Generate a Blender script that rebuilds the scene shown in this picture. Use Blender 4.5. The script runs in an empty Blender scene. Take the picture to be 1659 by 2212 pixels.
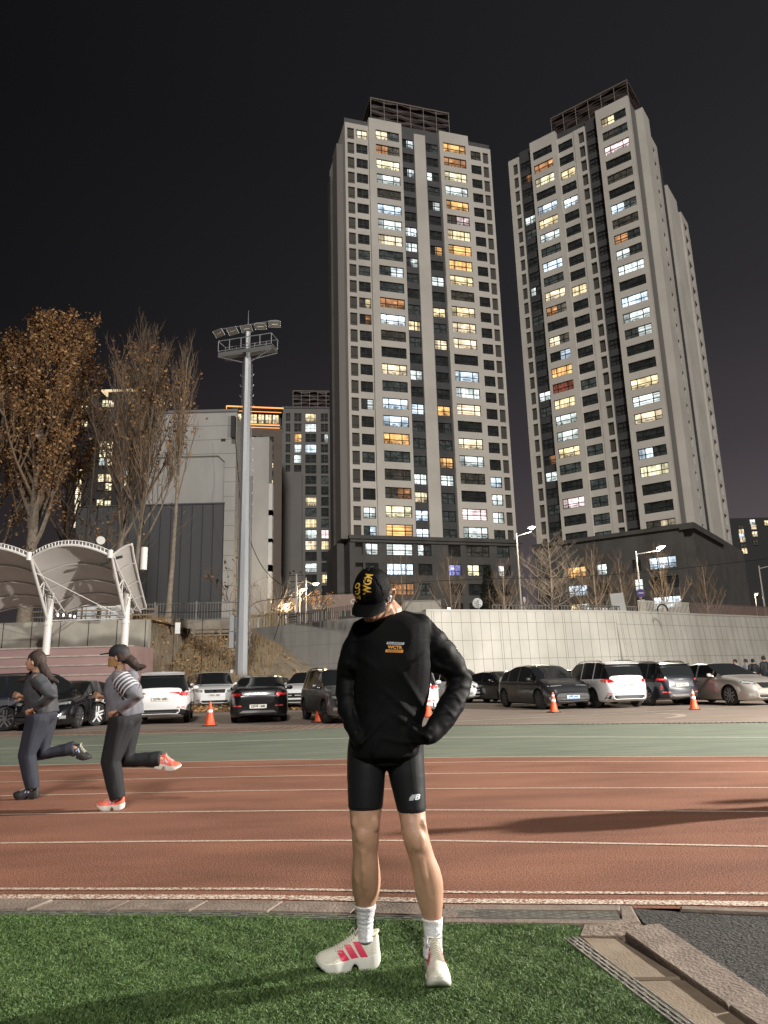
import bpy, bmesh, math, random
import numpy as np
from math import sin, cos, tan, pi, radians, sqrt, atan2
from mathutils import Vector, Matrix, noise
from mathutils.bvhtree import BVHTree
S = bpy.context.scene
COL = S.collection
# ---------------------------------------------------------------- camera
FOC = 1537.; TH = radians(13.15); RO = radians(1.5); CH = 1.25
fw = np.array([0, cos(TH), sin(TH)]); _rt = np.array([1, 0, 0.]); _up = np.cross(_rt, fw)
R_ = _rt*cos(RO) - _up*sin(RO); U_ = np.cross(R_, fw); CC = np.array([0, 0, CH])
def proj(p):
    d = np.array(p, float)-CC; z = d@fw
    return (829.5+FOC*(d@R_)/z, 1106-FOC*(d@U_)/z)
def ray(u, v): return fw+R_*((u-829.5)/FOC)+U_*((1106-v)/FOC)
def G(u, v, z=0.):
    d = ray(u, v); t = (z-CH)/d[2]; p = CC+d*t; return Vector(p)
def PY(u, v, y):
    d = ray(u, v); return Vector(CC+d*(y/d[1]))
cam_d = bpy.data.cameras.new('camera'); cam = bpy.data.objects.new('camera', cam_d); COL.objects.link(cam)
M = Matrix(((R_[0], U_[0], -fw[0], 0), (R_[1], U_[1], -fw[1], 0), (R_[2], U_[2], -fw[2], CH), (0, 0, 0, 1)))
cam.matrix_world = M
cam_d.sensor_fit = 'HORIZONTAL'; cam_d.angle = 2*math.atan(829.5/FOC)
cam_d.clip_start = .1; cam_d.clip_end = 3000
S.camera = cam
# ---------------------------------------------------------------- world: night sky with town glow
W = bpy.data.worlds.new('World'); S.world = W; W.use_nodes = True
nt = W.node_tree; nt.nodes.clear()
def N(t, typ, **kw):
    n = t.nodes.new(typ)
    for k, v in kw.items():
        if k.startswith('i_'):
            k2 = k[2:]; k2 = int(k2) if k2.isdigit() else k2.replace('_', ' ')
            n.inputs[k2].default_value = v
        else: setattr(n, k, v)
    return n
out = N(nt, 'ShaderNodeOutputWorld'); bg = N(nt, 'ShaderNodeBackground', i_Strength=1.0)
tc = N(nt, 'ShaderNodeTexCoord'); sx = N(nt, 'ShaderNodeSeparateXYZ')
nt.links.new(tc.outputs['Generated'], sx.inputs[0])
rz = N(nt, 'ShaderNodeValToRGB')
rz.color_ramp.elements[0].position = 0.0; rz.color_ramp.elements[0].color = (.092, .076, .080, 1)
rz.color_ramp.elements[1].position = 1.0; rz.color_ramp.elements[1].color = (.0085, .0085, .0100, 1)
for p, c in ((.12, (.066, .054, .058)), (.28, (.033, .0280, .0315)), (.45, (.0165, .0155, .0172)), (.65, (.0110, .0107, .0122))):
    e = rz.color_ramp.elements.new(p); e.color = (*c, 1)
nt.links.new(sx.outputs['Z'], rz.inputs[0])
# left is darker, right is glowing
mr = N(nt, 'ShaderNodeMapRange'); mr.inputs['From Min'].default_value = -.55; mr.inputs['From Max'].default_value = .55
mr.inputs['To Min'].default_value = .38; mr.inputs['To Max'].default_value = 1.75
nt.links.new(sx.outputs['X'], mr.inputs['Value'])
mm = N(nt, 'ShaderNodeVectorMath', operation='SCALE')
nt.links.new(rz.outputs[0], mm.inputs[0]); nt.links.new(mr.outputs[0], mm.inputs['Scale'])
nt.links.new(mm.outputs[0], bg.inputs['Color']); nt.links.new(bg.outputs[0], out.inputs[0])
# ---------------------------------------------------------------- lamps: the stadium floodlights behind the camera, and one mast beyond the right edge
sun = bpy.data.lights.new('floodlight_bank', 'SUN'); so = bpy.data.objects.new('floodlight_bank', sun); COL.objects.link(so)
sun.energy = 2.25; sun.angle = radians(7); sun.color = (1.0, .955, .89)
tl = Vector((.06, -.92, .76)).normalized()      # direction towards the light
so.rotation_euler = (-tl).to_track_quat('-Z', 'Y').to_euler()
def lamp(name, loc, power, color, radius=.3, spot=None, target=None):
    l = bpy.data.lights.new(name, 'SPOT' if spot else 'POINT'); o = bpy.data.objects.new(name, l); COL.objects.link(o)
    l.energy = power; l.color = color; l.shadow_soft_size = radius; o.location = loc
    if spot:
        l.spot_size = spot; l.spot_blend = .8
        o.rotation_euler = (Vector(target)-Vector(loc)).to_track_quat('-Z', 'Y').to_euler()
    return o
lamp('floodlight_mast_lamp', (23, 10.0, 8.3), 66000, (1, .95, .87), .30, radians(150), (-6, 20, 0))
S.view_settings.view_transform = 'Standard'; S.view_settings.look = 'None'; S.view_settings.exposure = 0; S.view_settings.gamma = 1
S.render.resolution_x = 768; S.render.resolution_y = 1024
S.cycles.max_bounces = 4; S.cycles.diffuse_bounces = 2; S.cycles.glossy_bounces = 2; S.cycles.transparent_max_bounces = 6
S.cycles.sample_clamp_indirect = 3

# ---------------------------------------------------------------- helpers
def tag(o, label=None, cat=None, group=None, kind=None):
    if label: o['label'] = label
    if cat: o['category'] = cat
    if group: o['group'] = group
    if kind: o['kind'] = kind
    return o
def empty(name, loc=(0, 0, 0), rz=0, label=None, cat=None, group=None):
    o = bpy.data.objects.new(name, None); COL.objects.link(o); o.location = loc; o.rotation_euler = (0, 0, rz)
    o.empty_display_size = .2
    return tag(o, label, cat, group)
def kids(o): return [c for c in bpy.data.objects if c.parent == o]
def copy_tree(o, parent=None):
    c = o.copy(); COL.objects.link(c)
    if parent: c.parent = parent
    for ch in kids(o): copy_tree(ch, c)
    return c
class MB:
    def __init__(s): s.v = []; s.f = []; s.m = []; s.c = []
    def add(s, vs, fs, mi=0, col=None):
        b = len(s.v); s.v += [tuple(x) for x in vs]
        for f in fs: s.f.append(tuple(b+i for i in f)); s.m.append(mi); s.c.append(col)
        return s
    def box(s, x0, x1, y0, y1, z0, z1, mi=0, col=None):
        vs = [(x, y, z) for z in (z0, z1) for y in (y0, y1) for x in (x0, x1)]
        return s.add(vs, [(0, 2, 3, 1), (4, 5, 7, 6), (0, 1, 5, 4), (2, 6, 7, 3), (0, 4, 6, 2), (1, 3, 7, 5)], mi, col)
    def obox(s, c, dx, dy, dz, mi=0):       # oriented: half vectors
        c = Vector(c); dx = Vector(dx); dy = Vector(dy); dz = Vector(dz)
        vs = [c+dx*a+dy*b+dz*d for d in (-1, 1) for b in (-1, 1) for a in (-1, 1)]
        return s.add(vs, [(0, 2, 3, 1), (4, 5, 7, 6), (0, 1, 5, 4), (2, 6, 7, 3), (0, 4, 6, 2), (1, 3, 7, 5)], mi)
    def quad(s, a, b, c, d, mi=0, col=None): return s.add([a, b, c, d], [(0, 1, 2, 3)], mi, col)
    def tube(s, pts, r, n=8, mi=0, cap=True, ell=1.0):
        pts = [Vector(p) for p in pts]; k = len(pts)
        rs = list(r) if hasattr(r, '__len__') else [r]*k
        b = len(s.v); prev = None
        for i, p in enumerate(pts):
            t = (pts[min(i+1, k-1)]-pts[max(i-1, 0)])
            t = t.normalized() if t.length > 1e-9 else Vector((0, 0, 1))
            if prev is None:
                a = Vector((0, 0, 1)) if abs(t.z) < .9 else Vector((1, 0, 0)); x = t.cross(a).normalized()
            else:
                x = prev-t*prev.dot(t); x = x.normalized() if x.length > 1e-6 else t.orthogonal().normalized()
            prev = x; y = t.cross(x)
            for j in range(n):
                a = 2*pi*j/n; s.v.append(tuple(p+(x*cos(a)+y*sin(a)*ell)*rs[i]))
        for i in range(k-1):
            for j in range(n):
                j2 = (j+1) % n; s.f.append((b+i*n+j, b+i*n+j2, b+(i+1)*n+j2, b+(i+1)*n+j)); s.m.append(mi); s.c.append(None)
        if cap and n > 2:
            s.f.append(tuple(b+j for j in range(n))[::-1]); s.m.append(mi); s.c.append(None)
            s.f.append(tuple(b+(k-1)*n+j for j in range(n))); s.m.append(mi); s.c.append(None)
        return s
    def rings(s, rings, mi=0, cap=True, closed=True):
        n = len(rings[0]); b = len(s.v)
        for r in rings: s.v += [tuple(p) for p in r]
        for i in range(len(rings)-1):
            for j in range(n if closed else n-1):
                j2 = (j+1) % n; s.f.append((b+i*n+j, b+i*n+j2, b+(i+1)*n+j2, b+(i+1)*n+j)); s.m.append(mi); s.c.append(None)
        if cap:
            s.f.append(tuple(b+j for j in range(n))[::-1]); s.m.append(mi); s.c.append(None)
            s.f.append(tuple(b+(len(rings)-1)*n+j for j in range(n))); s.m.append(mi); s.c.append(None)
        return s
    def sphere(s, c, r, n=12, mi=0, sc=(1, 1, 1), R=None):
        c = Vector(c); rings = []
        for i in range(1, n):
            a = pi*i/n; ring = []
            for j in range(n*2//1):
                b = 2*pi*j/(2*n); p = Vector((sin(a)*cos(b)*sc[0], sin(a)*sin(b)*sc[1], cos(a)*sc[2]))*r
                if R is not None: p = R @ p
                ring.append(c+p)
            rings.append(ring)
        return s.rings(rings, mi)
    def tri_prism(s, poly, z0, z1, mi=0):       # polygon (x,y) extruded
        n = len(poly); vs = [(x, y, z0) for x, y in poly]+[(x, y, z1) for x, y in poly]
        fs = [tuple(range(n))[::-1], tuple(range(n, 2*n))]+[(i, (i+1) % n, n+(i+1) % n, n+i) for i in range(n)]
        return s.add(vs, fs, mi)
    def build(s, name, mats, parent=None, smooth=None, world=False, kind=None):
        me = bpy.data.meshes.new(name)
        vs = s.v
        if world and parent is not None:
            l = parent.location; vs = [(a-l[0], b-l[1], c-l[2]) for a, b, c in vs]
        me.from_pydata(vs, [], s.f)
        for m in (mats if isinstance(mats, (list, tuple)) else [mats]): me.materials.append(m)
        me.polygons.foreach_set('material_index', s.m)
        if any(c is not None for c in s.c):
            ca = me.color_attributes.new('lit', 'FLOAT_COLOR', 'CORNER'); arr = []
            for f, c in zip(s.f, s.c):
                c = c or (0, 0, 0); arr += [c[0], c[1], c[2], 1]*len(f)
            ca.data.foreach_set('color', arr)
        me.validate(); me.update()
        if smooth is not None:
            me.polygons.foreach_set('use_smooth', [True]*len(me.polygons)); me.set_sharp_from_angle(angle=radians(smooth))
        o = bpy.data.objects.new(name, me); COL.objects.link(o)
        if parent is not None: o.parent = parent
        if kind: o['kind'] = kind
        return o
# ---------------------------------------------------------------- materials
MT = {}
def mat(name, c, rough=.7, metal=0., c2=None, scale=3., bump=0., bscale=None, coat=0, spec=.5, detail=6, emit=None, es=1., stretch=None, alpha=None, contrast=(.35, .65), sub=0):
    if name in MT: return MT[name]
    m = bpy.data.materials.new(name); m.use_nodes = True; t = m.node_tree; p = t.nodes['Principled BSDF']
    p.inputs['Base Color'].default_value = (*c, 1); p.inputs['Roughness'].default_value = rough; p.inputs['Metallic'].default_value = metal
    p.inputs['Coat Weight'].default_value = coat; p.inputs['Coat Roughness'].default_value = .08; p.inputs['Specular IOR Level'].default_value = spec
    if sub: p.inputs['Subsurface Weight'].default_value = sub; p.inputs['Subsurface Radius'].default_value = (1, .3, .2); p.inputs['Subsurface Scale'].default_value = .01
    vec = None
    if c2 is not None or bump:
        tc = N(t, 'ShaderNodeTexCoord'); mp = N(t, 'ShaderNodeMapping')
        if stretch: mp.inputs['Scale'].default_value = stretch
        t.links.new(tc.outputs['Object'], mp.inputs[0]); vec = mp.outputs[0]
    if c2 is not None:
        n = N(t, 'ShaderNodeTexNoise', i_Scale=scale, i_Detail=detail, i_Roughness=.62); t.links.new(vec, n.inputs['Vector'])
        r = N(t, 'ShaderNodeValToRGB'); r.color_ramp.elements[0].position = contrast[0]; r.color_ramp.elements[1].position = contrast[1]
        r.color_ramp.elements[0].color = (*c, 1); r.color_ramp.elements[1].color = (*c2, 1)
        t.links.new(n.outputs['Fac'], r.inputs[0]); t.links.new(r.outputs[0], p.inputs['Base Color'])
    if bump:
        n = N(t, 'ShaderNodeTexNoise', i_Scale=bscale or scale*4, i_Detail=4); t.links.new(vec, n.inputs['Vector'])
        b = N(t, 'ShaderNodeBump', i_Strength=bump, i_Distance=.02); t.links.new(n.outputs['Fac'], b.inputs['Height']); t.links.new(b.outputs[0], p.inputs['Normal'])
    if emit is not None:
        p.inputs['Emission Color'].default_value = (*emit, 1); p.inputs['Emission Strength'].default_value = es
    if alpha is not None: p.inputs['Alpha'].default_value = alpha
    MT[name] = m; return m
def lit_mat():
    m = bpy.data.materials.new('window_pane'); m.use_nodes = True; t = m.node_tree; p = t.nodes['Principled BSDF']
    p.inputs['Base Color'].default_value = (.014, .015, .015, 1); p.inputs['Roughness'].default_value = .3; p.inputs['Specular IOR Level'].default_value = .04
    a = N(t, 'ShaderNodeAttribute', attribute_name='lit'); tc = N(t, 'ShaderNodeTexCoord')
    mp = N(t, 'ShaderNodeMapping'); mp.inputs['Scale'].default_value = (1.6, 1.6, 2.2); t.links.new(tc.outputs['Object'], mp.inputs[0])
    n = N(t, 'ShaderNodeTexNoise', i_Scale=.45, i_Detail=2); t.links.new(mp.outputs[0], n.inputs['Vector'])
    mrr = N(t, 'ShaderNodeMapRange'); mrr.inputs['From Min'].default_value = .3; mrr.inputs['From Max'].default_value = .7; mrr.inputs['To Min'].default_value = .45; mrr.inputs['To Max'].default_value = 1.35
    t.links.new(n.outputs['Fac'], mrr.inputs['Value'])
    vm = N(t, 'ShaderNodeVectorMath', operation='SCALE'); t.links.new(a.outputs['Color'], vm.inputs[0]); t.links.new(mrr.outputs[0], vm.inputs['Scale'])
    t.links.new(vm.outputs[0], p.inputs['Emission Color']); p.inputs['Emission Strength'].default_value = 1.
    return m
LIT = lit_mat()
def text_mesh(s, size, name='text', shear=0, bold=0, align='CENTER'):
    cu = bpy.data.curves.new(name, 'FONT'); cu.body = s; cu.size = size; cu.align_x = align; cu.align_y = 'CENTER'; cu.shear = shear; cu.offset = bold
    cu.resolution_u = 3; cu.extrude = 0
    o = bpy.data.objects.new(name, cu); COL.objects.link(o)
    dg = bpy.context.evaluated_depsgraph_get(); me = bpy.data.meshes.new_from_object(o.evaluated_get(dg))
    bm = bmesh.new(); bm.from_mesh(me); bmesh.ops.triangulate(bm, faces=bm.faces)
    vs = [tuple(v.co) for v in bm.verts]; fs = [tuple(v.index for v in f.verts) for f in bm.faces]; bm.free()
    bpy.data.objects.remove(o); bpy.data.curves.remove(cu); bpy.data.meshes.remove(me)
    return vs, fs
def put_text(mb, s, size, origin, ex, ey, mi=0, **k):
    vs, fs = text_mesh(s, size, **k); ex = Vector(ex); ey = Vector(ey); origin = Vector(origin)
    mb.add([origin+ex*v[0]+ey*v[1] for v in vs], fs, mi)
def remesh(mb, voxel, smooth=6, name='tmp', factor=.5):
    o = mb.build(name, mat('tmp_grey', (.5, .5, .5)))
    m = o.modifiers.new('r', 'REMESH'); m.mode = 'VOXEL'; m.voxel_size = voxel; m.adaptivity = 0
    if smooth: s = o.modifiers.new('s', 'SMOOTH'); s.iterations = smooth; s.factor = factor
    dg = bpy.context.evaluated_depsgraph_get(); me = bpy.data.meshes.new_from_object(o.evaluated_get(dg))
    bpy.data.objects.remove(o)
    return me
def link_mesh(me, name, mats, parent=None, smooth=True):
    me.materials.clear()
    for m in (mats if isinstance(mats, (list, tuple)) else [mats]): me.materials.append(m)
    if smooth: me.polygons.foreach_set('use_smooth', [True]*len(me.polygons))
    me.name = name; o = bpy.data.objects.new(name, me); COL.objects.link(o)
    if parent is not None: o.parent = parent
    return o
def bvh_of(me): return BVHTree.FromPolygons([v.co.copy() for v in me.vertices], [tuple(p.vertices) for p in me.polygons])
def decal(mb, bvh, pts, faces, direction, off=.004, mi=0, back=.02):
    """project flat verts along direction onto a surface, lay them off mm proud of it"""
    d = Vector(direction).normalized(); out = []; ok = []
    for p in pts:
        p = Vector(p); h = bvh.ray_cast(p-d*3, d, 6)
        ok.append(h[0] is not None); out.append((h[0] if h[0] is not None else p)-d*off)
    fs = [f for f in faces if all(ok[i] for i in f)]; used = sorted({i for f in fs for i in f}); mp = {i: k for k, i in enumerate(used)}
    mb.add([out[i] for i in used], [tuple(mp[i] for i in f) for f in fs], mi)
def grid_quad(a, b, c, d, nx, ny):
    a, b, c, d = map(Vector, (a, b, c, d)); vs = []; fs = []
    for j in range(ny+1):
        for i in range(nx+1):
            u = i/nx; w = j/ny; vs.append((a*(1-u)+b*u)*(1-w)+(d*(1-u)+c*u)*w)
    for j in range(ny):
        for i in range(nx): k = j*(nx+1)+i; fs.append((k, k+1, k+nx+2, k+nx+1))
    return vs, fs
def ss(a, b, x):
    t = min(max((x-a)/(b-a), 0), 1); return t*t*(3-2*t)
RND = random.Random(7)

# ================================================================ ground
def ext(pts, z, e=1.0):
    """image polyline -> world polyline on z, extended past both frame edges"""
    w = [G(u, v, 0) for u, v in pts]
    a = w[0]+(w[0]-w[1]).normalized()*(w[0]-w[-1]).length*e; b = w[-1]+(w[-1]-w[-2]).normalized()*(w[0]-w[-1]).length*e
    w = [a]+w+[b]
    return [Vector((p.x, p.y, z)) for p in w]
def lerp_poly(P, x):
    for a, b in zip(P, P[1:]):
        if x <= b.x or b is P[-1]:
            t = (x-a.x)/(b.x-a.x); return a.y+(b.y-a.y)*t
def strip(near, far, z, x0, x1, n=24, mi=0, mb=None, thick=0):
    mb = mb or MB(); xs = [x0+(x1-x0)*i/n for i in range(n+1)]
    A = [(x, lerp_poly(near, x) if not isinstance(near, (int, float)) else near, z) for x in xs]
    B = [(x, lerp_poly(far, x) if not isinstance(far, (int, float)) else far, z) for x in xs]
    for i in range(n): mb.add([A[i], A[i+1], B[i+1], B[i]], [(0, 1, 2, 3)], mi)
    return mb
mg = mat('dirt', (.10, .085, .07), .95, c2=(.16, .13, .10), scale=.8)
gr = MB(); gr.quad((-900, -300, -.06), (900, -300, -.06), (900, 1500, -.06), (-900, 1500, -.06)); gr.build('ground', mg, kind='structure')

def track_mat():
    m = bpy.data.materials.new('track_rubber'); m.use_nodes = True; t = m.node_tree; p = t.nodes['Principled BSDF']
    tc = N(t, 'ShaderNodeTexCoord'); n1 = N(t, 'ShaderNodeTexNoise', i_Scale=85., i_Detail=4, i_Roughness=.7); n2 = N(t, 'ShaderNodeTexNoise', i_Scale=1.1, i_Detail=5)
    t.links.new(tc.outputs['Object'], n1.inputs['Vector']); mp = N(t, 'ShaderNodeMapping'); mp.inputs['Scale'].default_value = (.45, 1.4, 1)
    t.links.new(tc.outputs['Object'], mp.inputs[0]); t.links.new(mp.outputs[0], n2.inputs['Vector'])
    r = N(t, 'ShaderNodeValToRGB'); e = r.color_ramp.elements; e[0].position = .38; e[0].color = (.115, .044, .028, 1); e[1].position = .64; e[1].color = (.50, .235, .155, 1)
    t.links.new(n1.outputs['Fac'], r.inputs[0])
    r2 = N(t, 'ShaderNodeValToRGB'); e = r2.color_ramp.elements; e[0].position = .3; e[0].color = (.58, .57, .56, 1); e[1].position = .7; e[1].color = (1.0, .99, .97, 1)  # stretched dark streaks painted into the rubber colour, standing in for shadow bands
    t.links.new(n2.outputs['Fac'], r2.inputs[0])
    mx = N(t, 'ShaderNodeMix', data_type='RGBA', blend_type='MULTIPLY'); mx.inputs[0].default_value = 1
    t.links.new(r.outputs[0], mx.inputs[6]); t.links.new(r2.outputs[0], mx.inputs[7]); t.links.new(mx.outputs[2], p.inputs['Base Color'])
    p.inputs['Roughness'].default_value = .9; p.inputs['Specular IOR Level'].default_value = .25
    b = N(t, 'ShaderNodeBump', i_Strength=1., i_Distance=.012); t.links.new(n1.outputs['Fac'], b.inputs['Height']); t.links.new(b.outputs[0], p.inputs['Normal'])
    return m
def paint_mat(name, c, gap, thr=(.42, .5)):
    """worn paint over rubber granules"""
    m = bpy.data.materials.new(name); m.use_nodes = True; t = m.node_tree; p = t.nodes['Principled BSDF']
    tc = N(t, 'ShaderNodeTexCoord'); n1 = N(t, 'ShaderNodeTexNoise', i_Scale=80., i_Detail=3); t.links.new(tc.outputs['Object'], n1.inputs['Vector'])
    r = N(t, 'ShaderNodeValToRGB'); e = r.color_ramp.elements; e[0].position = thr[0]; e[0].color = (*gap, 1); e[1].position = thr[1]; e[1].color = (*c, 1)
    t.links.new(n1.outputs['Fac'], r.inputs[0]); t.links.new(r.outputs[0], p.inputs['Base Color']); p.inputs['Roughness'].default_value = .85
    b = N(t, 'ShaderNodeBump', i_Strength=.6, i_Distance=.005); t.links.new(n1.outputs['Fac'], b.inputs['Height']); t.links.new(b.outputs[0], p.inputs['Normal'])
    return m
mtrack = track_mat(); mpaint = paint_mat('lane_paint', (.62, .52, .42), (.30, .13, .09), (.38, .52)); mworn = paint_mat('worn_lane_paint', (.66, .58, .47), (.22, .08, .05), (.44, .54))
mgreen = mat('green_rubber', (.095, .120, .085), .85, c2=(.19, .205, .155), scale=1.6, bump=.5, bscale=60, stretch=(.35, 2.2, 1), contrast=(.3, .7))
X0, X1 = -26, 22
Lnear = ext([(0, 1947), (702, 1951), (1026, 1960), (1362, 1960), (1659, 1966)], 0)
L0 = ext([(0, 1655), (540, 1643), (1026, 1635.6), (1659, 1634)], 0)
LG = ext([(0, 1592), (540, 1582), (780, 1570), (1000, 1567), (1659, 1561)], 0)
strip(Lnear, L0, 0.0, X0, X1, 40).build('running_track', mtrack, kind='structure')
strip(L0, LG, 0.0, X0, X1, 40).build('green_apron', mgreen, kind='structure')
def line(name, pts, w, mb, z=.004, mi=0):
    P = ext(pts, 0); A = [Vector((p.x, p.y-w/2, 0)) for p in P]; B = [Vector((p.x, p.y+w/2, 0)) for p in P]
    strip(A, B, z, X0, X1, 40, mi, mb)
ml = MB()
for pts in ([(0, 1667), (540, 1656), (1026, 1645.5), (1659, 1645)], [(0, 1690), (540, 1678), (1026, 1670), (1659, 1668)],
            [(0, 1720), (540, 1708), (1026, 1703), (1659, 1702)], [(0, 1760), (540, 1752), (1026, 1750), (1659, 1754)],
            [(0, 1822), (540, 1816), (1026, 1817), (1659, 1829)]):
    line('l', pts, .045, ml)
line('l', [(0, 1655), (540, 1643), (1026, 1635.6), (1659, 1634)], .05, ml)
line('l', [(0, 1921), (702, 1921), (1026, 1929), (1659, 1931)], .045, ml, mi=1)
line('l', [(0, 1938), (702, 1939), (1026, 1948), (1362, 1949), (1659, 1954)], .085, ml, mi=1)
ml.build('track_lane_lines', [mpaint, mworn], kind='structure')
m2 = MB(); line('l', [(0, 1617), (270, 1609), (713, 1595), (1100, 1592), (1659, 1593)], .10, m2)
line('l', [(0, 1591), (540, 1581), (700, 1573)], .10, m2, z=.006)
m2.build('apron_lines', mat('apron_paint', (.33, .38, .30), .8, c2=(.5, .52, .43), scale=9), kind='structure')
# parking: brick strip on the left, worn brown asphalt
def brick_mat():
    m = bpy.data.materials.new('brick_paving'); m.use_nodes = True; t = m.node_tree; p = t.nodes['Principled BSDF']
    tc = N(t, 'ShaderNodeTexCoord'); mp = N(t, 'ShaderNodeMapping'); mp.inputs['Rotation'].default_value = (0, 0, radians(4)); t.links.new(tc.outputs['Object'], mp.inputs[0])
    b = N(t, 'ShaderNodeTexBrick', i_Scale=1., i_Color1=(.26, .155, .11, 1), i_Color2=(.35, .225, .165, 1), i_Mortar=(.045, .03, .024, 1)); b.offset = 0; b.squash = 1
    b.inputs['Mortar Size'].default_value = .022; b.inputs['Brick Width'].default_value = .21; b.inputs['Row Height'].default_value = .42
    t.links.new(mp.outputs[0], b.inputs['Vector']); n = N(t, 'ShaderNodeTexNoise', i_Scale=1.2, i_Detail=6); t.links.new(tc.outputs['Object'], n.inputs['Vector'])
    mx = N(t, 'ShaderNodeMix', data_type='RGBA', blend_type='MULTIPLY'); mx.inputs[0].default_value = .8
    r = N(t, 'ShaderNodeValToRGB'); r.color_ramp.elements[0].color = (.5, .5, .5, 1); r.color_ramp.elements[0].position = .3; r.color_ramp.elements[1].position = .7
    t.links.new(n.outputs['Fac'], r.inputs[0]); t.links.new(b.outputs[0], mx.inputs[6]); t.links.new(r.outputs[0], mx.inputs[7]); t.links.new(mx.outputs[2], p.inputs['Base Color']); p.inputs['Roughness'].default_value = .8
    return m
mpark = mat('parking_asphalt', (.15, .115, .09), .9, c2=(.235, .185, .15), scale=.9, bump=.3, bscale=30, stretch=(.5, 1.6, 1), contrast=(.3, .7), detail=8)
strip(LG, 60, -.004, -30, 60, 60).build('parking_lot', mpark, kind='structure')
BR = [Vector((p.x, p.y+1.7, 0)) for p in LG]
strip(LG, BR, .002, -26, -1.2, 40).build('brick_pavement', brick_mat(), kind='structure')
# long trench drain along the apron edge (right part)
A = [Vector((p.x, p.y-.10, 0)) for p in LG]; B = [Vector((p.x, p.y+.04, 0)) for p in LG]
dr = empty('trench_drain', (1, 19.6, 0), label='dark slotted trench drain running between green apron and parking asphalt', cat='drain')
dm = MB(); x = -.8
strip(A, B, .004, -.9, 9.2, 20, 0, dm)
while x < 9.1:
    y0 = lerp_poly(A, x); y1 = lerp_poly(B, x); dm.box(x, x+.05, y0, y1, .006, .016, 1); x += .115
dm.build('grating', [mat('drain_dark', (.02, .02, .02), .9), mat('drain_bar', (.16, .16, .14), .6, .5)], dr, world=True)
# painted bay line behind, tyre arc
m3 = MB(); strip(29.6, 29.72, .003, -30, 14, 6, 0, m3)
for k in range(14):
    a0 = -.9+k*.12; a1 = a0+.12; c = Vector((6.0, 21.6, 0))
    m3.quad(c+Vector((2.3*cos(a0), 1.7*sin(a0), .003)), c+Vector((2.55*cos(a0), 1.9*sin(a0), .003)), c+Vector((2.55*cos(a1), 1.9*sin(a1), .003)), c+Vector((2.3*cos(a1), 1.7*sin(a1), .003)))
m3.build('parking_lot_markings', mat('old_marking', (.29, .235, .19), .9, c2=(.38, .32, .26), scale=6), kind='structure')
# ---------------- kerb stones along the track
mstone = mat('kerb_concrete', (.16, .122, .098), .9, c2=(.26, .205, .165), scale=7, bump=.5, bscale=60, detail=8)
mdark = mat('gap_dark', (.018, .015, .013), .95)
D1 = ext([(0, 1971), (702, 1975), (1026, 1987), (1362, 1990), (1659, 1993)], 0)
LX = G(950, 1960).x
xs = [G(u, 1960).x for u in (-415, -240, -65, 100, 272, 445, 610, 785, 950)]
KL = ['kerb stone just outside the left edge of the photo', 'kerb stone at the very left edge, mostly cut off', 'first whole kerb stone from the left edge of the photo', 'second whole kerb stone from the left edge', 'third whole kerb stone from the left edge, left of the man', 'kerb stone just left of the man\'s left-hand leg in the photo', 'kerb stone seen right behind the man\'s two shins', 'last kerb stone of the row, right behind the man\'s right-hand leg']
for a, b, lab_ in zip(xs, xs[1:], KL):
    g = .006; xm = (a+b)/2; k = MB(); y0a, y0b = lerp_poly(D1, a), lerp_poly(D1, b); y1a, y1b = lerp_poly(Lnear, a)-.012, lerp_poly(Lnear, b)-.012
    dx = .06
    jit = RND.uniform(-.004, .004)
    vs = [(a+g-dx, y0a, 0), (b-g-dx, y0b, 0), (b-g, y1b, 0), (a+g, y1a, 0)]
    zt = .018+jit
    k.add([(x, y, -.05) for x, y, _ in vs]+[(x, y, zt-.008) for x, y, _ in vs]+[(x+(xm-x)*.025, y+((y0a+y1a)/2-y)*.07, zt) for x, y, _ in vs],
          [(0, 1, 5, 4), (1, 2, 6, 5), (2, 3, 7, 6), (3, 0, 4, 7), (4, 5, 9, 8), (5, 6, 10, 9), (6, 7, 11, 10), (7, 4, 8, 11), (8, 9, 10, 11)])
    o = k.build('kerb_stone', mstone); tag(o, lab_, 'kerb stone', 'kerb stones along the inside of the track')
# thin slotted drain between stones and turf
mzinc = mat('zinc_grate', (.22, .22, .20), .45, .6, c2=(.34, .33, .30), scale=20)
def slot_grate(name, a, b, wid, z, pitch, slots, label, sl=.6, rows=2, parent=None, mw=.012):
    """a grating from a to b (near edge), width wid to the left of travel"""
    a = Vector(a); b = Vector(b); t = (b-a).normalized(); n = Vector((-t.y, t.x, 0)); L = (b-a).length
    root = empty(name, (a+b)/2, label=label, cat='drain')
    mb = MB()
    def Q(s0, s1, w0, w1, zz, mi): mb.quad(a+t*s0+n*w0+Vector((0, 0, zz)), a+t*s1+n*w0+Vector((0, 0, zz)), a+t*s1+n*w1+Vector((0, 0, zz)), a+t*s0+n*w1+Vector((0, 0, zz)), mi)
    Q(0, L, 0, wid, z-.012, 1)
    rw = (wid-mw)/rows
    for r in range(rows+1):
        mb.obox(a+t*L/2+n*(r*rw+mw/2)+Vector((0, 0, z-.006)), t*L/2, n*mw/2, Vector((0, 0, .006)))
    s = 0; 
    while s < L:
        for r in range(rows):
            o = (pitch/2 if r % 2 else 0)
            s2 = s+o
            if s2+pitch*(1-sl) < L: mb.obox(a+t*(s2+pitch*(1-sl)/2)+n*(r*rw+mw+(rw-mw)/2)+Vector((0, 0, z-.007)), t*pitch*(1-sl)/2, n*(rw-mw)/2, Vector((0, 0, .005)))
        s += pitch
    mb.build('grating', [mzinc, mdark], root, world=True)
    return root
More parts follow.
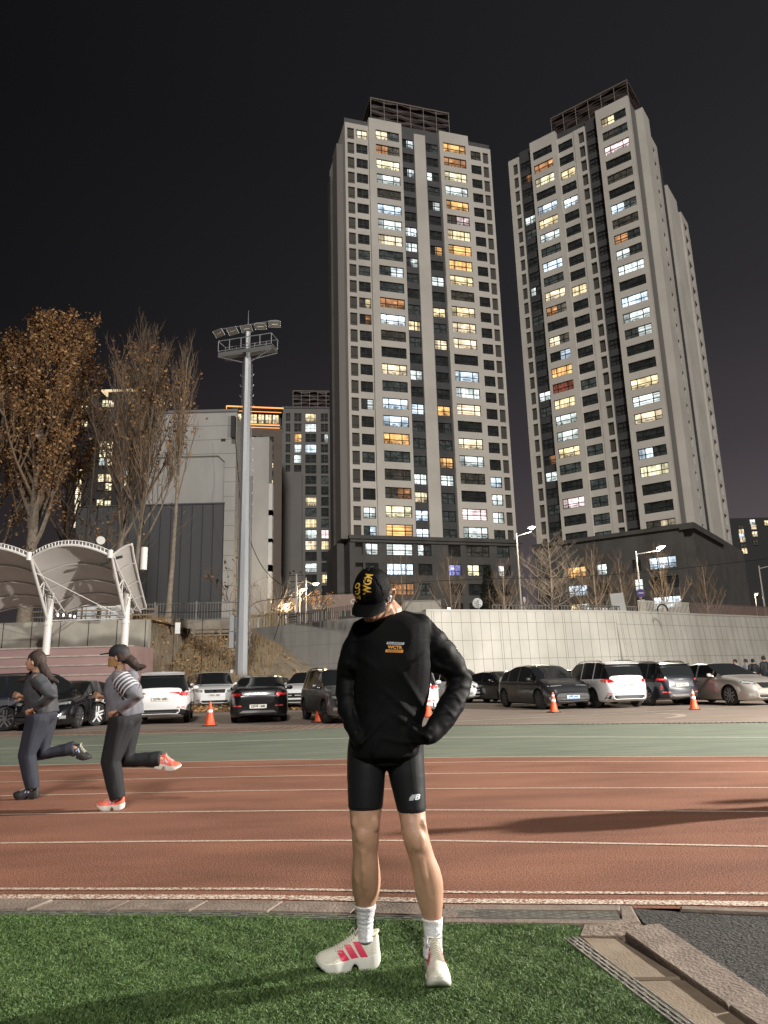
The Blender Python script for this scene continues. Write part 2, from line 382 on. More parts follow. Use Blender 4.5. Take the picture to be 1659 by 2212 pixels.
a = Vector((-4.5, lerp_poly(D1, -4.5)-.075, 0)); b = Vector((LX, lerp_poly(D1, LX)-.075, 0))
mid = Vector((-1.0, lerp_poly(D1, -1.0)-.075, 0))
slot_grate('slot_drain', a, mid, .07, .012, .10, 1, 'thin zinc slotted drain between kerb stones and turf, far left stretch', rows=2, mw=.009)
slot_grate('slot_drain', mid, b, .07, .012, .10, 1, 'thin zinc slotted drain behind the standing man\'s feet', rows=2, mw=.009)
# stone frame and wide grate on the right
zz = .016
def slab(name, pts, z, label, cat='kerb stone', m=None, g=None):
    w = [G(u, v, 0) for u, v in pts]; c = sum(w, Vector())/len(w); n = len(w); k = MB()
    vs = [(p.x, p.y, -.06) for p in w]+[(p.x, p.y, z-.008) for p in w]+[(p.x+(c.x-p.x)*.03, p.y+(c.y-p.y)*.03, z+RND.uniform(-.0015, .0015)) for p in w]
    fs = [(i, (i+1) % n, n+(i+1) % n, n+i) for i in range(n)]+[(n+i, n+(i+1) % n, 2*n+(i+1) % n, 2*n+i) for i in range(n)]+[tuple(range(2*n, 3*n))]
    k.add(vs, fs); o = k.build(name, m or mstone); bpy.context.view_layer.update(); tag(o, label, cat, g); return o
slab('kerb_stone', [(952, 1998), (1340, 2003), (1385, 1998), (1362, 1962), (1345, 1962), (1350, 1996)][:3]+[(1365, 1963), (1345, 1963), (1348, 1993), (952, 1990)], .016, 'L-shaped concrete frame stone at the end of the wide grate')
slab('kerb_stone', [(955, 1971), (1343, 1974), (1343, 1963), (955, 1961)], .017, 'narrow kerb stone between track and the wide metal grate')
slab('kerb_stone', [(955, 1990), (1026, 1990), (1026, 1971.5), (955, 1971.5)], .018, 'short kerb stone just left of the wide metal grate')
ga = G(990, 1990); gb = G(1342, 1994)
slot_grate('drain_grate', ga, gb, .115, .020, .085, 1, 'wide zinc slotted grate set in concrete beside the turf corner', sl=.72, rows=5, mw=.007)
slab('kerb_stone', [(1252, 2030), (1262, 2003), (1385, 2002), (1398, 2010), (1388, 2020), (1345, 2030)], .018, 'rough weathered stone lying between grate and paving slab', m=mat('rough_stone', (.15, .115, .09), .95, c2=(.26, .20, .155), scale=14, bump=1, bscale=40))
mslab = mat('paving_sandstone', (.20, .15, .105), .85, c2=(.27, .21, .15), scale=5, bump=.25, bscale=80)
slab('paving_slab', [(1488, 2118), (1352, 2129) if 0 else (1350, 2120), (1258, 2031), (1336, 2033), (1471, 2118)][1:], .012, 'smaller tan paving slab beside the rough stone', 'paving slab', mslab)
slab('paving_slab', [(1356, 2125), (1478, 2122), (1712, 2290), (1590, 2290)], .012, 'long tan paving slab running out of the lower right corner', 'paving slab', mslab)
slab('kerb_stone', [(1352, 2030), (1400, 2012), (1425, 2011), (1659, 2172), (1645, 2186), (1568, 2190)][:4]+[(1575, 2192)], .036, 'raised greyish kerb stone between tan slabs and asphalt')
slab('kerb_stone', [(1578, 2195), (1662, 2175), (1900, 2300), (1800, 2350)], .037, 'second raised kerb stone cut off by the right edge of the photo')
sa = G(1217, 2032); sb = G(1560, 2300)
t = (sb-sa).normalized(); slot_grate('slot_drain', sa, sb, .075, .014, .075, 1, 'diagonal perforated zinc drain between turf and tan slabs', sl=.62, rows=3, mw=.010)
masph = mat('coarse_asphalt', (.010, .009, .008), .85, c2=(.095, .083, .072), scale=65, bump=1.0, bscale=65, contrast=(.4, .75))
slab('kerb_stone', [(1470, 1972), (1760, 1985), (1760, 1978), (1470, 1965)], .02, 'thin pale kerb strip along the far edge of the asphalt patch')
am = MB(); pw = [G(*p) for p in ((1366, 1965), (1470, 1972), (1760, 1986), (2400, 2010), (2400, 2600), (1900, 2302), (1662, 2173), (1430, 2008), (1392, 1998))]
am.add([(p.x, p.y, .006) for p in pw], [tuple(range(len(pw)))[::-1]]); am.build('asphalt_path', masph, kind='structure')
mk = MB(); pw = [G(*p) for p in ((952, 1958), (1420, 1958), (1430, 2012), (1760, 2300), (1520, 2300), (1215, 2030), (952, 2000))]
mk.add([(p.x, p.y, -.012) for p in pw], [tuple(range(len(pw)))[::-1]]); mk.build('gravel_bed', mdark, kind='structure')
# ---------------- artificial turf: base sheet + blades
TL = ext([(0, 1977), (702, 1981), (1026, 1996), (1215, 1999), (1240, 2001)], 0)
ta = G(1250, 2003); tb = G(1217, 2031); tcn = G(1560, 2300)
def turf_in(x, y):
    ym = np.interp(x, [p.x for p in TL], [p.y for p in TL])
    ok = y < ym
    t2 = np.array([tcn.x-tb.x, tcn.y-tb.y]); s = (x-tb.x)*t2[1]-(y-tb.y)*t2[0]      # side of the diagonal drain
    ok &= (s > 0) & (x < ta.x+.3) | ((y > tb.y) & (x < ta.x) & ok)
    return ok & (y < ym)
base = MB(); poly = [(-9, -3), (tcn.x+(tcn.x-tb.x)*2, tcn.y+(tcn.y-tb.y)*2), (tb.x, tb.y), (ta.x, ta.y)]+[(p.x, p.y) for p in TL[::-1][1:-1]]+[(-9, lerp_poly(TL, -4))]
base.add([(x, y, .002) for x, y in poly], [tuple(range(len(poly)))]); base.build('turf_base', mat('turf_base', (.012, .022, .008), .95, c2=(.03, .05, .018), scale=60), kind='structure')
def turf():
    rg = np.random.default_rng(3); n = 640000
    x = rg.uniform(-3.6, 2.4, n); y = rg.uniform(2.2, 4.6, n)
    k = turf_in(x, y); x = x[k]; y = y[k]
    n2 = 60000; x2 = rg.uniform(-7, 3, n2); y2 = rg.uniform(-2, 4.7, n2); k = turf_in(x2, y2) & ~((x2 > -3.6) & (x2 < 2.4) & (y2 > 2.2)); x = np.concatenate([x, x2[k]]); y = np.concatenate([y, y2[k]])
    n = len(x)
    # clumpy field: lean and height vary with a slow noise
    ph = np.sin(x*23+np.sin(y*17)*2)+np.sin(y*31+np.cos(x*19)*2)+np.sin((x+y)*11)
    h = .008+.007*rg.random(n)+.0016*ph; az = rg.uniform(0, 2*pi, n)+.6*ph; lean = rg.uniform(.4, 1.6, n)*h
    w = rg.uniform(.0011, .0021, n); wa = rg.uniform(0, 2*pi, n)
    wx = np.cos(wa)*w; wy = np.sin(wa)*w; lx = np.cos(az)*lean; ly = np.sin(az)*lean
    V = np.zeros((n, 5, 3), np.float32)
    V[:, 0] = np.stack([x-wx, y-wy, np.full(n, .002)], 1); V[:, 1] = np.stack([x+wx, y+wy, np.full(n, .002)], 1)
    V[:, 2] = np.stack([x+wx*.9+lx*.35, y+wy*.9+ly*.35, .002+h*.65], 1); V[:, 3] = np.stack([x-wx*.9+lx*.35, y-wy*.9+ly*.35, .002+h*.65], 1)
    V[:, 4] = np.stack([x+lx*1.25, y+ly*1.25, .002+h], 1)
    me = bpy.data.meshes.new('turf_blades'); me.vertices.add(n*5); me.vertices.foreach_set('co', V.ravel())
    b = (np.arange(n)*5)[:, None]
    q = b+np.array([0, 1, 2, 3]); tr = b+np.array([3, 2, 4])
    li = np.concatenate([q.ravel(), tr.ravel()]).astype(np.int32)
    me.loops.add(len(li)); me.loops.foreach_set('vertex_index', li)
    me.polygons.add(2*n); st = np.concatenate([np.arange(n)*4, 4*n+np.arange(n)*3]).astype(np.int32); me.polygons.foreach_set('loop_start', st)
    tint = rg.random(n).astype(np.float32); tint = np.clip(tint*.75+.12*(ph/3+1), 0, 1)
    me.update(calc_edges=True)
    at = me.attributes.new('tint', 'FLOAT', 'FACE'); at.data.foreach_set('value', np.concatenate([tint, tint]).astype(np.float32))
    m = bpy.data.materials.new('turf_fibre'); m.use_nodes = True; t = m.node_tree; p = t.nodes['Principled BSDF']
    a = N(t, 'ShaderNodeAttribute', attribute_name='tint'); r = N(t, 'ShaderNodeValToRGB'); e = r.color_ramp.elements
    e[0].position = 0; e[0].color = (.022, .045, .012, 1); e[1].position = 1; e[1].color = (.29, .40, .17, 1)
    e2 = e.new(.55); e2.color = (.082, .155, .042, 1)
    t.links.new(a.outputs['Fac'], r.inputs[0]); t.links.new(r.outputs[0], p.inputs['Base Color']); p.inputs['Roughness'].default_value = .55; p.inputs['Specular IOR Level'].default_value = .3
    me.materials.append(m); o = bpy.data.objects.new('turf', me); COL.objects.link(o); tag(o, 'short green artificial turf around the man\'s feet', 'turf', kind='stuff')
turf()
# ---------------- raised terrain behind the walls, and the dirt slope
WALL = [Vector((-10.4, 50.6, 0)), Vector((2.2, 40.0, 0)), Vector((14.0, 44.0, 0)), Vector((28.0, 52.6, 0)), Vector((60, 76, 0))]
ZW = 4.85
tp = [(-90, 34.4), (-11.2, 34.4), (-11.2, 43), (-10.4, 50.8)]+[(p.x-.1, p.y+.3) for p in WALL[1:]]+[(400, 200), (400, 700), (-500, 700), (-500, 34.4)]
mb = MB(); mb.add([(x, y, 4.25) for x, y in tp], [tuple(range(len(tp)))]); mb.build('upper_terrace', mg, kind='structure')
mslope = mat('slope_soil', (.125, .098, .066), .95, c2=(.22, .178, .125), scale=1.1, bump=1, bscale=9, detail=9)
def slope_z(x, y):
    s = ss(32.3, 43, y)*.55+.45*min(max((y-32.3)/10, 0), 1)
    f = min(max((-.2-x)/8.6, 0), 1)**1.15
    z = max(4.35*s*f, 4.35*ss(-10.9, -11.5, x)*ss(33.4, 34.6, y))
    z += (noise.noise(Vector((x*.5, y*.5, 1)))*.35+noise.noise(Vector((x*1.7, y*1.7, 3)))*.12)*min(1, z)
    return z
mb = MB(); nx, ny = 70, 90; P = []
for j in range(ny+1):
    for i in range(nx+1):
        x = -12.4+i*14.4/nx; y = 31.8+j*20/ny; P.append((x, y, slope_z(x, y)-.02))
mb.add(P, [(j*(nx+1)+i, j*(nx+1)+i+1, (j+1)*(nx+1)+i+1, (j+1)*(nx+1)+i) for j in range(ny) for i in range(nx)])
mb.build('dirt_slope', mslope, smooth=60, kind='structure')
# dry leaves and grass on the left of the slope
def litter():
    mb = MB(); rg = random.Random(11)
    for k in range(9000):
        x = rg.uniform(-12.2, -2.5); y = rg.uniform(32.0, 42.5)
        dens = ss(-7.2, -9.8, x)*.9+.8*ss(34.2, 32.6, y)*ss(-1, -6, x)+.05
        if rg.random() > dens*.9: continue
        z = slope_z(x, y); s = rg.uniform(.05, .13); a = rg.uniform(0, 6.28); t = rg.uniform(-.9, .9)
        d = Vector((cos(a), sin(a), t*.6))*s; e = Vector((-sin(a), cos(a)*.5, rg.uniform(.2, 1)))*s*.7; c = Vector((x, y, z+.05))
        mb.add([c-d, c-e*.6, c+d, c+e], [(0, 1, 2, 3)], rg.choice((0, 0, 1, 2)))
    for k in range(2600):        # dry grass stalks
        x = rg.uniform(-12.2, -6.2); y = rg.uniform(34.5, 43.2)
        z = slope_z(x, y); h = rg.uniform(.2, .6); dx = rg.uniform(-.15, .15); w = .018
        mb.add([(x-w, y, z-.05), (x+w, y, z-.05), (x+dx, y, z+h)], [(0, 1, 2)], rg.choice((3, 3, 2)))
    o = mb.build('fallen_leaves', [mat('leaf_litter_a', (.30, .165, .065), .8), mat('leaf_litter_b', (.46, .28, .13), .8), mat('leaf_litter_c', (.13, .08, .04), .9), mat('dry_grass', (.22, .165, .095), .9)])
    tag(o, 'dry brown leaves and grass scattered over the dirt slope', 'leaves', kind='stuff')
litter()
# ================================================================ buildings
mwhite = mat('tower_white_render', (.53, .50, .455), .85, c2=(.64, .61, .555), scale=.12, bump=.05, bscale=2)
mgrey = mat('tower_dark_panel', (.050, .050, .053), .6, c2=(.070, .070, .072), scale=.5)
mbase = mat('tower_stone_base', (.070, .066, .062), .8, c2=(.10, .095, .09), scale=.35, bump=.1, bscale=3)
mframe = mat('window_frame_black', (.018, .017, .016), .4)
mlouv = mat('louvre_brown', (.065, .058, .048), .7)
mside = mat('tower_side_grey', (.20, .185, .175), .85)
LC = {  # interior light colours
 'o': (1.0, .54, .20), 'O': (.42, .20, .09), 'y': (1.0, .80, .46), 'Y': (1.15, 1.05, .68), 'c': (1.05, .86, .58), 'w': (.85, .95, .92), 'W': (1.25, 1.4, 1.5),
 'b': (.86, 1.05, 1.22), 'p': (1.1, .85, .85), 'd': (.08, .07, .055), 'g': (.06, .07, .065), 'r': (.28, .08, .05), 'B': (.42, .46, 1.1), '.': (0, 0, 0), 'k': (.02, .022, .02)}
def window(parent, s0, s1, z0, z1, y, code, mull, name='window', mbf=None, mbp=None, rows=(.42,), R=RND, fr=.10):
    """frame mesh and pane (child). mull: vertical bars as fractions; rows: horizontal bars as fractions. y = glass plane (front is -y)"""
    own = mbf is None
    if own: mbf = MB(); mbp = MB()
    f = mbf; w = s1-s0; h = z1-z0
    f.box(s0, s1, y-.10, y, z1-fr, z1); f.box(s0, s1, y-.10, y, z0, z0+fr)
    f.box(s0, s0+fr, y-.10, y, z0+fr, z1-fr); f.box(s1-fr, s1, y-.10, y, z0+fr, z1-fr)
    for m in mull: f.box(s0+w*m-.065, s0+w*m+.065, y-.09, y, z0+fr, z1-fr)
    xs = [0]+list(mull)+[1]
    for r in rows:
        for a, b in zip(xs, xs[1:]): f.box(s0+w*a+.065, s0+w*b-.065, y-.08, y, z0+h*r-.055, z0+h*r+.055)
    c0 = LC[code[0]]; alt = LC[code[1]] if len(code) > 1 else c0
    nxc = max(5, int(w/.3)); nyc = 7; style = R.choice((0, 0, 0, 1, 2)); dimside = R.choice((0, 0, 1, 2)); lamp_i = R.randrange(nxc); split = R.random()
    for i in range(nxc):
        for j in range(nyc):
            t = (i+.5)/nxc; c = c0 if t < .5 or len(code) < 2 else alt
            if max(c) > .3:
                if style == 1: k = (.72 if i % 2 else 1.05)*R.uniform(.92, 1.06)                 # curtains
                elif style == 2: k = (.62 if j % 2 else 1.15)*R.uniform(.95, 1.05)               # blinds
                else:
                    k = R.uniform(.75, 1.0)*(1.2 if j >= 5 else .95 if j > 2 else .7)            # room with bright ceiling
                    if j < 2 and R.random() < .45: k *= .35                                      # furniture, laundry
                    if j == 4 and i in (lamp_i, lamp_i+1): k *= 2.4
                if dimside == 1 and t > .74: k *= .5
                if dimside == 2 and t < .25: k *= .45
                c = tuple(x*(1+.10*(split-.5)) for x in c)
            else: k = R.uniform(.5, 1.3)
            mbp.quad((s0+w*i/nxc, y+.012, z0+h*j/nyc), (s0+w*(i+1)/nxc, y+.012, z0+h*j/nyc), (s0+w*(i+1)/nxc, y+.012, z0+h*(j+1)/nyc), (s0+w*i/nxc, y+.012, z0+h*(j+1)/nyc), 0, tuple(x*k*(1.55 if max(c0) > .3 else .8) for x in c))
    if own:
        o = f.build(name, mframe, parent); mbp.build('pane', LIT, o); return o
def bay(mb, s0, s1, w0, w1, rows, z0, z1, proud, mi=0, mi2=None, th=.35):
    """wall bay with one column of openings: piers full height, spandrels between"""
    yb = -proud+th; mi2 = mi if mi2 is None else mi2
    if w0 > s0: mb.box(s0, w0, -proud, yb, z0, z1, mi)
    if s1 > w1: mb.box(w1, s1, -proud, yb, z0, z1, mi)
    zz = z1
    for zt, zb in rows:
        if zz > zt: mb.box(w0, w1, -proud+.003, yb, zt, zz, mi2)
        zz = zb
    if zz > z0: mb.box(w0, w1, -proud+.003, yb, z0, zz, mi2)
FH = 2.9
def rows_of(top, n, h, fh=FH): return [(top-i*fh, top-i*fh-h) for i in range(n)]
def crown(root, s0, s1, d0, d1, z0, z1, n=6):
    """rooftop screen of wavy brown slats on thin posts"""
    c = MB(); ms = [mat('crown_slat', (.055, .034, .028), .6), mat('crown_cap', (.17, .135, .11), .7), mat('crown_post', (.30, .28, .26), .5)]
    c.box(s0-.1, s1+.1, d0-.1, d1+.1, z1-.25, z1, 1)
    c.box(s0+.4, s1-.4, d0+.5, d1-.5, z0, z1-.26, 3)
    nx = 40; L = s1-s0
    for k in range(n):
        zc = z0+.45+(z1-z0-.9)*k/(n-1)
        for (ax, a0, a1, fix) in (('s', s0, s1, d0), ('d', d0, d1, s0), ('d', d0, d1, s1)):
            P = []
            for i in range(nx+1):
                q = a0+(a1-a0)*i/nx; wv = .16*sin(q*1.35+(pi if k % 2 else 0)); hh = .17+.09*sin(q*1.35+k*1.3)
                P.append((q, zc+wv, hh))
            for (q, z, h), (q2, z2, h2) in zip(P, P[1:]):
                if ax == 's': c.add([(q, fix, z-h), (q2, fix, z2-h2), (q2, fix, z2+h2), (q, fix, z+h), (q, fix+.08, z-h), (q2, fix+.08, z2-h2), (q2, fix+.08, z2+h2), (q, fix+.08, z+h)], [(0, 1, 2, 3), (3, 2, 6, 7), (0, 4, 5, 1)], 0)
                else: c.add([(fix, q, z-h), (fix, q2, z2-h2), (fix, q2, z2+h2), (fix, q, z+h)], [(0, 1, 2, 3)], 0)
    for i in range(7):
        x = s0+L*i/6; c.box(x-.04, x+.04, d0-.06, d0-.02, z0, z1-.25, 2)
    return c.build('rooftop_screen', ms+[mat('crown_core', (.035, .022, .02), .9)], root)
def tower1():
    root = empty('apartment_tower', (-4.98, 103.413, 4.2), .281, 'tall cream apartment tower left of the pair, with its full window front facing the track', 'building')
    Z = -4.2
    zt, zb = 95.5+Z, 21.9+Z
    w = MB()
    rC = rows_of(93.38+Z, 25, 1.8); rD = rows_of(93.0+Z, 25, 1.75); rA = rows_of(93.2+Z, 25, 2.2); rB = rows_of(93.15+Z, 25, 1.8)
    # core volumes behind the facade
    w.box(.05, 26.95, .36, 13.0, 0, 94.0+Z, 2)
    # left pair of columns A and B
    z1 = 94.2+Z
    w.box(0, .42, 0, .35, zb, z1, 0)
    bay(w, .42, 1.78, .42, 1.6, rA, zb, z1, 0); bay(w, 1.78, 4.1, 1.95, 3.95, rB, zb, z1, 0)
    w.box(.0, 4.6, .4, .5, z1, 95.4+Z, 1)
    bay(w, 4.1, 10.0, 5.3, 9.5, rC, zb, zt, .55, th=.9)
    bay(w, 10.0, 12.35, 10.2, 12.3, rD, zb, z1, 0, 1, 1)
    w.box(12.35, 14.4, -.3, .35, zb, 94.2+Z, 0)
    w.box(10.0, 17.0, .1, .36, 94.2+Z, 95.6+Z, 1)
    bay(w, 14.4, 17.0, 14.6, 16.8, rD, zb, z1, 0, 1, 1)
    bay(w, 17.0, 22.5, 17.7, 21.9, rC, zb, 95.6+Z, .55, th=.9)
    bay(w, 22.5, 25.25, 23.1, 25.05, rB, zb, z1, 0)
    bay(w, 25.25, 27.0, 25.45, 26.5, rA, zb, z1, 0)
    w.box(22.7, 27.0, .4, .5, z1, 95.4+Z, 1)
    # louvre panels in A and H openings
    for zt_, zb_ in rA:
        w.box(.42, 1.6, .2, .30, zb_, zt_, 3); w.box(25.45, 26.5, .2, .30, zb_, zt_, 3)
        w.box(.42, 1.6, .16, .199, zb_+.62, zb_+.66, 4)
    # side faces and rear-left wing
    w.box(-.001, .049, .36, 13.0, zb, 94.4+Z, 0)
    w.box(-1.0, .0, 2.2, 5.5, zb, 91.5+Z, 5); w.box(-.8, .0, 8.6, 11, zb, 90+Z, 6)
    w.box(26.96, 27.04, .36, 13, zb, 94+Z, 0)
    w.box(.1, 26.9, .5, 12.9, 94.0+Z, 94.3+Z, 1)
    # base storeys
    rb = rows_of(20.77+Z, 5, 1.75, 2.95)
    w.box(-.5, 27.4, -1.0, .0, zb-.55, zb-.001, 6); w.box(-.3, 27.2, -.85, .0, zb-1.0, zb-.56, 6)
    cols = [(-.4, 1.8, .42, 1.6), (1.8, 4.5, 1.95, 3.95), (4.5, 9.9, 5.2, 9.35), (9.9, 14.4, 10.1, 12.3), (14.4, 17.3, 15.0, 17.0), (17.3, 22.6, 18.0, 21.8), (22.6, 27.1, 23.1, 25.2)]
    for a, b, c, d in cols: bay(w, a, b, c, d, rb, 0, zb-1.01, .7, 6, 6, th=.6)
    w.box(-.4, 27.1, -.08, 12.5, 0, zb-1.0, 6)
    w.box(-1.5, -.41, 3, 11, 0, zb-.6, 6)
    w.build('wall', [mwhite, mgrey, mat('tower_core', (.03, .03, .03), .8), mlouv, mframe, mside, mbase], root)
    crown(root, 5.4, 20.3, 2.5, 10, 94.4+Z, 102.7+Z, 7)
    # windows: rows top to bottom as seen
    C = 'cg,Od,Y,w,d,b,w,c,g,gW,g,O,W,dd,k,c,g,b,b,o,g,d,dO,Y,o'.split(',')
    D = 'kW,k,kW,k,k,k,W,w,gw,g,k,g,y,g,k,w,k,b,g,g,g,w,c,b,W'.split(',')
    E_ = 'kg,k,wk,g,kw,k,k,ko,k,w,k,y,g,c,k,k,k,o,kg,g,o,w,g,g,g'.split(',')
    F = 'o,O,Y,w,o,dp,y,o,o,y,d,y,c,c,k,b,w,c,k,c,w,d,k,p,y'.split(',')
    F[24] = 'w'
    Bc = 'c,k,k,k,k,k,k,k,g,g,k,dy,kO,k,k,k,k,gw,k,k,g,k,k,w,gb'.split(',')
    Gc = 'd,k,k,k,k,k,k,k,k,k,k,k,k,k,k,k,k,k,k,k,k,b,w,w,g'.split(',')
    small_f, small_p = MB(), MB()
    for i in range(25):
        z1_, z0_ = rC[i]; window(root, 5.3, 9.5, z0_, z1_, -.30, C[i], (.24, .72)); window(root, 17.7, 21.9, z0_, z1_, -.30, F[i], (.22, .75))
        z1_, z0_ = rD[i]; window(root, 10.2, 12.3, z0_, z1_, .2, D[i], (.5,), rows=(.5,))
        if i < 21: window(root, 14.6, 16.8, z0_, z1_, .2, E_[i], (.5,), rows=(.5,))
        else: window(root, 14.6, 16.8, z0_, z1_, .2, E_[i], (.5,), mbf=small_f, mbp=small_p, rows=(.5,))
        z1_, z0_ = rB[i]; window(root, 1.95, 3.95, z0_, z1_, .2, Bc[i], (.5,), mbf=small_f, mbp=small_p, rows=(.45,)); window(root, 23.1, 25.05, z0_, z1_, .2, Gc[i], (.5,), mbf=small_f, mbp=small_p, rows=(.45,))
    base = {0: {2: 'w', 3: 'wk', 5: 'dd', 6: 'g', 1: 'w'}, 1: {2: 'b', 5: 'Yk', 4: 'B', 6: 'wk', 1: 'k'}, 2: {2: 'O', 3: 'g'}, 3: {}, 4: {}}
    for r in range(5):
        for ci, (a, b, c, d) in enumerate(cols[1:], 1):
            z1_, z0_ = rb[r]; code = base[r].get(ci, 'k')
            window(root, c, d, z0_, z1_, -.5, code, (.24, .72) if d-c > 3 else (.5,), mbf=small_f, mbp=small_p)
    of = small_f.build('window', mframe, root, kind='stuff'); small_p.build('pane', LIT, of, kind='stuff')
    return root
tower1()
def tower2():
    root = empty('apartment_tower', (25.62, 118.05, 4.2), -.641, 'cream apartment tower right of the pair, turned so that its right flank shows', 'building')
    Z = -4.2; zb = 22.4+Z; w = MB()
    n = 26; rC = rows_of(96.15+Z, n, 1.72, 2.905); rD = rows_of(95.75+Z, n, 1.8, 2.905); rE = rows_of(95.95+Z, n, 2.2, 2.905); rF = rows_of(95.6+Z, n, 1.7, 2.905)
    w.box(.05, 23.1, .36, 16, 0, 96.0+Z, 2)
    w.box(0, .95, 0, .35, zb, 97.3+Z, 0); bay(w, .95, 2.2, .95, 1.85, rE, zb, 97.3+Z, 0)
    bay(w, 2.2, 4.8, 2.4, 4.5, rF, zb, 97.0+Z, -.15, 1, 1)
    bay(w, 4.8, 9.9, 5.3, 9.05, rC, zb, 98.5+Z, .55, th=.9)
    bay(w, 9.9, 13.1, 10.05, 12.75, rD, zb, 96.9+Z, 0, 0)
    bay(w, 13.1, 15.2, 13.95, 14.95, rE, zb, 96.9+Z, .1, 0, th=.44)
    bay(w, 15.2, 17.5, 15.4, 17.3, rF, zb, 98.0+Z, -.2, 1, 1)
    bay(w, 17.5, 23.3, 18.35, 22.7, rC, zb, 98.3+Z, .6, th=.95)
    w.box(2.2, 4.8, .4, .6, 97+Z, 98.4+Z, 1); w.box(9.9, 15.2, .4, .6, 96.9+Z, 98.3+Z, 1); w.box(0, 23, .6, 16, 96+Z, 97.2+Z, 1)
    for zt_, zb_ in rE: w.box(.95, 1.85, .2, .3, zb_, zt_, 3); w.box(13.95, 14.95, .2, .3, zb_, zt_, 3)
    # flank: grey strip, proud cream slab, dark strip
    w.box(23.15, 23.25, .36, 3.6, zb, 98.0+Z, 5)
    w.box(23.15, 24.5, 3.7, 7.4, zb, 98.3+Z, 0); w.box(23.1, 23.2, 3.61, 19, zb, 96+Z, 1)
    rS = rows_of(93.5+Z, 25, 1.5, 2.905)
    bay_side(w, 23.2, 24.3, 7.5, 11.8, rS, zb, 95.5+Z, 8.6, 9.8)
    # stone base
    rb = rows_of(17.9+Z, 4, 1.8, 2.95)
    cols = [(-.4, 4.9, 1.2, 3.6), (4.9, 9.6, 5.1, 8.3), (9.6, 15.2, 10.0, 11.7), (15.2, 17.9, 15.7, 17.0), (17.9, 23.6, 18.2, 22.2)]
    w.box(-.5, 23.8, -1.0, 0, zb-.6, zb-.001, 6); w.box(23.2, 25.3, -.999, 19, zb-.9, zb-.002, 6)
    for a, b, c, d in cols: bay(w, a, b, c, d, rb, 0, zb-.61, .7, 6, 6, th=.6)
    w.box(-.4, 24.9, -.08, 18.9, 0, zb-.61, 6)
    w.build('wall', [mwhite, mgrey, mat('tower_core', (.03, .03, .03), .8), mlouv, mframe, mside, mbase], root)
    crown(root, 8.5, 22.9, 1.8, 8.5, 97.2+Z, 103.6+Z, 7)
    C = 'k,O,Y,k,b,y,w,g,b,g,c,Od,k,cd,kb,o,r,y,w,w,y,g,k,p,k,k'.split(',')
    Dd = 'k,k,y,k,W,k,k,k,k,k,y,k,k,k,k,k,g,k,k,k,g,k,g,g,g,g'.split(',')
    Bc = 'k,kO,k,k,w,g,k,k,k,wk,k,g,k,k,k,k,w,g,k,k,kO,w,k,g,k,k'.split(',')
    Fc = 'kd,k,k,k,o,k,k,k,k,k,bk,k,k,k,w,g,w,k,kw,k,k,g,k,k,k,o'.split(',')
    Gc = 'yk,dg,p,k,d,k,bg,dd,Ok,wk,w,k,b,w,gw,k,k,y,w,c,k,bk,Y,k,k,dc'.split(',')
    sf, sp = MB(), MB()
    for i in range(n):
        z1_, z0_ = rC[i]; window(root, 18.35, 22.7, z0_, z1_, -.30, Gc[i], (.24, .74)); window(root, 5.3, 9.05, z0_, z1_, -.30, C[i], (.24, .72))
        z1_, z0_ = rD[i]; window(root, 10.05, 12.75, z0_, z1_, .22, Dd[i], (.5,))
        z1_, z0_ = rF[i]
        window(root, 15.4, 17.3, z0_, z1_, .35, Fc[i], (.5,), rows=(.5,), mbf=sf if i > 21 else None, mbp=sp)
        window(root, 2.4, 4.5, z0_, z1_, .32, Bc[i], (.5,), rows=(.5,), mbf=sf, mbp=sp)
    base = {0: {1: 'o', 2: 'w', 4: 'b'}, 1: {1: 'b', 3: 'w'}, 2: {1: 'yw', 2: 'g', 4: 'W'}, 3: {}}
    for r in range(4):
        for ci, (a, b, c, d) in enumerate(cols):
            z1_, z0_ = rb[r]; window(root, c, d, z0_, z1_, -.5, base[r].get(ci, 'k'), (.3, .7) if d-c > 2.5 else (.5,), mbf=sf, mbp=sp)
    of = sf.build('window', mframe, root, kind='stuff'); sp.build('pane', LIT, of, kind='stuff')
def bay_side(mb, x0, x1, d0, d1, rows, z0, z1, w0, w1, mi=0, x_in=.4):
    """like bay() but on a flank: openings along depth"""
    if w0 > d0: mb.box(x0, x1, d0, w0, z0, z1, mi)
    if d1 > w1: mb.box(x0, x1, w1, d1, z0, z1, mi)
    zz = z1
    for zt, zb in rows:
        if zz > zt: mb.box(x0, x1-.004, w0, w1, zt, zz, mi)
        mb.box(x0, x1-x_in, w0, w1, zb, zt, 4); zz = zb
    if zz > z0: mb.box(x0, x1-.004, w0, w1, z0, zz, mi)
tower2()
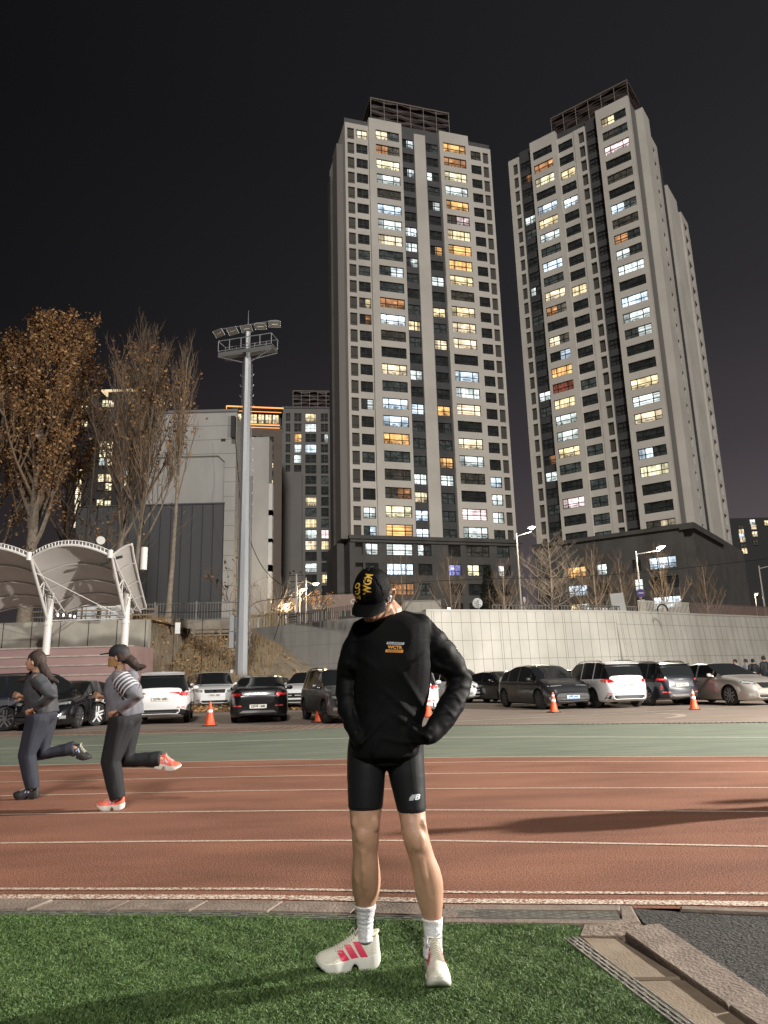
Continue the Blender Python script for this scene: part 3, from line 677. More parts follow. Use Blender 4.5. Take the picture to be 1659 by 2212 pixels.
def tower3():
    root = empty('apartment_tower', (25.62+22.6*cos(-.641)+19.6*sin(.641), 118.05+22.6*sin(-.641)+19.6*cos(-.641), 4.2), -.641, 'slimmer cream tower seen edge-on behind the right flank of the tower pair', 'building')
    Z = -4.2; zb = 22.8+Z; w = MB(); zt = 92.6+Z
    w.box(-12, .0, .4, 17, 0, 91.8+Z, 2)
    w.box(0, 1.0, 0, 6.5, zb, zt, 0)
    r = rows_of(90.2+Z, 24, 1.9)
    bay_side(w, 0, .7, 6.5, 9.4, r, zb, 91.5+Z, 6.6, 8.0)
    bay_side(w, 0, 1.0, 9.4, 14.6, r, zb, 92.0+Z, 10.8, 13.2)
    w.box(0, .6, 14.6, 17, zb, 90+Z, 0)
    w.box(-11.8, .2, .6, 6.0, 91.81+Z, 94.2+Z, 1); w.box(-12, 2.2, -.8, 17.3, 0, zb-.01, 6)
    w.build('wall', [mwhite, mgrey, mat('tower_core', (.03, .03, .03), .8), mlouv, mframe, mside, mbase], root)
    f, p = MB(), MB()
    f.box(.3, .68, 11.9, 11.98, zb+8.9, zb+10.6); f.build('window', mframe, root)
tower3()
# ---- side tower slice right of tower 1 (darker, receding)
def slab_block(name, label, x, y, rz, L, Dp, H, cols, top, nfl, codes, wallm, winh=1.6, fh=2.9, indiv=True, zbase=4.2, extra=None, wfr=(.5,), seed=3):
    root = empty(name, (x, y, zbase), rz, label, 'building'); w = MB(); R = random.Random(seed)
    w.box(.02, L-.02, .31, Dp, 0, H, 0)
    rw = rows_of(top, nfl, winh, fh)
    edge = 0
    for k, (a, b) in enumerate(cols):
        nxt = cols[k+1][0] if k+1 < len(cols) else L
        e = (b+nxt)/2 if k+1 < len(cols) else L
        bay(w, edge, e, a, b, rw, 0, H, 0, 0, th=.3); edge = e
    ms = [wallm, mgrey, mframe, mat('roof_dark', (.05, .05, .05), .9)]
    w.box(-.1, L+.1, -.1, Dp, H, H+.5, 1)
    if extra: extra(root, w)
    w.build('wall', ms, root)
    cnt = 0; sf, sp = MB(), MB(); lit = []
    for i in range(nfl):
        for k, (a, b) in enumerate(cols):
            z1_, z0_ = rw[i]; code = codes(i, k, R)
            ind = code not in ('k', '.', 'g') and cnt < 60
            if ind: cnt += 1; window(root, a, b, z0_, z1_, .2, code, wfr if b-a < 3 else (.25, .72), R=R)
            else: window(root, a, b, z0_, z1_, .2, code, wfr if b-a < 3 else (.25, .72), mbf=sf, mbp=sp, R=R)
    if sf.v: of = sf.build('window', mframe, root, kind='stuff'); sp.build('pane', LIT, of, kind='stuff')
    return root
# the far block with wavy rooftop screen, between gym hall and tower 1
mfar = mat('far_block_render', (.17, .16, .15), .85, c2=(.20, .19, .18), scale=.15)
pA = PY(607, 1240, 170); pB = PY(745, 1240, 170)
def codesF(i, k, R):
    T = {(0, 2): 'y', (1, 2): 'w', (2, 1): 'o', (3, 1): 'w', (4, 1): 'w', (3, 2): 'b', (8, 2): 'y', (9, 2): 'g', (10, 2): 'y', (11, 2): 'w', (12, 2): 'c', (12, 3): 'y', (12, 1): 'g', (14, 2): 'w', (11, 3): 'p', (10, 3): 'g', (2, 3): 'kw', (15, 3): 'y', (16, 2): 'g', (1, 4): 'b', (6, 3): 'g'}
    return T.get((i, k), 'k')
hF = PY(607, 882, 170).z-4.2; fF = (PY(650, 900, 170).z-PY(650, 1216, 170).z)/13.6
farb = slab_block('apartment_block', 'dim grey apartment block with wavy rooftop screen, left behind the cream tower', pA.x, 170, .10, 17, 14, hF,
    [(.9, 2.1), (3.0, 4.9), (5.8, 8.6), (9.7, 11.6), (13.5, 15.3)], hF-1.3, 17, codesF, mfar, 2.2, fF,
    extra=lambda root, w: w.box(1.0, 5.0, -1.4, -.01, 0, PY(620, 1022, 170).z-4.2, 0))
c1 = PY(634, 836, 172)
crown(farb, PY(634, 836, 172).x-pA.x, 15.5, 4, 11, hF+.5, c1.z-4.2, 6)
# brownish block with orange LED trimmed top floor
pL = PY(497, 1240, 150); hL = PY(560, 880, 150).z-4.2
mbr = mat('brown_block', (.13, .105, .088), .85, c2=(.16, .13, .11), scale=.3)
def codesL(i, k, R):
    T = {(3, 3): 'c', (5, 3): 'wc', (5, 2): 'g', (8, 3): 'w', (9, 3): 'g', (9, 3): 'w', (11, 2): 'c', (11, 3): 'g', (16, 3): 'Y', (16, 2): 'g', (18, 3): 'Y', (20, 3): 'g'}
    return T.get((i, k), 'k')
def led(root, w): pass
wL = PY(603, 1240, 150).x-pL.x
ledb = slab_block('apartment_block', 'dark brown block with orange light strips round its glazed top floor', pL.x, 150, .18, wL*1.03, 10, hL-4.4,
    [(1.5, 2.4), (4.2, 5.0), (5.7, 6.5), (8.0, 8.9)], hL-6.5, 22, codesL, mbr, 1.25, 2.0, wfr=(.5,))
lm = MB(); Lw = wL*1.03
lm.box(.2, Lw-.3, .2, 9, hL-4.0, hL-.9, 0)
lm.build('top_floor_glazing', mat('glazing_dark', (.03, .03, .03), .3), ledb)
em = mat('led_orange', (.2, .08, .02), .5, emit=(1, .36, .10), es=1.7)
tr = MB(); tr.box(-1.6, Lw+.2, -1.7, -1.5, hL-.35, hL-.1); tr.box(-1.6, Lw-.2, -.12, .0, hL-.75, hL-.6); tr.box(0, Lw-.6, -.12, -.02, hL-3.9, hL-3.62); tr.box(0, Lw-.6, -.12, -.02, hL-4.5, hL-4.35)
tr.box(-1.7, -1.55, -1.5, 3, hL-.35, hL-.15)
tr.build('led_strip', em, ledb)
rf = MB(); rf.box(-1.5, Lw+.1, -1.49, 9.5, hL-.6, hL-.4); rf.build('flat_roof', mat('roof_dark', (.05, .05, .05), .9), ledb)
for i in range(6):
    a = .35+i*(Lw-.9)/6; window(ledb, a, a+(Lw-.9)/6-.15, hL-3.5, hL-1.2, .1, 'y', (.5,), name='window', rows=(.35,))
# far towers behind the trees on the left, and right edge
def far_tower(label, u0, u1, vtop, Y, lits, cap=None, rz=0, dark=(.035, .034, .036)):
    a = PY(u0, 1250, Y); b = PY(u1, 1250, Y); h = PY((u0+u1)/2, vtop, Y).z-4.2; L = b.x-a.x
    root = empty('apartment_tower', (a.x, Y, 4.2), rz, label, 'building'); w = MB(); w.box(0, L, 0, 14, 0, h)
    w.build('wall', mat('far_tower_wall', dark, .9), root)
    for (u, v, code, ww, hh) in lits:
        p = PY(u, v, Y); s = p.x-a.x; z = p.z-4.2
        window(root, s-ww/2, s+ww/2, z-hh/2, z+hh/2, -.12, code, (.5,), rows=(.5,), fr=.05)
    if cap: cap(root, L, h)
    return root
def capL(root, L, h):
    c = MB(); c.box(L*.30, L*.95, 1, 9, h, h+3.0, 0); c.box(L*.2, L*1.02, .5, 10, h+3.0, h+3.5, 1)
    c.build('lit_roof_canopy', [mat('glazing_dark', (.03, .03, .03), .3), mat('warm_roof_light', (.3, .2, .1), .5, emit=(1, .75, .45), es=.9)], root)
lt = []
for u, v, c in [(240, 873, 'c'), (228, 872, 'Y'), (183, 885, 'c'), (183, 915, 'Y'), (222, 962, 'c'), (239, 962, 'y'), (222, 980, 'Y'), (239, 980, 'c'), (221, 998, 'w'), (238, 998, 'c'), (236, 1017, 'd'), (173, 1022, 'Y'), (219, 1033, 'c'), (235, 1033, 'y'),
                (171, 1042, 'Y'), (217, 1052, 'd'), (235, 1052, 'Y'), (170, 1060, 'c'), (169, 1078, 'Y'), (168, 1095, 'c'), (216, 1088, 'Y'), (233, 1090, 'Y'), (215, 1106, 'c'), (231, 1106, 'Y'), (168, 1113, 'y'), (165, 1132, 'c'), (276, 1025, 'w'), (276, 1042, 'Y'), (275, 1060, 'c'), (290, 935, 'd')]:
    lt.append((u, v, c, 1.5, 1.9))
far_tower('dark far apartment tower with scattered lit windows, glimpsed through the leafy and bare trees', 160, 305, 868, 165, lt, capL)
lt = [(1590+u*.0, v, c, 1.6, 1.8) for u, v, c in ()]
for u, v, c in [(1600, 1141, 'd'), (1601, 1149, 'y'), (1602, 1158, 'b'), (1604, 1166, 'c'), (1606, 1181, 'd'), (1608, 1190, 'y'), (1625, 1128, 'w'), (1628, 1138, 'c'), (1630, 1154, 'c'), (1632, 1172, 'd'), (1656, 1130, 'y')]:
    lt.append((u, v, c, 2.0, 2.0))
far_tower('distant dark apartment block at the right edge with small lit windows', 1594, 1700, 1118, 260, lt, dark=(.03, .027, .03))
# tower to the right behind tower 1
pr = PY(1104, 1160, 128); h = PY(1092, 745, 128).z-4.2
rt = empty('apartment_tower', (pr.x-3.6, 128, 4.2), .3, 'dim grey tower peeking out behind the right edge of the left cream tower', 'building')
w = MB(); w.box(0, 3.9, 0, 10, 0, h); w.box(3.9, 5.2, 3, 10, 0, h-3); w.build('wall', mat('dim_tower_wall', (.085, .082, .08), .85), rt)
f, p = MB(), MB()
RR = random.Random(5)
for i in range(22):
    z = h-3-i*2.9
    for s in (1.0, 2.7): window(rt, s-.5, s+.5, z-1.4, z, -.12, RR.choice('kkkkgkkc'), (.5,), mbf=f, mbp=p, rows=(), R=RR)
of = f.build('window', mframe, rt); p.build('pane', LIT, of)
# left shadow side tower slice
# ---------------------------------------------------------------- gym hall (big blank concrete building)
def hall():
    Y = 62.; g = lambda u, v: PY(u, v, Y)
    a = g(300, 1330); c = g(506, 1300); e = g(555, 1300); zt = g(330, 884).z; zr = g(500, 899).z; z2 = g(545, 950).z; z0 = 4.2
    root = empty('sports_hall', (a.x, Y, z0), 0, 'big blank concrete hall with dark ribbed metal lower panel, behind the floodlight pole', 'building')
    X = lambda u: g(u, 1150).x-a.x; Zz = lambda v, u=430: g(u, v).z-z0
    mc = mat('hall_concrete', (.27, .265, .255), .85, c2=(.34, .333, .32), scale=.35, bump=.15, bscale=6, stretch=(1, 1, .35))
    ms = [mc, mat('hall_cladding', (.060, .062, .066), .55, .3), mat('hall_joint', (.03, .03, .03), .9), mat('hall_trim', (.15, .15, .155), .6)]
    w = MB(); L = X(506); zt_ = (zt+zr)/2-z0
    # main wall as frame around a recessed field
    xi = X(481); zc = Zz(985); zlow = Zz(1090)
    w.box(0, L, .5, 3.5, 0, zt_-.3, 0)
    w.box(xi, L, 0, .5, 0, zt_, 0); w.box(0, xi, 0, .5, zc, zt_, 0)
    w.box(0, xi-.001, .15, .5, zlow, zc-.001, 0)
    w.add([(xi-.6, -.0, zc), (xi, 0, zc-.6), (xi, 0, zc), (xi-.6, .15, zc), (xi, .15, zc-.6), (xi, .15, zc)], [(0, 1, 2), (0, 3, 4, 1)], 0)
    w.box(-.2, L+.1, -.12, .6, zt_, zt_+.22, 3)
    # joints as thin reveals
    for zz_ in np.arange(1.2, zt_-.5, 1.35): w.box(.0, L, -.004 if zz_ > zc else -.004, .001, zz_, zz_+.025, 2) if zz_ > zc else w.box(xi, L, -.004, .001, zz_, zz_+.025, 2)
    w.box(X(472), X(482), -.02, .1, Zz(955), Zz(949), 2)
    w.build('wall', ms, root)
    cl = MB(); n = 14; x0 = -6; x1 = X(483)
    cl.box(x0, x1, -.10, .14, 0, zlow, 0)
    for i in range(n+1): x = x0+(x1-x0)*i/n; cl.box(x-.03, x+.03, -.16, -.101, 0, zlow, 1)
    cl.box(x0, x1+.05, -.17, .14, zlow, zlow+.12, 0)
    cl.build('metal_cladding', [ms[1], ms[2]], root)
    # right annexe, lower, with pilaster and side fins
    an = MB(); Yb = 3.0
    x0 = L; x1 = X(562)*1.02
    an.box(x0, x1, Yb, Yb+2, 0, Zz(948, 545)+1.2, 0); an.box(x0+.2, x0+1.0, Yb-.25, Yb-.001, 0, Zz(1010, 520), 3)
    an.box(X(496), X(505), -.6, -.001, Zz(950), Zz(905), 2)
    for v in (1055, 1115, 1180, 1240): zz_ = Zz(v, 562); an.box(x1, x1+.35, Yb+.1, Yb+.8, zz_-1.8, zz_+1.3, 4)
    an.build('annexe', ms+[mat('fin_white', (.45, .45, .45), .8)], root)
hall()
# ---------------------------------------------------------------- retaining wall: formed concrete panels
def rwall():
    root = empty('retaining_wall', WALL[1], label='long pale concrete retaining wall with a grid of panel joints behind the parked cars', cat='wall')
    mc = mat('wall_concrete', (.42, .405, .36), .9, c2=(.54, .52, .47), scale=.55, bump=.2, bscale=12, stretch=(1, 1, .5), detail=9)
    mc2 = mat('wall_concrete_shaded', (.20, .195, .185), .9, c2=(.29, .283, .268), scale=.7, bump=.25, bscale=10, stretch=(1, 1, .4), detail=9)  # darker copy of the concrete; the turned-away section's shade is in its colour
    mj = mat('wall_joint', (.20, .18, .15), .95)
    def seg(A, B, m, vs, hrows, name, dbl=None, batter=.25, zt0=ZW, zt1=ZW):
        t = (B-A).normalized(); n = Vector((t.y, -t.x, 0)); L = (B-A).length
        mb = MB(); q = lambda s, z, o: (A+t*s+n*(batter*(1-z/ZW)+o)).xy.to_3d()+Vector((0, 0, z))
        zt = lambda s: zt0+(zt1-zt0)*s/L
        def blk(s0, s1, za, zb, o0, o1, mi):
            vs_ = [q(s0, za, o0), q(s1, za, o0), q(s1, za, o1), q(s0, za, o1), q(s0, zb(s0) if callable(zb) else zb, o0), q(s1, zb(s1) if callable(zb) else zb, o0), q(s1, zb(s1) if callable(zb) else zb, o1), q(s0, zb(s0) if callable(zb) else zb, o1)]
            mb.add(vs_, [(3, 2, 1, 0), (4, 5, 6, 7), (0, 1, 5, 4), (1, 2, 6, 5), (2, 3, 7, 6), (3, 0, 4, 7)], mi)
        blk(0, L, -.1, zt, -.5, 0, 0)
        s = .3
        k = 0
        while s < L:
            w = .022 if not dbl or k % dbl else .022
            blk(s, s+w, 0, lambda x: zt(x)-.02, .0, .006, 1)
            if dbl and k % dbl == 0: blk(s+.14, s+.16, 0, lambda x: zt(x)-.02, .0, .006, 1)
            s += vs; k += 1
        for h in hrows: blk(0, L, h, h+.022, 0, .004, 1)
        blk(-.02, L+.02, lambda: 0, 0, 0, 0, 0) if 0 else None
        return mb.build(name, [m, mj], root, world=True)
    seg(WALL[0], WALL[1], mc2, 1.7, (1.0, 2.2, 3.4, 4.3), 'wall_panel', batter=.0)
    seg(WALL[1], WALL[2], mc, .60, (.9, 2.15, 3.2, 4.2), 'wall_panel', dbl=7)
    seg(WALL[2], WALL[3], mc, .62, (.9, 2.15, 3.2, 4.1), 'wall_panel', dbl=3, batter=.5)
    seg(WALL[3], WALL[4], mc, .62, (.9, 2.15, 3.2, 4.1), 'wall_panel', dbl=3, batter=.5)
    cp = MB()
    for A, B in zip(WALL[1:], WALL[2:]):
        t = (B-A).normalized(); n = Vector((t.y, -t.x, 0)); cp.obox((A+B)/2+Vector((0, 0, ZW+.05))-n*.25, (B-A)/2, n*.28, Vector((0, 0, .05)))
    cp.build('coping', mc, root, world=True)
rwall()
# left retaining wall behind the canopy
def lwall():
    root = empty('retaining_wall', (-20, 34, 0), label='low grey concrete wall behind the spectator canopy at the left', cat='wall')
    m = mat('low_wall_concrete', (.26, .245, .21), .9, c2=(.36, .34, .29), scale=.9, bump=.2, bscale=10)
    zt = PY(150, 1342, 34).z
    w = MB(); w.box(-30, -11.3, 34, 34.4, 0, zt); w.build('wall_face', m, root, world=True)
    j = MB()
    for i in range(16): x = -29+i*1.35; j.box(x, x+.03, 33.99, 34.0, 0, zt)
    j.build('panel_joint', mdark, root, world=True)
lwall()
# small building with sign, roof box, grey plinth behind the man's head
b0 = PY(706, 1290, 88); b1 = PY(800, 1290, 88); zt = PY(740, 1284, 88).z; zb_ = 4.2
sh = empty('shop_building', (b0.x, 88, zb_), 0, 'low pinkish gatehouse building with a dim sign, left of the man\'s cap', 'building')
w = MB(); H_ = zt-zb_; L_ = b1.x-b0.x+2
w.box(0, L_, 0, 6, 0, H_); o = w.build('wall', mat('pink_render', (.30, .225, .195), .85), sh)
d = MB(); d.box(1.4, L_-1, -.03, -.002, 0, H_-2.0); d.build('door', mgrey, sh)
sg = MB(); put_text(sg, 'C. OLIVE', .8, (2.9, -.05, H_-.95), (1, 0, 0), (0, 0, 1), align='LEFT'); sg.build('sign_lettering', mat('sign_letters', (.6, .5, .48), .5, emit=(.6, .4, .38), es=.35), sh)
b0 = PY(868, 1300, 70); b1 = PY(952, 1300, 70); zt = PY(900, 1299, 70).z
pb = empty('roof_box', (b0.x, 70, 4.2), 0, 'pale panelled utility kiosk standing behind the wall, right of the man\'s neck', 'kiosk')
w = MB(); w.box(0, b1.x-b0.x, 0, 3, 0, zt-4.2); w.build('kiosk_body', mat('kiosk_grey', (.30, .29, .27), .8), pb)
w = MB(); L_ = b1.x-b0.x; w.box(-.06, L_+.06, -.06, 3.06, zt-4.2, zt-4.1)
for i in range(1, 4): w.box(L_*i/4-.015, L_*i/4+.015, -.01, -.001, 0, zt-4.25)
w.build('kiosk_trim', mat('kiosk_trim', (.2, .2, .19), .8), pb)
w = MB(); p0 = PY(820, 1318, 69); w.add([(p0.x, 69, 4.2), (b0.x-.02, 69, 4.2), (b0.x-.02, 69, zt-.3), (p0.x+1, 69, 5.2), (p0.x, 72, 4.2), (b0.x-.02, 72, 4.2), (b0.x-.02, 72, zt-.3), (p0.x+1, 72, 5.2)], [(0, 1, 2, 3), (3, 2, 6, 7), (4, 7, 6, 5), (0, 3, 7, 4)])
o = w.build('ramp_cover', mat('pink_render', (.3, .22, .2), .85)); tag(o, 'sloping roofed ramp cover leading up to the pale kiosk', 'ramp')
# ================================================================ trees
mbark = mat('bark_pale', (.23, .19, .15), .9, c2=(.13, .105, .08), scale=5, bump=.6, bscale=20)
mtwig = mat('twig_brown', (.15, .105, .07), .9)
mtwig2 = mat('twig_grey_far', (.24, .20, .165), .9)
def tree(name, label, base, H, tr, seed, trunk_frac=.35, spread=.25, upright=.8, nl1=14, leaves=0, lcols=None, leaf_size=.12, leaf_zone=(.2, 1.), twigs=6, bark=None, twig=None, lean=0, group=None, lev3=3, cat='tree', lowtw=0, lenf=1.):
    R = random.Random(seed); root = empty(name, base, label=label, cat=cat, group=group)
    tm, cm, lm = MB(), MB(), MB(); tips = []
    # trunk, slightly crooked
    k = 9; P = []; wob = Vector((0, 0, 0))
    for i in range(k+1):
        f = i/k; wob += Vector((R.uniform(-.05, .05), R.uniform(-.05, .05), 0))*H*.06
        P.append(Vector((lean*H*f, 0, H*f*.96))+wob*min(1, f*2))
    tm.tube(P, [tr*(1-.86*(i/k)**.8)*(1.25 if i == 0 else 1) for i in range(k+1)], 8)
    def pt(f): f = min(max(f, 0), .999)*k; i = int(f); return P[i].lerp(P[i+1], f-i)
    def branch(p, d, L, r, lev):
        n = 5; q = [p]; dd = d.copy(); cur = p
        for i in range(n):
            dd = (dd+Vector((R.uniform(-.16, .16), R.uniform(-.16, .16), upright*.16+R.uniform(-.05, .1)))).normalized()
            cur = cur+dd*L/n; q.append(cur)
        (tm if lev == 1 and r > tr*.3 else cm).tube(q, [r*(1-.75*i/n) for i in range(n+1)], 5 if lev == 1 else 3, cap=False)
        tips.append((q, lev))
        if lev < lev3:
            m = twigs if lev == 1 else max(2, twigs-2)
            for j in range(m):
                f = .25+.7*(j+R.random())/m; i = min(int(f*n), n-1); pp = q[i].lerp(q[i+1], f*n-i)
                a = R.uniform(0, 2*pi); o = Vector((cos(a), sin(a), R.uniform(.1, .7)))
                nd = (dd*upright+o*(1-upright*.55)).normalized(); branch(pp, nd, L*R.uniform(.32, .55)*(1-f*.35), r*.42, lev+1)
    for j in range(nl1):
        f = trunk_frac+(.97-trunk_frac)*(j+R.random()*.7)/nl1; a = j*2.4+R.uniform(-.5, .5)
        o = Vector((cos(a), sin(a), 0)); up_ = upright*R.uniform(.9, 1.4)
        d = (o*(spread*3)*(1.1-f*.6)+Vector((0, 0, up_))).normalized(); L = H*R.uniform(.30, .46)*(1.15-f*.85)*lenf
        branch(pt(f), d, L, tr*.36*(1.2-f), 1)
    for j in range(lowtw):
        f = R.uniform(.12, trunk_frac); a = R.uniform(0, 6.28); branch(pt(f), Vector((cos(a), sin(a), R.uniform(.1, .6))).normalized(), H*R.uniform(.06, .13), tr*.08, lev3)
    tm.build('trunk', bark or mbark, root, smooth=60); cm.build('branches', twig or mtwig, root)
    if leaves:
        c = 0
        while c < leaves:
            q, lev = R.choice(tips)
            if lev < 2 and R.random() < .7: continue
            i = R.randrange(1, len(q)); p = q[i]; zf = p.z/H
            if not leaf_zone[0] <= zf <= leaf_zone[1]+.2: continue
            c += 1
            p = p+Vector((R.gauss(0, .16), R.gauss(0, .16), R.gauss(0, .16)))
            s = leaf_size*R.uniform(.6, 1.4); a = R.uniform(0, 6.28); b = R.uniform(-1, 1)
            d = Vector((cos(a), sin(a), b)).normalized()*s; e = d.cross(Vector((R.uniform(-1, 1), R.uniform(-1, 1), R.uniform(-1, 1)))).normalized()*s*.75
            lm.add([p-d, p-e*.8, p+d*.8, p+e], [(0, 1, 2, 3)], R.randrange(len(lcols)))
        lm.build('leaves', lcols, root)
    return root
lo = [mat('leaf_orange', (.27, .135, .05), .7), mat('leaf_brown', (.15, .078, .032), .8), mat('leaf_tan', (.36, .21, .09), .7), mat('leaf_dark', (.13, .07, .03), .8)]
def at(u, v, Y): p = PY(u, v, Y); return Vector((p.x, Y, 4.2))
def Ht(u, v, Y): return PY(u, v, Y).z-4.2
tree('plane_tree', 'large tree with dense dry orange leaves, tallest at the left behind the canopy', at(68, 1180, 40), Ht(100, 712, 40), .42, 1, .26, .24, .85, 32, 20000, lo, .095, (.22, 1), twigs=8, lowtw=8)
tree('plane_tree', 'leafy brown tree cut off by the left edge of the photo', at(-25, 1180, 42), Ht(0, 745, 42), .32, 2, .20, .27, .8, 24, 11000, lo, .09, (.1, 1), twigs=6, lowtw=6)
tree('plane_tree', 'smaller leafy tree close beside the tall orange one, on its right', at(140, 1200, 46), Ht(165, 735, 46), .25, 3, .26, .24, .85, 24, 7500, lo, .09, (.2, 1), twigs=6)
tree('bare_tree', 'tall nearly bare tree with fine upright twigs in front of the distant lit tower', at(243, 1240, 42), Ht(300, 740, 42), .26, 14, .30, .24, .9, 38, 900, lo, .11, (.2, .8), twigs=10, lean=.07, lowtw=6, lenf=1.2)
tree('bare_tree', 'bare forked tree leaning right over the left edge of the concrete hall', at(285, 1260, 40), Ht(330, 765, 40), .22, 25, .28, .22, .9, 30, 900, lo, .10, (.1, .8), twigs=10, lean=.05, lowtw=10)
tree('bare_tree', 'slender pale-trunked bare tree standing in front of the hall\'s ribbed panel', at(362, 1335, 38), Ht(400, 745, 38), .17, 36, .42, .13, .95, 28, 320, lo, .10, (.3, .7), twigs=6, lean=.025, lowtw=10)
tree('bare_tree', 'thin bare sapling tangle low between the leafy trees and the canopy', at(190, 1240, 44), Ht(190, 900, 44), .14, 47, .12, .3, .6, 16, 500, lo, .11, (0, 1), twigs=6)
# small trees above the wall, in front of the towers
tree('bare_tree', 'wide spreading bare tree lit by the street lamp between the two towers', at(1195, 1320, 62), Ht(1165, 1155, 62), .19, 5, .16, .60, .45, 30, 0, None, twigs=10, lenf=1.35, bark=mtwig2, twig=mtwig2)
for u, vt, Y, s, lab in ((1290, 1180, 60, 6, 'slim bare tree in front of the right tower\'s base, left of the blue round sign'), (1348, 1200, 62, 7, 'thin tall bare sapling just left of the second street lamp pole'), (1437, 1185, 58, 8, 'bare tree standing over the bright ground-floor windows of the right tower'),
                      (1530, 1215, 60, 9, 'faint bare tree near the right edge in front of the dark tower base'), (1090, 1215, 60, 10, 'bare tree directly left of the first street lamp pole'), (975, 1195, 56, 12, 'bare tree rising behind the small wall lamp'), (870, 1190, 70, 13, 'dark bare tree standing in front of the cream tower\'s base by the cap'), (1255, 1240, 66, 15, 'low thin bare tree between the spreading tree and the slim ones')):
    tree('bare_tree', lab, at(u, 1320, Y), Ht(u, vt, Y), .13, s, .12, .36, .78, 20, 0, None, twigs=8, lenf=1.15, bark=mtwig2, twig=mtwig)
def conifer():
    Y = 62; b = at(1058, 1320, Y); H = Ht(1058, 1222, Y); R = random.Random(4)
    root = empty('conifer', b, label='dark dense evergreen behind the round traffic mirror', cat='tree')
    t = MB(); t.tube([(0, 0, 0), (0, 0, H*.95)], [.14, .03], 6); t.build('trunk', mbark, root)
    c = MB()
    for i in range(5200):
        f = R.random()**1.2; rad = 1.5*(1-f*.85)*(.55+.45*R.random()); a = R.uniform(0, 6.28); p = Vector((cos(a)*rad, sin(a)*rad, H*(.05+.95*f)+R.gauss(0, .1)))
        s = R.uniform(.08, .17); d = Vector((cos(a), sin(a), R.uniform(-.5, .5)))*s; e = Vector((-sin(a), cos(a), R.uniform(-.6, .6)))*s*.5
        c.add([p-e, p+d, p+e, p-d*.4], [(0, 1, 2, 3)], R.randrange(2))
    c.build('foliage', [mat('needle_dark', (.022, .026, .016), .9), mat('needle_mid', (.042, .046, .028), .9)], root)
conifer()
def bush(label, u, v, Y, wpx, hpx, n, mats, seed, leaf=0):
    R = random.Random(seed); b = PY(u, v, Y); W_ = wpx/FOC*Y; H_ = hpx/FOC*Y; root = empty('shrub', b, label=label, cat='shrub'); t = MB(); tips = []
    for i in range(n):
        a = R.uniform(-1, 1); p = Vector((a*W_*.3, R.uniform(-.4, .4), 0)); d = Vector((a*.7+R.uniform(-.4, .4), R.uniform(-.5, .5), 1)).normalized(); q = [p]
        for j in range(5): d = (d+Vector((R.uniform(-.35, .35), R.uniform(-.3, .3), R.uniform(-.2, .15)))).normalized(); p = p+d*H_/4.4; q.append(p)
        t.tube(q, [.018, .016, .013, .01, .008, .005], 3, cap=False); tips += q[2:]
    t.build('twigs', mats[0], root)
    if leaf:
        l = MB()
        for i in range(leaf):
            p = R.choice(tips)+Vector((R.gauss(0, .15), R.gauss(0, .15), R.gauss(0, .15))); s = R.uniform(.06, .13); a = R.uniform(0, 6.28); d = Vector((cos(a), sin(a), R.uniform(-1, 1)))*s; e = Vector((-sin(a), cos(a), R.uniform(-1, 1)))*s*.7
            l.add([p-d, p-e, p+d, p+e], [(0, 1, 2, 3)])
        l.build('leaves', mats[1], root)
bush('tangled leafless brush behind the plank fence beside the hall', 590, 1325, 58, 95, 75, 60, [mtwig2], 1)
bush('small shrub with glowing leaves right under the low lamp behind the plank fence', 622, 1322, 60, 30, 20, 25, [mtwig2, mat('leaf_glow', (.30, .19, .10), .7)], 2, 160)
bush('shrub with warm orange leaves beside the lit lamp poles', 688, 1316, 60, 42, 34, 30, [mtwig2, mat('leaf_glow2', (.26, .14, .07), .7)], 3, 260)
bush('small dry-leaved sapling in front of the floodlight pole, left side', 496, 1300, 38.5, 26, 80, 8, [mtwig, lo[1]], 9, 60)
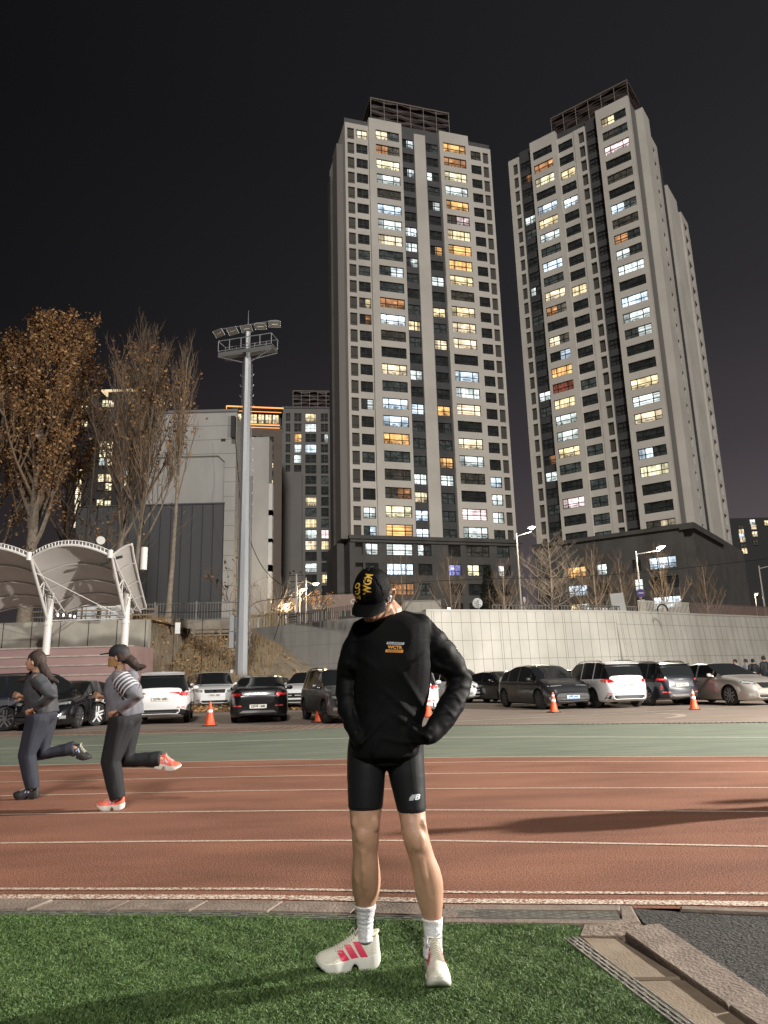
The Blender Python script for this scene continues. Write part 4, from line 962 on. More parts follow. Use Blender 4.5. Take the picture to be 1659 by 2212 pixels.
# ================================================================ floodlight mast
mgalv = mat('galvanised_steel', (.33, .345, .365), .42, .5, c2=(.42, .44, .46), scale=1.2, stretch=(1, 1, .15))
mgalv2 = mat('steel_dull', (.30, .31, .32), .5, .4)
def mast():
    Y = 37.; b = PY(521, 1478, Y); top = PY(533, 703, Y); H = top.z
    root = empty('floodlight_mast', (b.x, Y, 0), label='tall octagonal grey floodlight mast with platform and five unlit lamps', cat='floodlight mast')
    p = MB(); zz = [-.1, .4, H*.45, H*.451, H*.70, H-2.0, H-1.99, H-.3]; rr = [.36, .34, .275, .262, .235, .205, .15, .145]
    rings = [[(cos(2*pi*(j+.5)/8)*r, sin(2*pi*(j+.5)/8)*r, z) for j in range(8)] for z, r in zip(zz, rr)]
    p.rings(rings); p.tube([(0, 0, -.1), (0, 0, .06)], .6, 16); p.build('pole', mgalv, root, smooth=20)
    r = MB()
    z = 3.0; k = 0
    while z < H-2.6:
        for sgn in (-1, 1):
            x = sgn*(.34-.16*z/H); r.tube([(x, -.02, z), (x+sgn*.14, -.05, z+.02), (x+sgn*.17, -.06, z+.12)], .016, 4)
        z += .75 if k < 0 else .62; k += 1
    for sgn in (-1, 1): r.tube([(sgn*.40, 0, 3), (sgn*.30, 0, H*.6), (sgn*.26, 0, H-2.4)], .012, 4)
    r.build('climbing_rungs', mgalv2, root)
    d = Vector((cos(-.26), sin(-.26), 0))*1.0; d *= 1.0; n = Vector((-d.y, d.x, 0))     # platform direction: right end nearer
    pl = MB(); z0 = H-1.55; hw = 1.62
    B = lambda a, b_, z: d*a+n*b_+Vector((0, 0, z))
    for zt in (z0, z0+.62): pl.tube([B(-hw, -.42, zt), B(hw, -.42, zt), B(hw, .42, zt), B(-hw, .42, zt), B(-hw, -.42, zt)], .028, 4)
    for s in (-hw, -hw/2-.12, -.22, .22, hw/2+.12, hw):
        for w_ in (-.42, .42): pl.tube([B(s, w_, z0), B(s, w_, z0+.62)], .026, 4)
    pl.build('railing', mgalv2, root)
    dk = MB(); dk.obox((0, 0, z0-.12), d*hw, n*.42, Vector((0, 0, .03))); dk.obox(-n*.42+Vector((0, 0, z0-.2)), d*hw, n*.01, Vector((0, 0, .09))); dk.build('platform_deck', mat('deck_mesh', (.10, .10, .10), .8), root)
    br = MB()
    for s in (-1, 1): br.tube([B(s*hw, -.42, z0-.33), B(s*.1, 0, z0-.75)], .03, 4); br.tube([B(s*hw, .42, z0-.2), B(s*.1, 0, z0-.6)], .025, 4); br.tube([B(s*hw, -.42, z0-.33), B(s*.1, -.42, z0-.33)], .025, 4)
    br.build('brace', mgalv2, root)
    ca = MB(); zc = H-.02
    ca.tube([B(-1.75, -.05, zc+.02), B(1.75, -.05, zc+.02)], .035, 6); ca.tube([(0, 0, H-.4), (0, 0, H+.08)], .07, 6); ca.build('crossarm', mgalv2, root)
    ro = MB(); ro.tube([(0, 0, H+.05), (0, 0, H+.95)], [.022, .008], 6); ro.build('lightning_rod', mgalv2, root)
    for i in range(5):
        s = -1.72+.86*i; c = B(s, -.22, zc-.30); yaw = (-.55, -.45, -.25, .02, .08)[i]
        h = MB(); fx = Vector((cos(yaw), sin(yaw), 0)); fy = Vector((-sin(yaw), cos(yaw), 0)); t = radians(38 if i < 3 else 22)
        nrm = (-fy*sin(t)*1+Vector((0, 0, -cos(t)))).normalized(); vy = fx.cross(nrm).normalized()
        a, b2 = .33, .22; a2, b3 = .20, .12; dp = .20
        F = [c+fx*x+vy*y for x, y in ((-a, -b2), (a, -b2), (a, b2), (-a, b2))]; Bk = [c-nrm*dp+fx*x+vy*y for x, y in ((-a2, -b3), (a2, -b3), (a2, b3), (-a2, b3))]
        h.add(F+Bk, [(0, 1, 5, 4), (1, 2, 6, 5), (2, 3, 7, 6), (3, 0, 4, 7), (4, 5, 6, 7)])
        for q in range(4): h.tube([F[q], F[(q+1) % 4]], .014, 4)
        h.tube([c-nrm*dp, B(s, -.05, zc)], .02, 5)
        o = h.build('lamp_housing', mat('lamp_housing', (.42, .43, .43), .4, .4), root)
        f = MB(); f.quad(*[c+nrm*.004+(p_-c)*.92 for p_ in F]); f.build('lamp_glass', mat('lamp_glass', (.24, .23, .21), .1, .3), o)
        l = MB(); l.tube([c+nrm*.012-fx*.17, c+nrm*.012+fx*.17], .02, 5); l.build('lamp_tube', mat('lamp_tube', (.75, .72, .62), .3), o)
    bx = MB(); zA = PY(508, 1400, Y).z; zB = PY(508, 1330, Y).z
    bx.box(-.62, -.40, -.2, .12, zA, (zA+zB)/2-.02); bx.box(-.60, -.40, -.2, .12, (zA+zB)/2+.02, zB); bx.build('junction_box', mat('junction_box', (.24, .25, .26), .5), root)
    s = MB(); zs = PY(512, 1462, Y).z; s.box(-.50, -.36, -.3, -.27, zs-.15, zs+.35); s.build('small_sign', mat('white_plate', (.6, .6, .6), .5), root)
mast()
# ================================================================ spectator canopy
mwp = mat('white_steel', (.74, .71, .68), .35, coat=.3)
def membrane_mat():
    m = mat('canopy_membrane', (.55, .52, .49), .7, c2=(.66, .62, .59), scale=.5); p = m.node_tree.nodes['Principled BSDF']; return m
mmem = membrane_mat()
def canopy():
    P1 = Vector((-14.65, 31, 0)); P2 = Vector((-11.30, 31, 0)); dx = (P2.x-P1.x)
    root = empty('stadium_canopy', (-14, 31, 3), label='white membrane spectator canopy with arched tubes on round columns at the left', cat='canopy')
    zf, zr = 6.50, 4.55; yf, yr = 29.0, 32.4
    def base(b):      # b 0 front .. 1 rear
        y = yf+(yr-yf)*b; z = zf+(zr-zf)*(b**.8)+.0; return y, z
    def mem(x0, w, b, a, rise=.46):
        y, z = base(b); r = rise*(1-.25*b)*(4*a*(1-a)); return Vector((x0+w*a, y-.35*(4*a*(1-a))*(1 if b < .02 else 0), z+r))
    bays = [(P1.x+dx*k, dx) for k in (-3, -2, -1, 0)]
    for k, (x0, w) in enumerate(bays):
        mb = MB(); n, m = 16, 10
        V = [mem(x0, w, j/m, i/n) for j in range(m+1) for i in range(n+1)]
        mb.add(V, [(j*(n+1)+i, j*(n+1)+i+1, (j+1)*(n+1)+i+1, (j+1)*(n+1)+i) for j in range(m) for i in range(n)])
        mb.build('membrane', mmem, root, smooth=80, world=True)
        for b, r in ((0, .055), (.22, .035), (.50, .035), (.76, .035), (1., .035)):
            t = MB(); t.tube([mem(x0, w, b, i/16)-Vector((0, 0, .06)) for i in range(17)], r, 6); t.build('arch_tube', mwp, root, smooth=60, world=True)
        # gutter ladder on the front edge
        t = MB(); t.tube([mem(x0, w, 0, i/16)+Vector((0, -.02, .13)) for i in range(17)], .02, 4)
        for i in range(1, 24): p = mem(x0, w, 0, i/24); t.tube([p-Vector((0, 0, .02)), p+Vector((0, -.02, .13))], .014, 4)
        t.build('edge_ladder', mwp, root, world=True)
        g = MB(); 
        for i in range(16): a_, b_ = mem(x0, w, 0, i/16), mem(x0, w, 0, (i+1)/16); g.quad(a_+Vector((0, 0, -.03)), b_+Vector((0, 0, -.03)), b_+Vector((0, .0, .12)), a_+Vector((0, 0, .12)))
        g.build('edge_flashing', mat('flashing_dark', (.10, .10, .10), .6), root, world=True)
    # end piece: half bay turning down to the right
    def endp(b, a):
        y, z = base(b); return Vector((P2.x+(.80-.42*b)*a, y, z+.46*sin(a*pi/2)*(1-.75*b)))
    mb = MB(); n, m = 8, 10; V = [endp(j/m, i/n) for j in range(m+1) for i in range(n+1)]
    mb.add(V, [(j*(n+1)+i, j*(n+1)+i+1, (j+1)*(n+1)+i+1, (j+1)*(n+1)+i) for j in range(m) for i in range(n)]); mb.build('membrane', mmem, root, smooth=80, world=True)
    for b, r in ((0, .05), (.22, .03), (.50, .03), (.76, .03), (1., .035)): t = MB(); t.tube([endp(b, i/8)-Vector((0, 0, .05)) for i in range(9)], r, 6); t.build('arch_tube', mwp, root, smooth=60, world=True)
    t = MB(); t.tube([endp(j/10, 1) for j in range(11)], .045, 6); t.tube([endp(j/10, .0)+Vector((.12, 0, -.1)) for j in range(11)], .03, 6); t.build('edge_tube', mwp, root, world=True)
    for k in (-3, -2, -1, 0, 1):      # trusses and columns
        x = P1.x+dx*k
        y0, z0 = base(0); tip = Vector((x, y0-.05, z0-.02)); low = Vector((x, 31.0, 3.95)); t = MB()
        t.tube([tip, low], .065, 8)
        for s in (-.18, .18): t.tube([tip+Vector((s*.2, 0, 0))]+[Vector((x+s, *base(b)))-Vector((0, 0, .16)) for b in (.25, .5, .76, .98)], .042, 6)
        for b in (.28, .55, .8):
            y, z = base(b); q = Vector((x, y, z-.16)); f = (y-y0)/(31-y0); l = tip.lerp(low, min(1, f)); l2 = tip.lerp(low, min(1, f+.18))
            for s in (-.18, .18): t.tube([q+Vector((s, 0, 0)), l], .03, 5); t.tube([q+Vector((s, 0, 0)), l2], .03, 5)
        t.build('truss', mwp, root, smooth=60, world=True)
        c = MB(); c.tube([(x, 31, 2.6), (x, 31, 5.25)], .155, 16); c.tube([(x, 31, 4.9), (x, 31, 4.98)], .19, 16); c.tube([(x, 31, 3.85), (x, 31, 3.95)], .18, 16); c.build('column', mwp, root, smooth=40, world=True)
        if k in (0, 1, -1):
            h = MB(); h.tube([tip+Vector((-.05, 0, -.12)), tip+Vector((-.05, 0, .22))], .11, 10); h.build('node_joint', mwp, root, smooth=40, world=True)
    t = MB(); t.tube([Vector((P1.x, *base(.15)))-Vector((0, 0, .15)), (P2.x, 31, 4.05)], .018, 4); t.tube([Vector((P1.x, 31, 4.05)), Vector((P2.x, 31, 4.05))], .022, 4); t.tube([Vector((P1.x, 31.1, 3.95)), Vector((P2.x, 31.1, 4.12))], .016, 4); t.build('tie_rod', mwp, root, world=True)
    t = MB(); t.tube([Vector((-10.72, 31.2, 6.2)), Vector((-10.72, 31.2, 7.2))], .15, 12); t.build('rear_post', mwp, root, smooth=40, world=True)
    # cctv heads hanging at the joint
    cc = MB(); y0, z0 = base(0); cc.tube([(P2.x-.5, y0+.1, z0-.35), (P2.x-.15, y0+.1, z0-.28)], .06, 8); cc.tube([(P2.x-.15, y0+.1, z0-.28), (P2.x, y0, z0-.1)], .02, 5); cc.tube([(P2.x+.15, y0+.1, z0-.12), (P2.x+.4, y0+.1, z0-.05)], .06, 8)
    cc.build('camera_head', mat('camera_dark', (.04, .04, .04), .4), root, smooth=40, world=True)
    sp = MB(); sp.box(P2.x-.36, P2.x-.13, 30.75, 31.0, 4.35, 4.62); sp.build('loudspeaker', mat('offwhite_plastic', (.55, .54, .5), .5), root, world=True)
canopy()
s = MB(); p = PY(213, 1171, 36); s.tube([p, p+Vector((.25, -.35, .02))], [.14, .22], 12); s.tube([p+Vector((0, 0, -.9)), p], .04, 6)
o = s.build('horn_speaker', mat('offwhite_plastic', (.55, .54, .5), .5), smooth=50); tag(o, 'grey horn loudspeaker poking up behind the canopy\'s arched front edge', 'loudspeaker')
# lights hanging under the canopy, cabinets, posts
mb_ = mat('bulb_lit', (.8, .8, .8), .4, emit=(.9, .95, 1), es=1.6)
for u in (231, 253, 280, 297):
    p = PY(u*1.0*.3737*1.0 if 0 else (u*2.7*.3737/1.8517)*1.0, 1, 31)
for k, u in enumerate((231.0, 253.5, 280.5, 297.0)):
    uu = (u*1659/620)*.3737/1.8517; 
for k, (u, v) in enumerate(((125, 1329), (137, 1329), (151.5, 1330), (161, 1332))):
    p = PY(u, v, 31.2); m = MB(); m.sphere((0, 0, 0), .045, 8, sc=(1, 1, 1.6)); o = m.build('light_bulb', mb_, smooth=80); o.location = p
    tag(o, ('first', 'second', 'third', 'fourth')[k]+' small lit bulb from the left, hung in a string under the canopy', 'bulb', 'string of bulbs under the canopy')
mcab = mat('white_cabinet', (.52, .54, .56), .5, c2=(.42, .44, .46), scale=2)
for nm, u0, u1, v0, v1, Y, lab in (('storage_cabinet', 166, 206, 1387 if 0 else 1341, 1309, 34.8, 'white storage cabinet under the canopy, left of the pair behind the railing'), ('storage_cabinet', 218, 259, 1341, 1312, 34.8, 'pale storage cabinet nearest the right canopy column')):
    a = PY(u0, v0, Y); b = PY(u1, v1, Y); z0_ = PY(200, 1345, 34.5).z-.1; h = b.z-z0_
    r = empty(nm, (a.x, Y, z0_), label=lab, cat='cabinet'); w = MB(); L = b.x-a.x; w.box(0, L, 0, .8, 0, h); w.build('cabinet_body', mcab, r)
    w = MB(); w.box(L*.49, L*.51, -.012, -.001, .05, h-.05); w.box(L*.44, L*.47, -.03, -.001, h*.4, h*.55); w.build('door_gap', mframe, r)
    w = MB(); w.box(-.05, L+.05, -.05, .85, h, h+.06); w.build('cabinet_top', mwp, r)
wood = mat('weathered_wood', (.17, .135, .10), .9, c2=(.24, .19, .14), scale=6)
def rail_fence(name, label, x0, x1, y, z0, h, post, rails, m, pt=.05, rt=.03, rough=False):
    r = empty(name, ((x0+x1)/2, y, z0), label=label, cat='fence'); a = MB(); n = max(1, round((x1-x0)/post))
    for i in range(n+1): x = x0+(x1-x0)*i/n; a.box(x-pt, x+pt, y-pt, y+pt, z0, z0+h)
    a.build('post', m, r, world=True); b = MB()
    for f in rails: b.box(x0, x1, y-rt-pt*.5, y+rt-pt*.5, z0+h*f-rt, z0+h*f+rt)
    b.build('rail', m, r, world=True)
zlw = PY(150, 1342, 34).z
rail_fence('wooden_railing', 'rough wooden post-and-rail barrier in front of the storage cabinets', -17, -11.0, 34.2, zlw-.1, .75, 1.1, (.45, .8), wood, .035, .03)
rail_fence('wooden_railing', 'low wooden rail fence running along the top of the dirt slope', -10.9, -7.9, 40.6, slope_z(-9.5, 40.6)-.05, .8, 1.3, (.4, .85), wood, .04, .035)
def picket(name, label, A, B, z0, h, step, m, bar=.014, rails=(.08, .92), rr=.025, bars_label=None):
    """vertical-bar fence from A to B; bars are one surface pattern inside the panel"""
    A = Vector(A); B = Vector(B); t = (B-A).normalized(); L = (B-A).length; r = empty(name, (A+B)/2+Vector((0, 0, z0)), label=label, cat='fence'); r.location.z = z0
    a = MB(); s = 0
    while s < L: p = A+t*s; a.box(p.x-bar, p.x+bar, p.y-bar, p.y+bar, z0, z0+h); s += step
    a.build('bars', m, r, world=True); b = MB()
    for f in rails: b.tube([A+Vector((0, 0, z0+h*f)), B+Vector((0, 0, z0+h*f))], rr, 4)
    b.build('rail', m, r, world=True); c = MB(); s = 0
    while s <= L: p = A+t*s; c.box(p.x-.04, p.x+.04, p.y-.04, p.y+.04, z0, z0+h+.05); s += 2.4
    c.build('post', m, r, world=True); return r
mfen = mat('fence_grey', (.16, .155, .15), .6); 
z = PY(400, 1341, 41).z; za = PY(400, 1300, 41).z
picket('metal_fence', 'grey vertical-bar metal fence along the top of the slope in front of the hall', (PY(60, 1340, 41).x, 41.2, 0), (PY(515, 1340, 41).x, 41.2, 0), z, za-z, .16, mfen, .010)
picket('metal_fence', 'dark bar fence with scrollwork in front of the brush beside the hall', (PY(505, 1340, 53).x, 53, 0), (PY(760, 1340, 53).x, 52, 0), 4.85, 1.25, .22, mat('fence_dark_brown', (.07, .055, .04), .6), .012)
cb = MB(); c0 = PY(275, 1353, 40.9); c1_ = PY(520, 1345, 40.9); cb.box(c0.x, c1_.x, 40.9, 41.4, z-.75, z+.02); o = cb.build('kerb_wall', mat('low_wall_concrete2', (.16, .14, .115), .9, c2=(.25, .22, .18), scale=1.5)); tag(o, 'brownish concrete kerb wall carrying the bar fence above the dirt slope', 'wall')
cb = MB(); a = PY(262, 1362, 36.5); b = PY(300, 1373, 36.5); cb.box(a.x, b.x+.1, 36.5, 37.0, b.z-.3, a.z); o = cb.build('concrete_beam', mat('low_wall_concrete', (.26, .245, .21))); tag(o, 'short pale concrete beam at the upper left corner of the dirt slope', 'concrete beam')
# plank fence with warm light, standing on the shaded wall
def plank_fence():
    A = WALL[0]+Vector((-.3, .5, 0)); B = PY(612, 1325, 47.2); B = Vector((B.x, B.y, 0)); B2 = PY(750, 1310, 44.0); R = random.Random(3)
    A = Vector((PY(536, 1340, 50.2).x, 50.2, 0)); Bp = Vector((PY(623, 1325, 47.4).x, 47.4, 0))
    r = empty('plank_fence', A+Vector((0, 0, ZW)), label='uneven warm-lit wooden planks with white gaps, on the shaded wall right of the pole', cat='fence')
    t = (Bp-A).normalized(); L = (Bp-A).length; a = MB(); s = 0; zt = PY(536, 1325, 50).z-ZW+.3
    while s < L:
        w = R.uniform(.06, .13); h = R.choice((.95, 1.0, 1.02)); p = A+t*s; d = t*w/2
        if R.random() < .20: a.obox(p+Vector((0, 0, ZW+.35*h)), d*.8, Vector((0, .02, 0)), Vector((0, 0, h*R.uniform(.15, .35))), 1)
        else: a.obox(p+Vector((0, 0, ZW+h/2)), d, Vector((0, .02, 0)), Vector((0, 0, h/2)), 0)
        s += w+.06
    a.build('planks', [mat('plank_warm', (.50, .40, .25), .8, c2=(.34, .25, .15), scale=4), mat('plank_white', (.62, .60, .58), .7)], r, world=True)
    b = MB(); b.tube([A+Vector((0, .06, ZW+.8)), Bp+Vector((0, .06, ZW+.8))], .04, 4); b.build('rail', wood, r, world=True)
    # second part, dark posts with glimpses of light panels
    r2 = empty('slat_fence', Bp+Vector((0, 0, ZW)), label='dark posts alternating with pale slats on the wall top, left of the man\'s cap', cat='fence')
    E_ = Vector((PY(790, 1310, 41.6).x, 41.6, 0)); t = (E_-Bp).normalized(); L = (E_-Bp).length; a = MB(); s = .9
    a.obox(Bp+t*.5+Vector((0, 0, ZW+.5)), t*.5, Vector((0, .03, 0)), Vector((0, 0, .03)), 0)
    for zz_ in (.15, .3, .45, .62): a.obox(Bp+t*.5+Vector((0, 0, ZW+zz_)), t*.5, Vector((0, .02, 0)), Vector((0, 0, .02)), 0)
    while s < L:
        p = Bp+t*s; k = R.random(); a.obox(p+Vector((0, 0, ZW+.36)), t*.035, Vector((0, .03, 0)), Vector((0, 0, .36)), 0)
        if k < .6: a.obox(p+t*.11+Vector((0, 0.05, ZW+.30)), t*.045, Vector((0, .01, 0)), Vector((0, 0, .28*R.uniform(.6, 1))), 1)
        s += .19
    a.build('slats', [mat('fence_dark_brown', (.07, .055, .04), .6), mat('plank_white', (.62, .6, .58), .7)], r2, world=True)
plank_fence()
# pipe fences on the pale wall
def wall_at(x):
    for a, b in zip(WALL, WALL[1:]):
        if x <= b.x: f = (x-a.x)/(b.x-a.x); return a.lerp(b, f)
def fence_on_wall(name, label, xa, xb, h, step, m, bar, inset=.45):
    pts = [xa]+[w.x for w in WALL if xa < w.x < xb]+[xb]
    r = empty(name, wall_at(xa)+Vector((0, inset, ZW+.1)), label=label, cat='fence'); a = MB(); b = MB()
    for p, q in zip(pts, pts[1:]):
        A = wall_at(p)+Vector((0, inset, ZW)); B = wall_at(q)+Vector((0, inset, ZW)); t = (B-A).normalized(); L = (B-A).length; s = 0
        while s < L: c = A+t*s; a.box(c.x-bar, c.x+bar, c.y-bar, c.y+bar, ZW, ZW+h); s += step
        for f in (.06, .97): b.tube([A+Vector((0, 0, h*f)), B+Vector((0, 0, h*f))], bar*1.3, 4)
    a.build('bars', m, r, world=True); b.build('rail', m, r, world=True)
x1 = PY(1388, 1310, 45).x; x2 = PY(1540, 1310, 49).x
fence_on_wall('low_picket_fence', 'low dark fence of short pickets along the top of the pale wall, middle stretch', 6.2, x1-.2, .42, .22, mat('picket_mixed', (.12, .11, .10), .7), .025)
fence_on_wall('pipe_fence', 'light grey pipe fence on the wall top beginning at the blue round sign', x1, x1+4.4, .85, .14, mat('fence_light', (.50, .48, .44), .5), .02)
fence_on_wall('pipe_fence', 'dark vertical-bar fence continuing along the wall top to the right edge', x1+4.5, 52, .85, .16, mat('fence_brownred', (.13, .09, .085), .6), .022)
# white posts seen through low fence
wp = MB(); 
for i in range(22): x = PY(1270, 1316, 44).x+i*.13; w = wall_at(x); wp.box(x-.02, x+.02, w.y+.7, w.y+.74, ZW-.2, ZW+.32)
o = wp.build('white_pickets', mat('plank_white', (.62, .6, .58), .7)); tag(o, 'row of short white pickets behind the low dark fence, left of the leaning grey panel', 'fence')
# leaning panel cabinet, white box
pc = PY(1335, 1320, 45); pb_ = MB(); pb_.obox((pc.x, 45, ZW+.55), Vector((.42, 0, .03)), Vector((0, .2, 0)), Vector((-.06, 0, .68))); o = pb_.build('panel_board', mat('grey_panel', (.30, .30, .29), .6)); tag(o, 'slightly tilted blank grey panel standing on the wall top left of the sign pole', 'panel')
pc = PY(1316, 1320, 45); pb_ = MB(); pb_.box(pc.x-.35, pc.x+.5, 45, 45.4, ZW-.1, ZW+.22); pb_.box(pc.x-.4, pc.x-.05, 44.98, 45.2, ZW-.1, ZW+.35); o = pb_.build('white_box', mat('white_plate', (.6, .6, .6))); tag(o, 'low white box at the foot of the tilted grey panel', 'box')
# bicycle wheel / hose ring on fence
pc = PY(1430, 1321, 45); r_ = MB(); r_.tube([(pc.x+.33*cos(a), pc.y-.1, ZW+.05+.42*max(0, sin(a))) for a in [pi*i/12 for i in range(13)]], .05, 6); o = r_.build('rubber_hose', mat('black_rubber', (.02, .02, .02), .6)); tag(o, 'black hose looped in an arch over the light pipe fence', 'hose')
# ---------------- convex mirror seen from behind
pc = PY(1031.5, 1303, 42.5); rt_ = empty('traffic_mirror', (pc.x, 42.5, ZW-.3), label='round convex traffic mirror seen from behind on a thin post above the wall', cat='mirror')
d = MB(); c = Vector((0, 0, pc.z-ZW+.3)); R__ = .30
rings = [[c+Vector((R__*r*cos(a), -.0-.07*(1-r*r), R__*r*sin(a))) for a in [2*pi*i/24 for i in range(24)]] for r in (.05, .5, .85, 1.)]
d.rings(rings); d.build('mirror_dish', mat('mirror_back', (.36, .37, .37), .5, .2), rt_, smooth=60)
d = MB()
for i in range(8): a = 2*pi*i/8+.2; d.tube([c+Vector((.05*cos(a), -.09, .05*sin(a))), c+Vector((.24*cos(a), -.05, .24*sin(a)))], .012, 4)
d.build('rib', mat('rib_dark', (.10, .10, .10), .6), rt_); d = MB(); d.tube([(.05, -.1, 0), (.05, -.1, c.z+.22)], .03, 6); d.build('post', mgalv2, rt_)
# ---------------- street lamps
mlampon = mat('street_lamp_lit', (1, .9, .7), .4, emit=(1, .86, .6), es=14)
mlampw = mat('street_lamp_warm', (1, .8, .5), .4, emit=(1, .72, .38), es=14)
mpole = mat('lamp_pole', (.34, .33, .32), .5, .3)
def street_lamp(label, ub, vb, ut, vt, uh, vh, Y, r=.07, pw=900, warm=False, head=.16, on=True, group=None):
    b = PY(ub, vb, Y); t = PY(ut, vt, Y); h = PY(uh, vh, Y); z0 = min(b.z, ZW)-.6
    root = empty('street_lamp', (t.x, Y, z0), label=label, cat='street lamp', group=group); loc = root.location
    m = MB(); m.tube([(0, 0, 0), (t.x*0, 0, t.z-z0)], [r*1.3, r*.7], 8); m.build('pole', mpole, root, smooth=60)
    hh = Vector((h.x-t.x, -.25, h.z-z0))
    if abs(h.x-t.x) > .3: a = MB(); a.tube([(0, 0, t.z-z0-.25), hh*.96+Vector((0, 0, .04))], [r*.6, r*.4], 6); a.build('arm', mpole, root, smooth=60)
    g = MB(); g.obox(hh+Vector((0, 0, .07)), Vector((head*1.8, 0, .02)), Vector((0, head*.8, 0)), Vector((0, 0, .05))); o = g.build('lamp_head', mpole, root)
    if on:
        g = MB(); g.sphere(hh, head*.85, 8, sc=(1.3, 1, .8)); g.build('lamp_glass', mlampw if warm else mlampon, o, smooth=80)
        lamp('street_lamp_light', loc+hh+Vector((0, -.1, -.25)), pw, (1, .74, .42) if warm else (1, .86, .64), .15)
    return root
street_lamp('tall street lamp shining between the two towers, its arm pointing right', 1128, 1318, 1115, 1152, 1147, 1142, 54, pw=2600)
sl2 = street_lamp('street lamp with long arm in front of the right tower, carrying a blue round sign', 1386, 1312, 1373, 1190, 1425, 1184, 52, pw=2600)
street_lamp('plain lamp pole near the right edge with its arm leaving the photo', 1650, 1305, 1639, 1222, 1690, 1212, 60, on=False)
street_lamp('short bright lamp low beside the right-edge pole', 1636, 1310, 1631, 1287, 1630, 1285, 62, r=.04, pw=150, head=.10)
street_lamp('taller warm street lamp of the lit group left of the cap, head to the right', 663, 1315, 661, 1248, 683, 1262, 64, r=.08, pw=900, warm=True, head=.17)
street_lamp('middle warm lamp on a pale pole in the lit group left of the cap', 650, 1320, 648, 1278, 655, 1275, 58, r=.05, pw=500, warm=True, head=.14)
street_lamp('low warm lamp glowing behind the plank fence', 618, 1330, 618, 1310, 620, 1307, 58, r=.04, pw=300, warm=True, head=.14)
p = PY(970, 1318, 41.2); w = MB(); w.sphere((0, 0, 0), .09, 8); o = w.build('wall_lamp', mlampon, smooth=80); o.location = p+Vector((0, 0, .06)); tag(o, 'tiny bright lamp sitting on the top edge of the pale wall right of the man', 'lamp'); lamp('wall_lamp_light', p+Vector((0, -.35, .15)), 60, (1, .9, .7), .08)
# utility pole near lit group + sign on pole 2
up = MB(); a = PY(640, 1315, 57); b = PY(647, 1240, 57); up.tube([(0, 0, 0), (0, 0, b.z-4.2)], [.13, .09], 8); r_ = empty('utility_pole', (a.x, 57, 4.2), label='concrete utility pole with crossarms at the left of the warm lamp group', cat='utility pole'); up.build('pole', mpole, r_, smooth=60)
up = MB(); H_ = b.z-4.2
for dz in (0, .5): up.box(-.6, .6, -.05, .05, H_-dz-.15, H_-dz-.07)
up.sphere((-.45, -.1, H_+.1), .12, 6); up.sphere((-.2, -.1, H_+.25), .10, 6); up.sphere((.35, -.1, H_+.12), .10, 6); up.build('crossarm', mframe, r_)
ps = PY(1384.5, 1281, 51.7); sg = MB(); c = Vector((ps.x, 51.7, ps.z)); sg.tube([c, c+Vector((0, .03, 0))], .30, 20); r_ = empty('road_sign', c, label='small blue round sign with red rim fixed on the second street lamp pole', cat='sign')
sg.build('sign_disc', mat('sign_blue', (.03, .04, .22), .5), r_, world=True)
sg = MB(); sg.rings([[c+Vector((r*cos(a), y, r*sin(a))) for a in [2*pi*i/24 for i in range(24)]] for r, y in ((.305, -.01), (.25, -.012))], cap=False); sg.build('sign_rim', mat('sign_rim', (.16, .05, .13), .5), r_, world=True)
sg = MB(); sg.obox(c+Vector((0, -.014, 0)), Vector((.18, 0, 0)), Vector((0, .002, 0)), Vector((0, 0, .03))); sg.build('sign_bar', mat('sign_white', (.6, .6, .65), .5), r_, world=True)
sg = MB(); sg.box(c.x-.02, c.x+.22, 51.68, 51.7, c.z-1.15, c.z-.45); o = sg.build('notice_plate', mat('notice_tan', (.30, .27, .22), .7)); tag(o, 'faded notice plate on the lamp pole just below the blue round sign', 'sign')
sg = MB(); sg.box(c.x+.0, c.x+.2, 51.68, 51.7, c.z-1.75, c.z-1.22); o = sg.build('notice_plate', mat('notice_yellow', (.40, .29, .06), .7)); tag(o, 'small yellow-striped plate at the bottom of the pole with the blue sign', 'sign')
pp = MB(); a = PY(1134, 1318, 53); pp.tube([(a.x, 53, 4.2), (a.x, 53, PY(1132, 1290, 53).z)], .04, 6); pp.box(a.x-.08, a.x+.08, 52.95, 53.05, PY(1132, 1300, 53).z, PY(1132, 1290, 53).z); o = pp.build('meter_post', mpole); tag(o, 'short slim post standing right of the first street lamp\'s foot', 'post')
# overhead cables
def cable(name, label, pts, r=.022):
    P = [PY(u, v, y) for u, v, y in pts]; Q = []
    for i in range(len(P)-1):
        for k in range(8):
            f = k/8; p0 = P[max(i-1, 0)]; p1 = P[i]; p2 = P[i+1]; p3 = P[min(i+2, len(P)-1)]
            Q.append(.5*((2*p1)+(p2-p0)*f+(2*p0-5*p1+4*p2-p3)*f*f+(3*p1-p0-3*p2+p3)*f**3))
    Q.append(P[-1]); m = MB(); m.tube(Q, r, 4); o = m.build(name, mat('cable_black', (.008, .008, .008), .6)); tag(o, label, 'cable')
cable('overhead_cable', 'long black overhead cable sagging across the tower bases', [(270, 1305, 34), (340, 1322, 36), (515, 1318, 38), (560, 1299, 40), (640, 1290, 40), (760, 1279, 38), (900, 1258, 38), (1080, 1250, 40), (1240, 1246, 42), (1450, 1230, 44), (1700, 1202, 46)], .016)
cable('hanging_cable', 'black cable hanging down the shaded wall from the plank fence to the dirt mound', [(617, 1326, 46.9), (606, 1333, 46.8), (600, 1355, 46.5), (590, 1385, 46.2), (578, 1405, 44), (550, 1408, 41), (520, 1400, 38.5), (490, 1403, 38.2), (470, 1430, 37.6)], .022)
